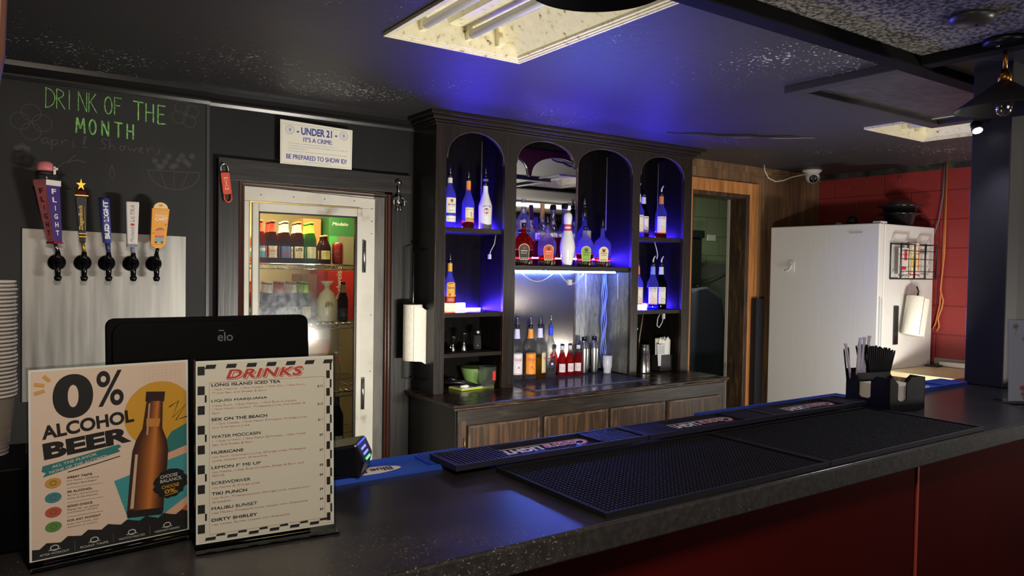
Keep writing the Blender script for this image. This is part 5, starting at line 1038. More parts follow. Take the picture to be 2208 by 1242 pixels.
# clear cups in stacks at the left end, on a black box
t = T('supply_box', 'black box under the stacked clear cups at the left end of the bar', 'box', (-0.1, 1.44, BZ)); t.part(MB().box((-0.22, 1.36, BZ + .0005), (0.050, 1.54, 1.262), SCREENBLACK), 'shell', bevel=.004)
CUPM = glass('cup_plastic', (250, 246, 236), 0.10, 1.3, 1.0, 0.14); CUPR = glass('cup_plastic_rim', (255, 253, 248), 0.2, 1.4, 1.0, 0.6)
cup0 = thing('plastic_cup', 'x', 'cup', (0, 0, 0)); MB().lathe([(0.030, 0), (0.040, 0.095)], CUPM, n=22, caps=False).build('wall', cup0); MB().lathe([(0.0402, .0945), (0.0422, .095), (0.0424, .0975), (0.0405, .098)], CUPR, n=22).build('rim', cup0); MB().lathe([(0.0302, 0.0), (0.0302, .0015)], CUPR, n=22).build('base', cup0)
first = True
for si, (x, y, nn, lb) in enumerate(((-0.052, 1.40, 34, 'clear plastic cup in the tallest stack at the left picture edge'), (-0.024, 1.475, 30, 'clear plastic cup in the stack behind the tallest one at the left'), (-0.1, 1.47, 28, 'clear plastic cup in the hindmost stack at the left picture edge'))):
    for k in range(nn):
        zz = 1.2626 + 0.0064*k
        c = cup0 if first else dup(cup0, (x, y, zz), k*.3, lb); first = False
        c.location = (x + random.uniform(-.001, .001), y + random.uniform(-.001, .001), zz); c['label'] = lb; c['group'] = ['clear cups in the tallest stack', 'clear cups in the second stack', 'clear cups in the hindmost stack'][si]
# floral card at the right end
def floral(A, w, h):
    A.rect(0, 0, w, h, ink(206, 200, 210), 0); random.seed(3)
    for k in range(26):
        x, y = random.uniform(.01, w-.01), random.uniform(.01, .075) if k < 18 else random.uniform(h-.07, h-.01); c = random.choice([ink(214, 140, 150), ink(226, 176, 110), ink(196, 110, 120), ink(180, 150, 130)])
        A.stroke([(x, max(.005, y - .03)), (x + .003, y)], .0012, ink(130, 110, 100), 1)
        for a in range(5): A.ell(x + .006*math.cos(a*1.257), y + .006*math.sin(a*1.257), .0055, .0045, c, 1 + k % 3, 10)
        A.ell(x, y, .003, .003, ink(120, 70, 60), 4, 8)
    A.text('HAPPY HOUR', w/2, .15, ink(150, 110, 120), w=w*.7, a='c'); A.text('MONDAY - FRIDAY', w/2, .132, ink(170, 120, 130), w=w*.6, a='c'); A.text('4PM - 7PM', w/2, .115, ink(150, 110, 120), w=w*.4, a='c')
def floral2(A, w, h):
    floral_keep = A.text; A.text = lambda *a, **k: A     # the card shows flowers and faint lines only
    floral(A, w, h); A.text = floral_keep
    for k, y in enumerate((.155, .143, .128, .116)): A.rect(w*.30, y, w*.8, y + .0035, ink(184, 160, 172), 1)
sign('white floral card in an acrylic stand at the right end of the bar', (2.925, 1.165, BZ + .0005), (.19, -.11, 0), 0.20, 0.285, math.radians(2), .003, floral2, 'card_stand')
random.seed(11)

# ================================================================== BEER TAPS
t = T('steel_splash_plate', 'brushed steel splash plate on the chalkboard behind the beer taps', 'splash plate', (0.40, 3.92, 1.35))
t.part(MB().prism([(0.064, 0.95), (0.738, 0.95), (0.738, 1.708), (0.066, 1.720)], lambda u, v, d: (u, d, v), 3.9225, 3.9295, STEELPLATE), 'plate', bevel=.001)
BKM = flat('black_chrome', (18, 18, 20), 0.18, 0.3)
def tap(label, x, build):
    t = T('beer_tap', label, 'beer tap', (x, 3.92, 1.572)); RX = Matrix.Translation((x, 3.922, 1.572)) @ Matrix.Rotation(PI/2, 4, 'X')
    t.part(MB().lathe([(0.036, 0.0005), (0.036, 0.006), (0.030, 0.014), (0.018, 0.018), (0.016, 0.05)], BKM, M=RX, n=28), 'flange')
    mb = MB().tube([(x, 3.875, 1.572), (x, 3.835, 1.573)], 0.017, BKM, 14); mb.tube([(x, 3.845, 1.572), (x, 3.835, 1.545), (x, 3.832, 1.505)], [0.014, 0.013, 0.011], BKM, 12); mb.lathe([(0.012, 0), (0.016, -.004), (0.014, -.016), (0.009, -.022)], BKM, c=(x, 3.832, 1.512), n=16)
    t.part(mb, 'faucet'); t.part(MB().lathe([(0.013, 0), (0.015, .006), (0.012, .018), (0.009, .034)], BKM, c=(x, 3.838, 1.588), n=14), 'lever_collar'); build(t, x); return t
PK = ink(212, 120, 124, .45); PU = ink(70, 52, 120, .4); DRD = ink(140, 34, 40, .45)
def h_flight(t, x):
    b = [(.157, 3.845), (.181, 3.812), (.213, 3.838), (.188, 3.868)]; tp = [(.109, 3.838), (.151, 3.790), (.204, 3.83), (.165, 3.872)]; z0, z1 = 1.662, 1.905
    q = [(u, v, z0) for u, v in b] + [(u, v, z1) for u, v in tp]
    mb = MB(); mb.add([q[0], q[1], q[5], q[4]], [(0,1,2,3)], PK); mb.add([q[1], q[2], q[6], q[5]], [(0,1,2,3)], PU); mb.add([q[2], q[3], q[7], q[6]], [(0,1,2,3)], PU); mb.add([q[3], q[0], q[4], q[7]], [(0,1,2,3)], PK); mb.add(q, [(3,2,1,0), (4,5,6,7)], PU); t.part(mb, 'handle_body', recalc=False)
    def grow(pts, k): cx = sum(p[0] for p in pts)/4; cy = sum(p[1] for p in pts)/4; return [(cx + (p[0]-cx)*k, cy + (p[1]-cy)*k) for p in pts]
    g = grow(tp, 1.08); mb = MB(); qq = [(u, v, z1 + .0005) for u, v in g] + [(u, v, z1 + .024) for u, v in g]
    mb.add([qq[0], qq[1], qq[5], qq[4]], [(0,1,2,3)], PK); mb.add([qq[1], qq[2], qq[6], qq[5]], [(0,1,2,3)], WHITE); mb.add(qq, [(3,2,1,0), (4,5,6,7), (2,3,7,6), (3,0,4,7)], WHITE); t.part(mb, 'cap_block', recalc=False)
    g = grow(b, 1.15); qq = [(u, v, z0 - .008) for u, v in g] + [(u, v, z0 - .0005) for u, v in g]; t.part(MB().add(qq, [(3,2,1,0), (4,5,6,7), (0,1,5,4), (1,2,6,5), (2,3,7,6), (3,0,4,7)], DRD), 'foot_block')
    for nm, i0, i1, m in (('left_lettering', 0, 1, ink(70, 26, 30)), ('right_lettering', 1, 2, WHITE)):
        A = Art()
        for k, ch in enumerate('FLIGHT'): A.text(ch, .5, .855 - .148*k, m, h=.09, w=(.07 if ch == 'I' else .34), a='c', bold=.03)
        B0, B1, T0, T1 = [Vector(q[i]) for i in (i0, i1, i0 + 4, i1 + 4)]; N = (B1-B0).cross(T0-B0).normalized()
        A.build(nm, t.o, lambda u, v, d: (B0.lerp(B1, u)).lerp(T0.lerp(T1, u), v) + N*(d + .0006), .0002, t.L)
    A = Art(); 
    t.part(MB().tube([(.157, 3.83, 1.929), (.150, 3.83, 1.955)], .005, CHROME, 8), 'rod'); t.part(MB().tube([(x, 3.838, 1.62), (.186, 3.84, 1.655)], .0085, CHROME, 10), 'ferrule')
    mb = MB().lathe([(0.030, 0), (0.031, .004), (0.031, .016)], ink(34, 24, 26), c=(.148, 3.83, 1.953), n=24, sy=.7); mb.lathe([(0.0312, .0162), (0.033, .03), (0.030, .048), (0.016, .058)], PK, c=(.148, 3.83, 1.953), n=24, sy=.7); t.part(mb, 'topper')
    t.part(MB().box((.178, 3.815, 1.955), (.188, 3.835, 1.99), WHITE).box((.183, 3.81, 1.975), (.196, 3.83, 1.984), WHITE), 'topper_tag', bevel=.002)
tap('beer tap with a tall pink and purple wedge handle, leftmost of the five', .196, h_flight)
def bodyprism(t, x, zb, zt, wb, wt, d, m, name='handle_body', y=3.835, xt=None, bev=.004):
    xt = x if xt is None else xt
    q = [(x-wb/2, y-d/2, zb), (x+wb/2, y-d/2, zb), (x+wb/2, y+d/2, zb), (x-wb/2, y+d/2, zb), (xt-wt/2, y-d/2-.01, zt), (xt+wt/2, y-d/2-.01, zt), (xt+wt/2, y+d/2-.01, zt), (xt-wt/2, y+d/2-.01, zt)]
    return t.part(MB().add(q, [(3,2,1,0), (4,5,6,7), (0,1,5,4), (1,2,6,5), (2,3,7,6), (3,0,4,7)], m), name, bevel=bev)
def facemap(x, xt, zb, zt, d, y=3.835, rot=True):
    O = Vector((x, y-d/2-.0008, zb)); V = (Vector((xt, y-d/2-.0108, zt)) - O).normalized(); U = Vector((1, 0, 0)); return plane(O, U, V)
def h_ziegen(t, x):
    bodyprism(t, .291, 1.662, 1.868, .024, .044, .024, ink(20, 20, 20, .35), xt=.284); t.part(MB().box((.259, 3.808, 1.868), (.311, 3.846, 1.8725), GOLD), 'gold_band'); t.part(MB().box((.276, 3.818, 1.70), (.306, 3.852, 1.704), GOLD), 'gold_band'); t.part(MB().box((.276, 3.818, 1.686), (.306, 3.852, 1.690), GOLD), 'gold_band')
    t.part(MB().add([(.262, 3.81, 1.8727), (.308, 3.81, 1.8727), (.308, 3.844, 1.8727), (.262, 3.844, 1.8727), (.272, 3.818, 1.893), (.298, 3.818, 1.893), (.298, 3.836, 1.893), (.272, 3.836, 1.893)], [(3,2,1,0), (4,5,6,7), (0,1,5,4), (1,2,6,5), (2,3,7,6), (3,0,4,7)], ink(90, 30, 24, .4)), 'red_cap', bevel=.002)
    st = [(.284 + r*math.cos(PI/2 + PI*i/5), 1.918 + r*1.35*math.sin(PI/2 + PI*i/5)) for i in range(10) for r in ((.020, .0075)[i % 2],)]; t.part(MB().prism(st, lambda u, v, d: (u, d, v), 3.823, 3.831, GOLD), 'star')
    A = Art(); A.text('ZiegenBock', .007, .055, ink(220, 184, 90), w=.112, h=.020, rot=PI/2, bold=.02); A.rect(.010, .06, .0112, .16, ink(190, 150, 70), 1); A.build('lettering', t.o, facemap(.291, .284, 1.662, 1.868, .024), .0002, t.L)
    t.part(MB().tube([(x, 3.838, 1.62), (.291, 3.835, 1.661)], .0075, GOLD, 10), 'ferrule')
tap('beer tap with a black and gold handle topped by a gold star, second from left', .297, h_ziegen)
def h_blue(t, x):
    BLM = ink(74, 82, 160, .3)
    t.part(MB().tube([(.388, 3.835, 1.665), (.382, 3.83, 1.74), (.374, 3.825, 1.862)], [.017, .020, .0225], BLM, 20), 'handle_body'); t.part(MB().tube([(.3735, 3.8248, 1.8622), (.373, 3.8243, 1.868)], [.0225, .021], ink(30, 30, 60, .3), 20), 'end_cap'); t.part(MB().tube([(x, 3.838, 1.62), (.389, 3.836, 1.664)], [.009, .012], ink(60, 60, 110, .3), 12), 'ferrule')
    A = Art(); A.text('BUD LIGHT', .0125, .01, WHITE, w=.172, h=.021, rot=PI/2, bold=.05)
    O = Vector((.386, 3.8165, 1.672)); V = (Vector((.374, 3.801, 1.862)) - O).normalized()
    A.build('lettering', t.o, lambda u, v, d: O + V*v + Vector((u*.98, -.0012 - d + max(0, abs(u) - .002)**2*34, 0)), .0003, t.L)
tap('beer tap with a round blue handle and white upright lettering, middle of the five', .394, h_blue)
def h_ultra(t, x):
    bodyprism(t, .489, 1.648, 1.857, .043, .056, .026, ink(216, 210, 204, .35), xt=.489, bev=.006); bodyprism(t, .489, 1.650, 1.66, .045, .045, .028, ink(150, 150, 170, .4), 'foot_band', bev=.002)
    A = Art(); G2 = ink(130, 126, 130); A.text('ULTRA', .008, .115, G2, w=.078, h=.016, rot=PI/2, shear=.2); A.rect(-.008, .098, .008, .108, ink(190, 40, 50), 1); A.text('Michelob', .007, .022, G2, w=.072, h=.016, rot=PI/2, shear=.3); A.build('lettering', t.o, facemap(.489, .489, 1.648, 1.857, .026), .0002, t.L)
    t.part(MB().tube([(x, 3.838, 1.62), (.490, 3.836, 1.6475)], .009, ink(120, 124, 160, .25), 12), 'ferrule')
tap('beer tap with a flat white tapering handle, second from right', .495, h_ultra)
def h_mango(t, x):
    YO = ink(232, 158, 40, .45); bodyprism(t, .598, 1.662, 1.832, .064, .076, .018, YO, xt=.608, bev=.002)
    t.part(MB().add([(.566, 3.826, 1.6615), (.630, 3.826, 1.6615), (.630, 3.844, 1.6615), (.566, 3.844, 1.6615), (.585, 3.828, 1.646), (.610, 3.828, 1.646), (.610, 3.842, 1.646), (.585, 3.842, 1.646)], [(0,1,2,3), (7,6,5,4), (0,4,5,1), (1,5,6,2), (2,6,7,3), (3,7,4,0)], YO), 'handle_tip')
    t.part(MB().prism([(.608 + .031*math.cos(PI*i/16), 1.8322 + .028*math.sin(PI*i/16)) for i in range(17)], lambda u, v, d: (u, d, v), 3.818, 3.834, ink(236, 206, 150, .45)), 'round_top')
    A = Art(); CRM = ink(244, 224, 190)
    A.text('GOLDEN ROAD', .003, .150, CRM, w=.05, h=.006, a='c'); A.text('MANGO', .004, .131, CRM, w=.052, h=.0125, a='c', bold=.04); A.text('CART', .004, .113, CRM, w=.054, h=.0155, a='c', bold=.05); A.text('WHEAT ALE', .004, .105, CRM, w=.05, h=.005, a='c')
    A.poly([(-.02, .065), (-.008, .078), (.012, .080), (.026, .066), (.012, .070), (-.008, .068)], ink(206, 84, 44), 1); A.poly([(-.004, .069), (.004, .071), (.002, .082)], ink(80, 140, 110), 2); A.rect(-.013, .040, .017, .066, ink(224, 150, 90), 1); A.rect(-.017, .035, .021, .042, ink(214, 80, 60), 2); A.rect(-.017, .012, .020, .034, ink(120, 170, 180), 1); A.ell(-.012, .011, .005, .005, ink(60, 60, 60), 2, 12); A.ell(.014, .011, .005, .005, ink(60, 60, 60), 2, 12)
    for u0, v0 in ((.022, .09), (-.028, .05)): A.stroke([(u0, v0), (u0 + .006, v0 + .008)], .003, ink(70, 130, 100), 1)
    A.build('printed_face', t.o, facemap(.600, .608, 1.662, 1.832, .018), .0002, t.L)
    A = Art(); A.ell(0, .011, .009, .006, ink(214, 160, 70), 1); A.stroke([(-.004, .012), (.008, .017)], .002, ink(190, 130, 60), 2); A.build('emblem', t.o, plane((.608, 3.8175, 1.834), (1, 0, 0), (0, 0, 1)), .0002, t.L)
    t.part(MB().tube([(x, 3.838, 1.62), (.598, 3.836, 1.646)], .008, BKM, 10), 'ferrule')
tap('beer tap with a yellow orange board handle picturing a fruit cart, rightmost of the five', .593, h_mango)

# ================================================================== SMALL THINGS ON THE WALL
t = T('age_warning_sign', 'white age warning sign with blue lettering above the cooler door', 'sign', (1.39, 3.948, 2.11))
t.part(MB().prism([(1.190, 2.106), (1.583, 2.106), (1.586, 2.322), (1.189, 2.335)], lambda u, v, d: (u, d, v), 3.900, 3.904, ink(226, 222, 206, .5)), 'board')
A = Art(); BLU = ink(48, 62, 150); PB2 = ink(150, 156, 190)
A.frame(.006, .006, .387, .208, .0012, PB2, 1)
A.text('- UNDER 21 -', .197, .158, BLU, w=.222, h=.040, a='c', bold=.035); A.text("IT'S A CRIME:", .202, .122, BLU, w=.160, h=.024, a='c', bold=.03)
for i, s in enumerate(("· To purchase alcoholic beverages if you're under 21", "· To attempt to purchase alcoholic beverages if you're under 21", '· To possess under 21', '· To misrepresent your age so you can buy alcoholic beverages')): A.text(s, .036, .104 - .0135*i, PB2, h=.008, w=(.27, .33, .105, .33)[i])
A.text('BE PREPARED TO SHOW ID!', .197, .026, BLU, w=.33, h=.025, a='c', bold=.035); A.text('Texas Alcoholic Beverage Commission', .197, .011, PB2, w=.15, a='c')
for cx in (.050, .346): A.ring(cx, .178, .024, .024, .0022, PB2, 1); A.ring(cx, .178, .017, .017, .0015, PB2, 1); A.ell(cx, .178, .007, .010, PB2, 1)
A.build('printing', t.o, plane((1.190, 3.8998, 2.108), (1, 0, 0), (0, 0, 1)), .0002, t.L)
t = T('bottle_opener', 'flat red bottle opener hanging from the left corner of the cooler casing', 'bottle opener', (0.905, 3.90, 2.075))
RO = ink(214, 74, 50, .35)
def tl(u, v, d): a = math.radians(7); return (.908 + u*math.cos(a) - v*math.sin(a), d, 2.075 + u*math.sin(a) + v*math.cos(a))
t.part(MB().prism(rrect(-.021, .021, -.150, -.042, .006), tl, 3.893, 3.899, RO), 'grip')
ring = [(.021*math.cos(PI*i/12), -.0 + .021*math.sin(PI*i/12)) for i in range(13)]
def halfring(zc, s, m, nm):
    mb = MB(); pts = [(.0175*math.cos(PI*i/14), zc + s*.021*math.sin(PI*i/14)) for i in range(15)]; pts = [(.0175, zc - s*.022)] + pts + [(-.0175, zc - s*.022)]
    mb.tube([tl(u, v, 3.896) for u, v in pts], .0042, m, 8); t.part(mb, nm)
halfring(-.020, 1, STEEL, 'opener_end'); halfring(-.168, -1, RO, 'hanging_end'); t.part(MB().tube([tl(0, .004, 3.907), tl(0, .004, 3.886)], .003, STEEL, 8), 'nail')
A = Art(); A.poly([(-.010, -.03), (.010, -.03), (.002, 0), (.010, .03), (-.010, .03), (-.002, 0)], ink(236, 200, 186), 1); A.poly([(-.007, -.026), (.007, -.026), (0, 0)], RO, 2); A.poly([(-.007, .026), (0, 0), (.007, .026)], RO, 2); A.build('emblem', t.o, lambda u, v, d: Vector(tl(u, v - .096, 3.8928 - d)), .0002, t.L)
t = T('wing_corkscrew', 'shiny silver wing corkscrew hanging at the right corner of the cooler casing', 'corkscrew', (1.865, 3.90, 2.05))
t.part(MB().lathe([(.013, 0), (.018, .012), (.013, .024)], CHROME, c=(1.866, 3.893, 2.045), n=16), 'top_knob'); t.part(MB().tube([(1.866, 3.893, 2.044), (1.866, 3.893, 1.985)], .006, CHROME, 10), 'shaft'); t.part(MB().lathe([(.016, 0), (.020, .02), (.017, .05), (.010, .062)], CHROME, c=(1.866, 3.89, 1.925), n=18, sy=.7), 'body')
for s in (-1, 1): t.part(MB().tube([(1.866 + s*.012, 3.885, 1.975), (1.866 + s*.030, 3.885, 1.965), (1.866 + s*.034, 3.885, 1.945), (1.866 + s*.028, 3.885, 1.905)], [.004, .006, .006, .003], CHROME, 8), 'wing')
for k in (-.008, .008): t.part(MB().tube([(1.866 + k, 3.888, 1.924), (1.866 + k, 3.888, 1.888)], .0035, CHROME, 8), 'prong')
t.part(MB().box((1.90, 3.884, 1.948), (1.912, 3.888, 1.955), CHROME), 'wing_tip')
def towel(label, c, axis, r, L, sheet, loc):
    t = T('paper_towel_roll', label, 'paper towels', loc); Z = Vector(axis).normalized(); q = Vector((0, 0, 1)).rotation_difference(Z).to_matrix().to_4x4(); M = Matrix.Translation(c) @ q
    t.part(MB().lathe([(r*.97, 0), (r, .004), (r, L-.004), (r*.97, L)], TOWEL, M=M, n=32), 'roll'); t.part(MB().lathe([(r*.36, L+.0005), (r*.36, L+.004)], ink(90, 70, 54), M=M, n=20), 'core')
    mb = MB(); n = 9; vs = []; pts = sheet
    for u, v in pts: vs += [M @ Vector((u[0], u[1], v)), M @ Vector((u[0], u[1], v + L*.97))]
    mb.add(vs, [(2*i, 2*i+2, 2*i+3, 2*i+1) for i in range(len(pts)-1)], TOWEL, True); t.part(mb, 'loose_sheet'); return t
t = towel('white paper towel roll hanging upright on the left end of the back bar', (1.918, 3.80, 1.045), (0, 0, 1), .054, .318, [((-.02, -.0545), .0), ((.01, -.0575), -.002), ((.034, -.052), -.006), ((.052, -.044), -.016), ((.066, -.040), -.022)], (1.918, 3.80, 1.045))
mb = MB().tube([(1.984, 3.80, .93), (1.918, 3.80, .931), (1.918, 3.80, 1.66), (1.984, 3.80, 1.68)], .006, BKM, 8); mb.v = [tuple(Vector(v) - Vector((1.918, 3.80, 1.045))) for v in mb.v]; mb.build('rod', t.o)

# ================================================================== LEFT AND RIGHT SHELF ITEMS
Zs = 1.0845
def jigger(label, x, y, s):
    t = T('jigger', label, 'jigger', (x, y, Zs + .0025)); 
    t.part(MB().lathe([(.018*s, 0), (.0185*s, .002), (.008*s, .038*s), (.0065*s, .042*s), (.009*s, .048*s)], STEEL, c=(x, y, Zs+.0025), n=24), 'lower_cup'); t.part(MB().lathe([(.009*s, .0482*s), (.021*s, .098*s), (.0225*s, .100*s), (.020*s, .0985*s), (.008*s, .052*s)], STEEL, c=(x, y, Zs+.0025), n=24), 'upper_cup')
tag(wtag(MB().box((2.09, 3.71, Zs + .0003), (2.40, 3.85, Zs + .0022), RUBBER).build('shelf_mat', bevel=.001), (2.25, 3.78, Zs)), 'thin black mat under the jiggers on the left bay shelf', 'mat')
jigger('small steel double jigger, left of the larger one', 2.168, 3.775, .86); jigger('larger steel double jigger in the middle of the low left shelf', 2.240, 3.77, 1.05)
t = T('salt_shaker', 'glass salt shaker with a steel top, right of the jiggers', 'shaker', (2.352, 3.80, Zs+.0025)); t.part(MB().lathe([(.022, 0), (.024, .004), (.021, .085)], CLEAR, c=(2.352, 3.80, Zs+.0025), n=20), 'jar'); t.part(MB().lathe([(.0225, .0852), (.0225, .108), (.018, .122)], STEEL, c=(2.352, 3.80, Zs+.0025), n=20), 'lid')
for i, (x, r) in enumerate(((2.115, .014), (2.20, .012), (2.295, .014))): tag(wtag(MB().lathe([(r, 0), (r*1.2, .012), (r*.8, .03), (r*.5, .034)], CHROME, c=(x, 3.86, Zs+.0003), n=16).build('bottle_stopper'), (x, 3.86, Zs)), ['dark steel stopper at the left end behind the jiggers', 'dark steel stopper behind the small jigger', 'dark steel stopper between the large jigger and salt shaker'][i], 'stopper')
ZC = .8613
LIME = ink(176, 190, 60, .4)
t = T('cutting_board', 'white cutting board with a lime green rim on the left counter', 'cutting board', (2.30, 3.78, ZC)); RB = Matrix.Translation((2.30, 3.765, ZC)) @ Matrix.Rotation(math.radians(8), 4, 'Z')
t.part(MB().box((-.125, -.055, .0), (.125, .075, .009), LIME, RB), 'rim', bevel=.004); t.part(MB().box((-.119, -.049, .0095), (.119, .069, .013), ink(216, 216, 206, .4), RB), 'top')
t = T('kitchen_tongs', 'dark kitchen tongs and knives lying across the lime rimmed board', 'tongs', (2.24, 3.76, ZC + .02))
for k, (a, b) in enumerate((((2.13, 3.80, ZC + .052), (2.33, 3.735, ZC + .018)), ((2.12, 3.785, ZC + .045), (2.30, 3.72, ZC + .018)))): t.part(MB().tube([a, Vector(a).lerp(Vector(b), .5) + Vector((0, 0, .01)), b], [.010, .009, .004], PLASTICBLACK, 8), 'arm')
t.part(MB().tube([(2.19, 3.77, ZC + .055), (2.15, 3.80, ZC + .065)], .011, PLASTICBLACK, 8), 'hinge_end')
tag(wtag(MB().tube([(2.20, 3.735, ZC + .020), (2.235, 3.728, ZC + .021), (2.25, 3.725, ZC + .021)], [.006, .010, .006], ink(220, 220, 214, .3), 10).build('citrus_peeler'), (2.22, 3.73, ZC + .02)), 'short white handled tool on the left of the cutting board', 'kitchen tool')
GRN = flat('green_bowl_glaze', (112, 146, 84), 0.25)
t = T('green_bowl', 'green ceramic mixing bowl behind the glass jug', 'bowl', (2.378, 3.845, ZC)); t.part(MB().lathe([(.035, 0), (.045, .002), (.072, .04), (.088, .085), (.093, .112), (.091, .113), (.085, .088), (.069, .044), (.04, .01)], GRN, c=(2.365, 3.838, ZC), n=40, caps=False).lathe([(.035, .0005), (.036, .012)], GRN, c=(2.365, 3.838, ZC), n=30), 'bowl')
t = T('glass_jug', 'clear glass jug with red printed marks right of the cutting board', 'jug', (2.432, 3.72, ZC))
t.part(MB().lathe([(.034, 0), (.043, .004), (.054, .05), (.056, .125), (.058, .13), (.053, .128), (.050, .05), (.040, .010)], CLEAR, c=(2.382, 3.735, ZC), n=32), 'body')
t.part(MB().tube([(2.332, 3.715, ZC + .105), (2.312, 3.705, ZC + .10), (2.312, 3.705, ZC + .05), (2.334, 3.715, ZC + .03)], .005, CLEAR, 8), 'handle')
A = Art(); A.rect(-.012, 0, .020, .055, ink(206, 54, 46), 0, 6)
A.build('red_print', t.o, lambda u, v, d: Vector((2.382 + .0566*math.sin(u/.0566 + .3), 3.735 - .0568*math.cos(u/.0566 + .3), ZC + .05 + v)), .0002, t.L)
# right bay counter
t = T('shaker_tin_stack', 'stack of nested steel shaker tins on the right bay counter', 'shaker tins', (3.70, 3.77, ZC))
for k in range(4): t.part(MB().lathe([(.0475 - .003*k, .0), (.0478 - .003*k, .004), (.039 - .002*k, .14), (.034, .142)], STEEL, c=(3.705, 3.765, ZC + .018*k), n=30), 'tin')
t = T('bar_spoon', 'long twisted bar spoon standing behind the steel tins', 'bar spoon', (3.735, 3.86, ZC)); t.part(MB().tube([(3.735, 3.86, ZC + .03), (3.765, 3.875, ZC + .24), (3.79, 3.88, ZC + .34), (3.80, 3.88, ZC + .40)], [.005, .005, .004, .003], ink(120, 104, 90, .4), 8), 'stem'); t.part(MB().lathe([(.003, 0), (.010, .008), (.010, .02), (.004, .03)], STEEL, c=(3.735, 3.86, ZC + .0005), n=12), 'bowl')
t = T('wire_strainer', 'silver strainer with a curled wire spring hanging at the left of the tins', 'strainer', (3.60, 3.76, 1.13)); mb = MB(); mb.tube([(3.57 + .018*math.sin(i*.9), 3.72, 1.16 - .022*i) for i in range(9)], .0028, CHROME, 6); t.part(mb, 'spring'); t.part(MB().tube([(3.555, 3.715, 1.02), (3.60, 3.735, 1.06), (3.61, 3.74, 1.13)], .004, CHROME, 6), 'handle'); t.part(MB().box((3.552, 3.712, 1.05), (3.566, 3.722, 1.12), ink(196, 196, 196, .4)), 'tag'); t.part(MB().tube([(3.57, 3.70, 1.158), (3.57, 3.694, 1.19)], .003, STEEL, 6), 'hook')
SX0, SX1, SYa, SYb = 3.835, 3.955, 3.735, 3.82
t = T('straw_box', 'black open box of white wrapped straws on the right bay counter', 'box', (3.90, 3.78, ZC)); h = .115; mb = MB()
for a, b in [((SX0, SYa, ZC), (SX1, SYa+.003, ZC+h)), ((SX0, SYb-.003, ZC), (SX1, SYb, ZC+h)), ((SX0, SYa+.003, ZC), (SX0+.003, SYb-.003, ZC+h)), ((SX1-.003, SYa+.003, ZC), (SX1, SYb-.003, ZC+h)), ((SX0, SYa, ZC), (SX1, SYb, ZC+.003))]: mb.box(a, b, flat('straw_box_black', (28, 28, 30), .4))
t.part(mb, 'walls')
for i in range(11):
    for j in range(2): straw('white wrapped straw standing in the black box of the right bay', (SX0 + .012 + .0095*i, SYa + .02 + .035*j, ZC + .004), (SX0 + .006 + .0107*i, SYa + .02 + .035*j, ZC + .232 + random.uniform(-.012, .012)), .0048, WHITE, 'wrapped_straw', 'white straws in the black box')
for k, (x0, x1) in enumerate(((3.815, 3.80), (3.85, 3.842))):
    t = T('printed_straw_sleeve', ['printed paper sleeve drooping over the left side of the straw box', 'printed paper sleeve at the front of the straw box'][k], 'straw sleeve', (x0, 3.725, .98)); t.part(MB().prism([(x0-.013, .985 - .08*(1-k)), (x0+.013, .985 - .08*(1-k)), (x0+.017, 1.055), (x1-.012, 1.06)], lambda u, v, d: (u, d, v), 3.722 + .002*k, 3.7235 + .002*k, ink(196, 200, 206)), 'paper')
    A = Art()
    for a in range(4):
        for b in range(5): A.ell(-.009 + .006*a, .006 + .011*b, .0018, .0025, ink(90, 100, 120), 1, 6)
    A.build('print', t.o, plane((x0, 3.7215 + .002*k, .99), (1, 0, 0), (0, 0, 1)), .0002, t.L)

# ================================================================== INSIDE THE COOLER
BROWN = glass('brown_beer_glass', (134, 66, 26), 0.05, 1.3, 1.0, 0.10); GREENG = glass('green_beer_glass', (90, 170, 50), 0.05, 1.3, 1.0, 0.15)
LONG = smoothp([(0.028, 0), (0.0305, 0.003), (0.0305, 0.125), (0.029, 0.14), (0.018, 0.175), (0.0135, 0.195), (0.0128, 0.232)])
STUB = smoothp([(0.032, 0), (0.0345, 0.003), (0.0345, 0.085), (0.031, 0.105), (0.017, 0.13), (0.0135, 0.14), (0.0132, 0.162)])
def beer(label, loc, g, lab, txt, neck, cap, prof=LONG, d=0.15, group=None, art=None, zl=(0.03, 0.095), extra=None):
    b = bottle('beer_bottle', label, 'bottle', loc, prof, g, rz=face(loc[0], loc[1], d), group=group, n=22); H = prof[-1][1]
    def f(A, w, h):
        if art: art(A, w, h)
        else: A.text(txt, 0, h*.6, BLACKINK, w=w*.72, h=.013, a='c', bold=.03); A.ell(0, h*.32, .010, .010, neck, 1)
    label_on(b, max(p[0] for p in prof), zl[0], zl[1], 0.056, lab, f)
    if neck: band(b, prof, H*.80 - .012, H*.95, neck)
    b.part(MB().lathe([(0.0145, H-.006), (0.0148, H-.001), (0.0135, H+.004)], cap, n=18), 'crown_cap'); return b
ZS = 1.5855; YS = 4.17
GG = 'beer bottles on the upper cooler shelf'
bO = beer('brown beer bottle with a blue band and orange neck, leftmost in the cooler', (1.165, YS, ZS), glass('orange_beer_glass', (206, 92, 40), .05, 1.3), ink(90, 150, 190), 'BLUE', ink(206, 84, 44), ink(196, 80, 50), art=lambda A, w, h: (A.rect(-w/2, h*.55, w/2, h*.8, ink(226, 226, 226), 1, 8), A.text('COASTAL', 0, h*.6, ink(40, 80, 140), w=w*.6, a='c')))
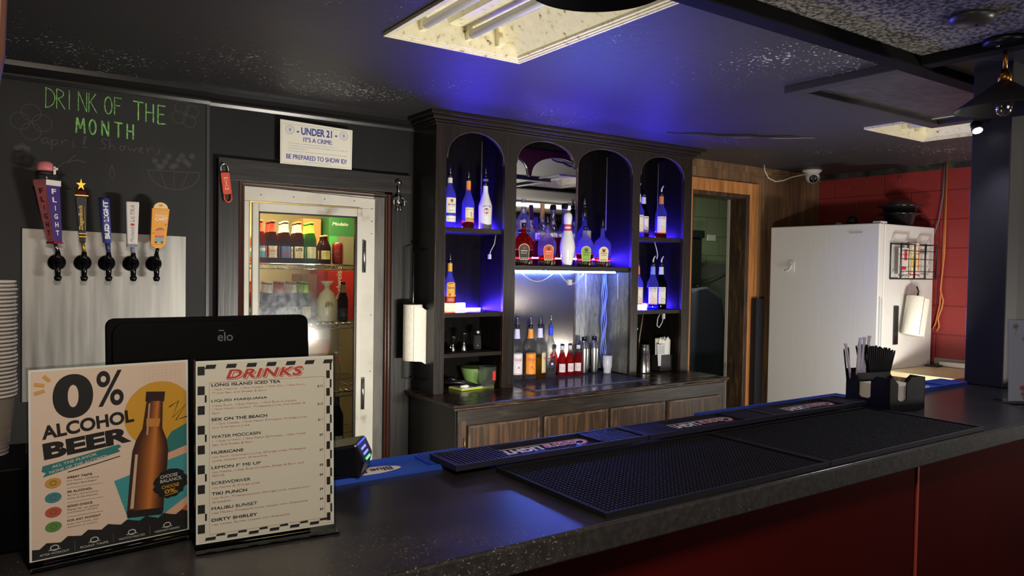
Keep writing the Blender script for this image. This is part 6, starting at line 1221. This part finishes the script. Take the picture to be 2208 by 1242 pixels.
bB = beer('brown beer bottle with a white and red label, second in the cooler', (1.232, YS, ZS), BROWN, ink(220, 214, 200), 'Budweiser', ink(170, 60, 44), ink(160, 60, 50), art=lambda A, w, h: (A.frame(-w/2, 0, w/2, h, .006, ink(190, 50, 44), 1), A.text('Budweiser', 0, h*.5, ink(180, 40, 40), w=w*.66, h=.014, a='c', shear=.2), A.text('KING OF BEERS', 0, h*.3, ink(80, 60, 90), w=w*.5, a='c')))
bU = beer('brown beer bottle with a blue and silver label, third in the cooler', (1.306, YS, ZS), BROWN, ink(90, 110, 170), 'COORS', ink(206, 206, 200), ink(200, 200, 196), art=lambda A, w, h: (A.poly([(-.02, .02), (.0, .052), (.02, .02)], ink(214, 216, 222), 1), A.text('Coors', 0, .018, ink(190, 40, 50), w=w*.6, h=.014, a='c', shear=.3, bold=.03)))
bLt = beer('brown beer bottle with a cream LITE label, middle of the cooler row', (1.380, YS, ZS), BROWN, ink(222, 212, 178), 'LITE', ink(196, 190, 176), ink(150, 120, 90), art=lambda A, w, h: (A.text('LITE', 0, h*.60, BLACKINK, w=w*.66, h=.017, a='c', bold=.04), A.ell(0, h*.28, .010, .012, ink(190, 90, 50), 1)))
bG = beer('green beer bottle with a red crest label in the cooler', (1.452, YS, ZS), GREENG, ink(216, 212, 180), 'Dos', ink(150, 190, 60), ink(90, 150, 60), art=lambda A, w, h: (A.text('DOS EQUIS', 0, h*.78, ink(120, 40, 30), w=w*.6, a='c'), A.rect(-.013, .008, .013, .045, ink(200, 70, 54), 1), A.ring(0, .026, .008, .010, .002, ink(230, 220, 200), 2)))
bS = beer('stubby brown beer bottle with a pale yellow label in the cooler', (1.535, YS, ZS), BROWN, ink(206, 190, 120), 'Coronita', None, ink(180, 140, 80), prof=STUB, zl=(.026, .076), art=lambda A, w, h: (A.text('Cerveza', 0, h*.65, BLACKINK, w=w*.66, h=.010, a='c'), A.text('ESPECIAL', 0, h*.4, ink(80, 60, 40), w=w*.5, a='c')))
b = T('beer_can', 'red beer can with a round pale emblem, rightmost on the upper cooler shelf', 'can', (0, 0, 0))
CAN = smoothp([(0.026, 0), (0.030, 0.004), (0.033, 0.012), (0.033, 0.105), (0.030, 0.118), (0.027, 0.122)])
b.part(MB().lathe(CAN, flat('can_red', (150, 40, 44), 0.3, 0.4), n=28), 'can_body'); A = Art(); A.ell(0, .06, .021, .021, ink(190, 180, 176), 1); A.ring(0, .06, .021, .021, .002, ink(120, 110, 108), 2); A.text('DUSK', 0, .054, ink(96, 40, 44), w=.034, h=.012, a='c', bold=.03, l=3); A.build('emblem', b.o, cyl(.0334), .0002); b.part(MB().lathe([(.0272, .1221), (.0268, .124), (.024, .1225)], STEEL, n=24), 'lid'); b.o.location = (1.612, YS, ZS); b.o.rotation_euler = (0, 0, face(1.6, 4.17, .1))
src = [bO, bB, bU, bLt, bG]; nm = ['orange necked beer bottles', 'red labelled beer bottles', 'blue labelled beer bottles', 'cream LITE beer bottles', 'green beer bottles']; bx = [1.165, 1.232, 1.306, 1.380, 1.452]
rl = ['row right behind its front bottle', 'third row back']
for i, q in enumerate(src):
    for r in (1, 2):
        dup(q.o, (bx[i] + .010*r + random.uniform(-.004, .004), YS + .075*r, ZS), face(bx[i], 4.2, random.uniform(-.6, .6)), '%s in the %s, upper cooler shelf' % (nm[i].rstrip('s'), rl[r-1]))
dup(bS.o, (1.545, YS + .08, ZS), None, 'stubby brown beer bottle directly behind the pale yellow labelled one, upper cooler shelf')
ZM = 1.2455
lab2 = ['orange necked', 'red labelled', 'blue labelled', 'cream labelled', 'green']
for i, q in enumerate([bO, bU, bB, bLt, bG]):
    for r in range(3):
        dup(q.o, (1.150 + .068*i + .006*r, 4.17 + .075*r, ZM), face(1.2, 4.2, random.uniform(-.3, .3)), '%s beer bottle in the %s row of the middle cooler shelf, behind fogged glass' % (['orange necked', 'silver labelled', 'red labelled', 'LITE', 'green'][i], ['front', 'second', 'third'][r]))
def carton(label, x0, x1, y0, y1, z0, z1, m, fn, name='beer_carton', side=None):
    t = T(name, label, 'carton', ((x0+x1)/2, (y0+y1)/2, z0)); t.part(MB().box((x0, y0, z0), (x1, y1, z1), m), 'board', bevel=.002); A = Art(); fn(A, x1-x0, z1-z0); A.build('printing', t.o, plane((x0, y0 - .0005, z0), (1, 0, 0), (0, 0, 1)), .0003, t.L); return t
KRAFT = ink(176, 130, 74)
carton('tall red beer carton with white upright lettering on the middle cooler shelf', 1.60, 1.90, 4.30, 4.62, ZM + .0005, 1.545, ink(206, 40, 32), lambda A, w, h: (A.text('Budweiser', .088, .13, WHITE, w=.215, h=.034, rot=PI/2, bold=.03), A.ell(.02, .145, .010, .010, WHITE, 1)))
carton('green beer carton with a white script on the upper cooler shelf, right', 1.63, 1.90, 4.36, 4.62, ZS + .0005, 1.87, ink(48, 110, 60), lambda A, w, h: (A.text('Modelo', .02, .235, WHITE, w=.10, h=.02, bold=.02, shear=.2), A.rect(0, .0, w, .17, ink(120, 116, 90), 1), A.rect(0, .06, .05, .17, ink(70, 160, 80), 2)))
carton('brown cardboard box behind the beer bottles at the right of the upper shelf', 1.50, 1.612, 4.45, 4.66, ZS + .0005, 1.86, KRAFT, lambda A, w, h: A.rect(.005, h*.4, w-.005, h*.41, ink(140, 100, 56), 1))
carton('brown cardboard box left of the tall red carton', 1.50, 1.595, 4.46, 4.66, ZM + .0005, 1.52, ink(120, 84, 50), lambda A, w, h: A.rect(.0, h*.5, w, h*.51, ink(90, 62, 40), 1))
wire_shelf('fourth chrome wire shelf of the cooler, below the bag shelf', 0.85)
carton('yellow and white carton on the fourth cooler shelf', 1.46, 1.60, 4.25, 4.45, .8505, 1.20, ink(226, 150, 40), lambda A, w, h: A.rect(0, h*.82, w, h, ink(236, 226, 200), 1))
t = T('plastic_bag', 'cloudy tied plastic bag with marker writing on the middle cooler shelf', 'bag', (1.555, 4.20, ZM))
BAG = pane('bag_film', (214, 206, 190), .5, .25)
BAGP = [(.050, 0), (.062, .01), (.066, .06), (.062, .12), (.04, .17), (.014, .195), (.010, .205), (.03, .225), (.04, .24)]
mb = MB().lathe([(r, z) for r, z in BAGP], flat('bag_plastic', (206, 196, 170), .35), c=(1.560, 4.20, ZM), n=22, sy=.6); t.part(mb, 'bag'); t.part(MB().tube([(1.545, 4.20, ZM + .2), (1.575, 4.20, ZM + .202)], .008, flat('bag_tie', (190, 180, 150), .5), 8), 'tie')
A = Art()
for k, pts in enumerate(([(0, 0), (.003, .03)], [(.0, .0), (.01, .012), (.012, .032)], [(.016, .0), (.018, .03), (.026, .02), (.018, .014)], [(.03, .004), (.032, .03)], [(.03, .016), (.04, .018), (.042, .0)])): A.stroke([(x - .02, z + .09) for x, z in pts], .003, BLACKINK, 1)
A.build('marker_writing', t.o, lambda u, v, d: Vector((1.56 + u, 4.20 - .6*math.sqrt(.067**2 - u*u) - .001 - d, ZM + v)), .0002, t.L)
bq = beer('dark beer bottle standing right of the plastic bag in the cooler', (1.655, 4.19, ZM), glass('dark_beer_glass', (50, 24, 10), .05, 1.3), ink(40, 36, 40), 'STOUT', ink(150, 120, 90), ink(40, 36, 34), zl=(.03, .08))
b = bottle('vodka_bottle', 'clear bottle with a red neck band on the fourth cooler shelf', 'bottle', (1.615, 4.19, .8503), SPIRIT, CL, rz=0); band(b, SPIRIT, .23, .262, ink(190, 60, 44)); b.part(MB().lathe([(.0145, .288), (.0145, .304)], WHITE, n=16), 'cap'); b.o.scale = (.72, .72, .72)
b = bottle('wine_bottle', 'dark bottle with a silver band on the lowest cooler shelf', 'bottle', (1.625, 4.19, .5003), SPIRIT, glass('smoky_blue_glass', (60, 66, 90), .04, 1.3)); label_on(b, .0375, .05, .075, .05, ink(150, 150, 156)); band(b, [(.0147, .25), (.0137, .30)], .25, .298, ink(40, 36, 50)); 

# ================================================================== FRIDGE CORNER
FX0, FX1, FYa, FYb, FZ = 5.169, 5.945, 2.917, 3.83, 1.942
t = T('white_refrigerator', 'tall white refrigerator standing against the red block wall', 'refrigerator', (5.55, 3.37, 0))
t.part(MB().box((FX0 + .075, FYa, .06), (FX1, FYb, FZ), FRIDGEWHITE), 'cabinet', bevel=.006); t.part(MB().box((FX0 + .066, FYa + .006, .07), (FX0 + .0745, FYb - .006, FZ - .008), flat('door_gasket', (150, 150, 150), .6)), 'gasket')
d = t.part(MB().box((FX0, FYa - .001, .08), (FX0 + .0655, FYb, FZ + .002), FRIDGEWHITE), 'door', bevel=.008, seg=3)
t.part(MB().box((FX0 + .02, FYa - .006, 1.06), (FX0 + .05, FYa - .0015, 1.40), flat('handle_recess', (166, 166, 166), .4)).box((FX0 + .012, FYa - .016, 1.05), (FX0 + .02, FYa - .0015, 1.41), FRIDGEWHITE), 'handle', d, bevel=.002)
A = Art(); A.rect(0, 0, .118, .026, ink(196, 194, 190, .35), 0); A.frame(0, 0, .118, .026, .002, ink(222, 220, 216, .3), 1); A.text('FRIGIDAIRE', .059, .008, ink(150, 148, 146), w=.095, h=.010, a='c', bold=.01); A.build('name_plate', d, plane((FX0 - .0012, 3.155, 1.868), (0, -1, 0), (0, 0, 1)), .0004, t.L)
t.part(MB().box((FX0 + .03, FYa + .01, FZ + .0022), (FX0 + .12, FYa + .07, FZ + .018), FRIDGEWHITE), 'hinge_cover', bevel=.004)
for y in (2.96, 3.78): t.part(MB().box((5.3, y-.03, 0), (5.86, y+.03, .0595), PLASTICBLACK), 'foot')
t = T('adhesive_hook', 'small white adhesive hook stuck to the front of the white refrigerator', 'hook', (5.168, 3.63, 1.62)); t.part(MB().box((5.161, 3.60, 1.585), (5.1675, 3.64, 1.67), FRIDGEWHITE), 'back_plate', bevel=.003); t.part(MB().tube([(5.160, 3.62, 1.64), (5.150, 3.635, 1.60), (5.146, 3.665, 1.585), (5.150, 3.68, 1.60)], .004, WHITE, 8), 'hook_arm')
# wire basket with letters
t = T('wire_letter_basket', 'black wire letter basket on the side of the white refrigerator', 'basket', (5.57, 2.88, 1.53)); mb = MB(); bx0, bx1, bz0, bz1, by0, by1 = 5.315, 5.815, 1.545, 1.80, 2.835, 2.911
WM = flat('basket_black', (26, 26, 30), .45)
for (xa, xb) in ((bx0, bx0 + .19), (bx1 - .16, bx1)):
    mb.tube([(xa, by0, bz0), (xb, by0, bz0), (xb, by0, bz1), (xa, by0, bz1)], .0075, WM, 6, True)
mb.tube([(bx0, by1, bz0), (bx1, by1, bz0), (bx1, by1, bz1), (bx0, by1, bz1)], .006, WM, 6, True); t.part(mb, 'rim_frames'); mb = MB()
for z in (1.60, 1.69, 1.75): mb.tube([(bx0, by0, z), (bx1, by0, z)], .003, WM, 5)
for x in (bx0, bx0 + .19, bx1 - .16, bx1):
    for z in (bz0, bz1): mb.tube([(x, by0, z), (x, by1, z)], .004, WM, 5)
for k in range(9): mb.tube([(bx0 + .0625*k, by0, bz0), (bx0 + .0625*k, by1, bz0)], .0025, WM, 5)
t.part(mb, 'wires')
def letter(label, x, w_, z, h_, y, m, fn, tilt_=0.0):
    t = T('letter', label, 'letter', (x + w_/2, y, z)); t.part(MB().box((x, y, z), (x + w_, y + .006, z + h_), m), 'paper'); A = Art(); fn(A, w_, h_); A.build('print', t.o, plane((x, y - .0003, z), (1, 0, 0), (0, 0, 1)), .0003, t.L); t.o.rotation_euler = (0, tilt_, 0)
letter('white and red card at the left of the wire basket', 5.355, .13, 1.551, .22, 2.870, ink(206, 196, 196), lambda A, w, h: (A.rect(.07, .13, .11, .21, REDINK, 1), A.rect(.03, .06, .10, .085, REDINK, 1), A.rect(.01, .01, .06, .045, ink(90, 90, 90), 1), A.rect(.015, .014, .055, .041, ink(206, 200, 196), 2)))
letter('cream card with red edges in the middle of the wire basket', 5.525, .135, 1.551, .26, 2.880, ink(236, 222, 176), lambda A, w, h: (A.rect(.0, .0, w, .05, ink(226, 206, 206), 1), A.rect(.0, .02, w, .03, REDINK, 2), A.ell(w*.45, .12, .04, .05, ink(214, 186, 100), 1), A.rect(w-.02, .06, w-.01, .24, REDINK, 1), A.rect(.0, .23, w, h, ink(226, 210, 206), 1)))
letter('plain pale card at the right of the wire basket', 5.68, .12, 1.551, .19, 2.885, ink(214, 208, 204), lambda A, w, h: A.rect(.01, .08, w-.01, .083, ink(180, 176, 176), 1))
t = towel('white paper towel roll hanging tilted on the side of the refrigerator', (5.49, 2.835, 1.135), (.24, 0, 1), .070, .285, [((-.03, -.0715), .0), ((.02, -.078), .0), ((.07, -.060), -.02), ((.088, -.050), -.03)], (5.555, 2.835, 1.135))
t.part(MB().tube([(5.560, 2.835, 1.415), (5.572, 2.835, 1.455), (5.555, 2.84, 1.49)], .006, PLASTICBLACK, 8), 'hook')
t = T('magnet_clip', 'flat black magnetic holder behind the tilted paper towel roll', 'holder', (5.41, 2.912, 1.25)); t.part(MB().box((5.385, 2.908, 1.06), (5.445, 2.9165, 1.345), PLASTICBLACK), 'plate', bevel=.002)
# things on top
DK = flat('dark_glazed_ceramic', (20, 19, 20), .15, 0, .5, .4)
t = T('black_bowl_stack', 'stack of wide black bowls with a glass lid on top of the refrigerator', 'bowls', (5.62, 3.02, FZ)); c = (5.62, 3.02, FZ + .003)
t.part(MB().lathe([(.085, 0), (.095, .005), (.115, .075), (.15, .085), (.152, .093), (.118, .094)], DK, c=c, n=40), 'lower_bowl'); t.part(MB().lathe([(.10, .0945), (.112, .10), (.118, .135), (.155, .143), (.158, .152), (.12, .153)], DK, c=c, n=40), 'upper_bowl')
t.part(MB().lathe([(.092, .1535), (.088, .17), (.065, .187), (.025, .196), (.006, .198)], flat('grey_lid', (110, 84, 80), .12, .3), c=c, n=40), 'lid')
t = T('loose_knob', 'small round white knob lying on top of the refrigerator at the left', 'knob', (5.6, 3.50, FZ)); t.part(MB().lathe([(.022, 0), (.03, .015), (.024, .034), (.008, .04)], FRIDGEWHITE, c=(5.5, 3.44, FZ + .0005), n=20), 'knob')  # a loose white knob
t = T('black_gadget', 'small black gadget with a domed head on top of the refrigerator', 'gadget', (5.5, 3.33, FZ)); t.part(MB().box((5.40, 3.25, FZ + .0005), (5.55, 3.42, FZ + .02), PLASTICBLACK), 'base', bevel=.004); t.part(MB().lathe([(.04, 0), (.042, .03), (.03, .06), (.01, .068)], PLASTICBLACK, c=(5.5, 3.33, FZ + .0205), n=24), 'head')
# camera, cords
t = T('security_camera', 'white dome security camera under the ceiling near the red wall corner', 'camera', (5.62, 3.78, CE)); c = (5.60, 3.76, CE)
t.part(MB().lathe([(.078, -.0005), (.078, -.012), (.058, -.03), (.055, -.045)], FRIDGEWHITE, c=c, n=36), 'mount'); t.part(MB().lathe([(.0545, 0), (.056, .02), (.045, .05), (.02, .066), (.005, .07)], FRIDGEWHITE, M=Matrix.Translation((5.60, 3.755, CE - .045)) @ Matrix.Rotation(PI - .35, 4, (.826, -.564, 0)), n=32), 'dome')
MM = Matrix.Translation((5.60, 3.755, CE - .052)) @ Vector((-.60, -.62, -.50)).normalized().to_track_quat('Z', 'Y').to_matrix().to_4x4()
t.part(MB().lathe([(.034, .035), (.034, .056), (.026, .060)], PLASTICBLACK, M=MM, n=28), 'lens_ring'); t.part(MB().lathe([(.017, .0602), (.012, .066), (.003, .068)], flat('lens_glass', (70, 74, 80), .08, .2), M=MM, n=20), 'lens')
wire('white cable sagging along the planks to the dome camera', [(5.02, 3.80, 2.436), (5.03, 3.80, 2.39), (5.08, 3.80, 2.335), (5.17, 3.80, 2.315), (5.27, 3.80, 2.33), (5.37, 3.79, 2.365), (5.48, 3.77, 2.39), (5.555, 3.765, 2.41)], .005, flat('grey_white_cable', (176, 170, 160), .5), 'camera_cable', group='white camera cable')
OC = flat('orange_cord', (190, 112, 62), .55)
t = T('orange_cord', 'orange cord hanging down the red wall in a long loop', 'cord', (5.98, 2.86, 2.4)); t.part(MB().tube([(5.985, 2.862, 2.436), (5.985, 2.862, 2.0), (5.984, 2.868, 1.62), (5.982, 2.878, 1.35), (5.98, 2.905, 1.20), (5.98, 2.93, 1.14), (5.975, 2.90, 1.17), (5.97, 2.888, 1.14), (5.97, 2.872, 1.18), (5.975, 2.885, 1.24), (5.975, 2.86, 1.32), (5.975, 2.850, 1.38), (5.976, 2.874, 1.46), (5.98, 2.854, 1.75), (5.98, 2.855, 2.436)], .006, OC, 8), 'cord')
t = T('hanging_cable', 'grey cord with an orange plug hanging beside the refrigerator', 'cord', (5.98, 2.92, 2.2)); t.part(MB().tube([(5.975, 2.872, 2.43), (5.975, 2.876, 2.2), (5.97, 2.90, 2.0), (5.965, 2.975, 1.75), (5.962, 2.985, 1.6), (5.96, 2.96, 1.48), (5.96, 2.965, 1.42)], .0055, flat('grey_cable', (96, 92, 104), .5), 8), 'cable'); t.part(MB().lathe([(.010, 0), (.014, .01), (.013, .045), (.007, .06)], OC, c=(5.96, 2.966, 1.36), n=14), 'plug')
for i, (y, z, h) in enumerate(((3.66, 2.31, .05), (3.50, 2.35, .05), (3.22, 2.33, .045))):
    tag(wtag(MB().tube([(5.992, y, z + h), (5.985, y, z + h*.4), (5.978, y, z), (5.982, y - .008, z - .006)], .004, [ink(150, 52, 50), CHROME, ink(150, 52, 50)][i], 6).build('wall_hook'), (5.99, y, z)), ['red painted hook in the red wall nearest the dome camera', 'bare metal hook between two red painted hooks on the red wall', 'red painted hook in the red wall above the bowl stack'][i], 'hook')
tag(MB().box((5.985, 1.76, .885), (5.999, 2.91, .935), flat('grey_skirting', (132, 128, 120), .5)).build('trim_11'), kind='structure')
t = T('side_counter', 'cream topped side counter along the red wall beyond the napkin caddy', 'counter', (5.6, 2.3, 0)); t.part(MB().box((5.28, 1.80, .845), (5.984, 2.90, .880), ink(222, 206, 158, .4)), 'top', bevel=.003); t.part(MB().box((5.29, 1.80, .80), (5.984, 2.90, .8449), DOORWOOD), 'edge'); t.part(MB().box((5.32, 1.82, 0), (5.984, 2.88, .7995), DARKB), 'carcass')
t = T('rolled_white_cloth', 'rolled white cloth lying along the red wall on the cream side counter', 'cloth', (5.93, 2.6, .8805)); t.part(MB().tube([(5.90, 2.82, .901), (5.89, 2.65, .903), (5.90, 2.46, .900)], [.018, .021, .018], WHITE, 12), 'roll'); t.part(MB().box((5.80, 2.80, .8805), (5.93, 2.888, .893), PLASTICBLACK), 'dark_end') 
tag(wtag(MB().box((5.065, 3.875, 0), (5.155, 3.925, 1.36), flat('dark_board', (16, 16, 22), .5)).build('dark_board'), (5.11, 3.9, 0)), 'narrow dark board standing between the doorway casing and the refrigerator', 'board')
# the room through the doorway
BK = flat('dark_blue_fabric', (28, 32, 48), .8)
t = T('dark_office_chair', 'dark blue high backed chair in the room through the doorway', 'chair', (5.95, 5.05, 0)); t.part(MB().prism([(5.55, .5), (6.05, .5), (6.06, 1.0), (5.98, 1.32), (5.78, 1.42), (5.58, 1.40)], lambda u, v, d: (u, d, v), 4.98, 5.10, BK), 'backrest', bevel=.04, seg=4); t.part(MB().box((5.5, 4.62, .42), (6.06, 5.04, .52), BK), 'seat', bevel=.03); t.part(MB().lathe([(.03, .06), (.03, .41)], PLASTICBLACK, c=(5.8, 4.9, 0), n=14), 'column')
for k in range(5): t.part(MB().tube([(5.8, 4.9, .09), (5.8 + .28*math.cos(k*1.257), 4.9 + .28*math.sin(k*1.257), .03)], .022, PLASTICBLACK, 8), 'leg')
t = T('grey_seat_back', 'grey moulded seat back leaning in the room through the doorway', 'seat', (6.55, 5.6, 1.2)); t.part(MB().prism([(6.28, 1.02), (6.90, 1.02), (6.92, 1.58), (6.80, 1.66), (6.45, 1.66), (6.32, 1.60)], lambda u, v, d: (u, d, v), 5.58, 5.66, flat('grey_shell', (86, 88, 84), .5)), 'shell', bevel=.03, seg=3); t.part(MB().box((6.3, 5.5, 0), (6.9, 5.78, 1.015), flat('brown_crate', (64, 44, 32), .7)), 'crate')
t = T('black_bin', 'tall black bin with a rim in the room behind the cabinet edge', 'bin', (5.85, 5.35, 0)); t.part(MB().box((5.35, 5.3, 0), (6.02, 5.6, 1.92), PLASTICBLACK), 'body', bevel=.01); t.part(MB().box((5.33, 5.28, 1.9205), (6.04, 5.62, 2.0), PLASTICBLACK), 'rim', bevel=.01)
wire('black cable sagging across the block wall in the back room', sag((5.9, 5.25, 1.42), (7.0, 5.5, 1.75), .06, 12), .010, PLASTICBLACK, 'back_room_cable', group='black cable in the back room')
tag(wtag(MB().box((6.72, 5.835, 1.93), (6.86, 5.849, 2.0), ink(190, 190, 184)).build('switch_plate', bevel=.002), (6.79, 5.84, 1.93)), 'pale switch plate on the green block wall of the back room', 'switch')

# ================================================================== LAMPS AND CEILING FITTINGS
SHM = tex('black_lamp_enamel', [(0.3, (34, 33, 34)), (0.7, (42, 40, 41))], noise=3, rough=0.5, bump=0.02)
def pendant(label, x, y):
    t = T('pendant_lamp', label, 'lamp', (x, y, CE)); c = (x, y, 0)
    t.part(MB().lathe([(.074, 2.4395), (.076, 2.430), (.072, 2.416), (.02, 2.412)], flat('canopy_black', (22, 21, 22), .35, .2), c=c, n=40), 'canopy')
    for s in (-1, 1): t.part(MB().lathe([(.006, 2.408), (.008, 2.411), (.007, 2.4155)], CHROME, c=(x + .03*s*.83, y - .03*s*.5, 0), n=12), 'canopy_screw')
    t.part(MB().lathe([(.0075, 2.330), (.0075, 2.4115)], BRASS, c=c, n=14), 'stem')
    t.part(MB().lathe([(.022, 2.283), (.022, 2.312), (.016, 2.318), (.012, 2.3295), (.009, 2.3298)], BRASS, c=c, n=24), 'socket_collar'); t.part(MB().tube([(x - .028, y, 2.309), (x - .020, y, 2.309)], .004, BRASS, 8), 'thumb_screw')
    t.part(MB().lathe([(.022, 2.2825), (.034, 2.278), (.158, 2.187), (.1585, 2.183), (.156, 2.186), (.034, 2.273), (.020, 2.276)], SHM, c=c, n=56, caps=False), 'lamp_shade')
    t.part(MB().lathe([(.013, 2.262), (.016, 2.25), (.029, 2.215), (.030, 2.195), (.024, 2.175), (.010, 2.163), (.002, 2.161)], flat('silvered_bulb', (176, 166, 160), .12, .9), c=c, n=28), 'bulb'); t.part(MB().lathe([(.0135, 2.2622), (.0135, 2.2758)], BRASS, c=c, n=18), 'bulb_cap'); t.part(MB().tube([(x - .008, y, 2.205), (x - .004, y, 2.235), (x + .004, y, 2.205), (x + .008, y, 2.235)], .001, BRASS, 5), 'filament')
pendant('black conical pendant lamp with a brass stem over the right end of the bar', 3.008, 1.245)
pendant('black pendant lamp of which only the shade rim shows at the top edge', 1.050, 1.226)
t = T('ceiling_cover', 'round dark cover plate on the textured ceiling beside the pendant lamp', 'ceiling fitting', (2.655, 1.205, CE)); t.part(MB().lathe([(.070, -.0005), (.070, -.010), (.055, -.024), (.030, -.031), (.005, -.033)], flat('cover_paint', (70, 66, 66), .35), c=(2.655, 1.205, CE), n=40), 'cover'); t.part(MB().lathe([(.006, -.036), (.007, -.031)], PLASTICBLACK, c=(2.66, 1.19, CE), n=10), 'screw')
t = T('spot_lamp', 'tiny lit black spot lamp clipped to the top of the black post', 'lamp', (3.22, 1.43, 2.17)); MS = Matrix.Translation((3.215, 1.425, 2.165)) @ Vector((-.35, -.40, -.85)).normalized().to_track_quat('Z', 'Y').to_matrix().to_4x4()
t.part(MB().lathe([(.016, -.03), (.019, -.028), (.021, .008), (.019, .008)], PLASTICBLACK, M=MS, n=20), 'housing'); t.part(MB().lathe([(.0175, .0085), (.0178, .0105)], emit('lit_spot', (1, .98, .95), 9), M=MS, n=20), 'lens'); t.part(MB().tube([(3.225, 1.43, 2.19), (3.284, 1.44, 2.20)], .006, PLASTICBLACK, 8), 'bracket')
t = T('wooden_paddle', 'dark brown rounded wooden edge hanging at the top left corner', 'wooden ornament', (-.07, .62, 2.44)); t.part(MB().prism([(-.16, 1.66), (-.10, 1.605), (-.04, 1.61), (-.008, 1.66), (.001, 1.72), (.0035, 1.80), (.003, 1.90), (-.01, 2.05), (-.12, 2.05), (-.16, 1.95)], lambda u, v, d: (u, d, v), .61, .635, tex('dark_brown_wood', [(.3, (46, 26, 18)), (.7, (72, 44, 30))], scale=(8, 8, 1), noise=4, rough=.4)), 'blade', bevel=.006, seg=3); t.part(MB().tube([(-.07, .622, 2.05), (-.07, .622, 2.44)], .012, BLACKINK, 8), 'handle')
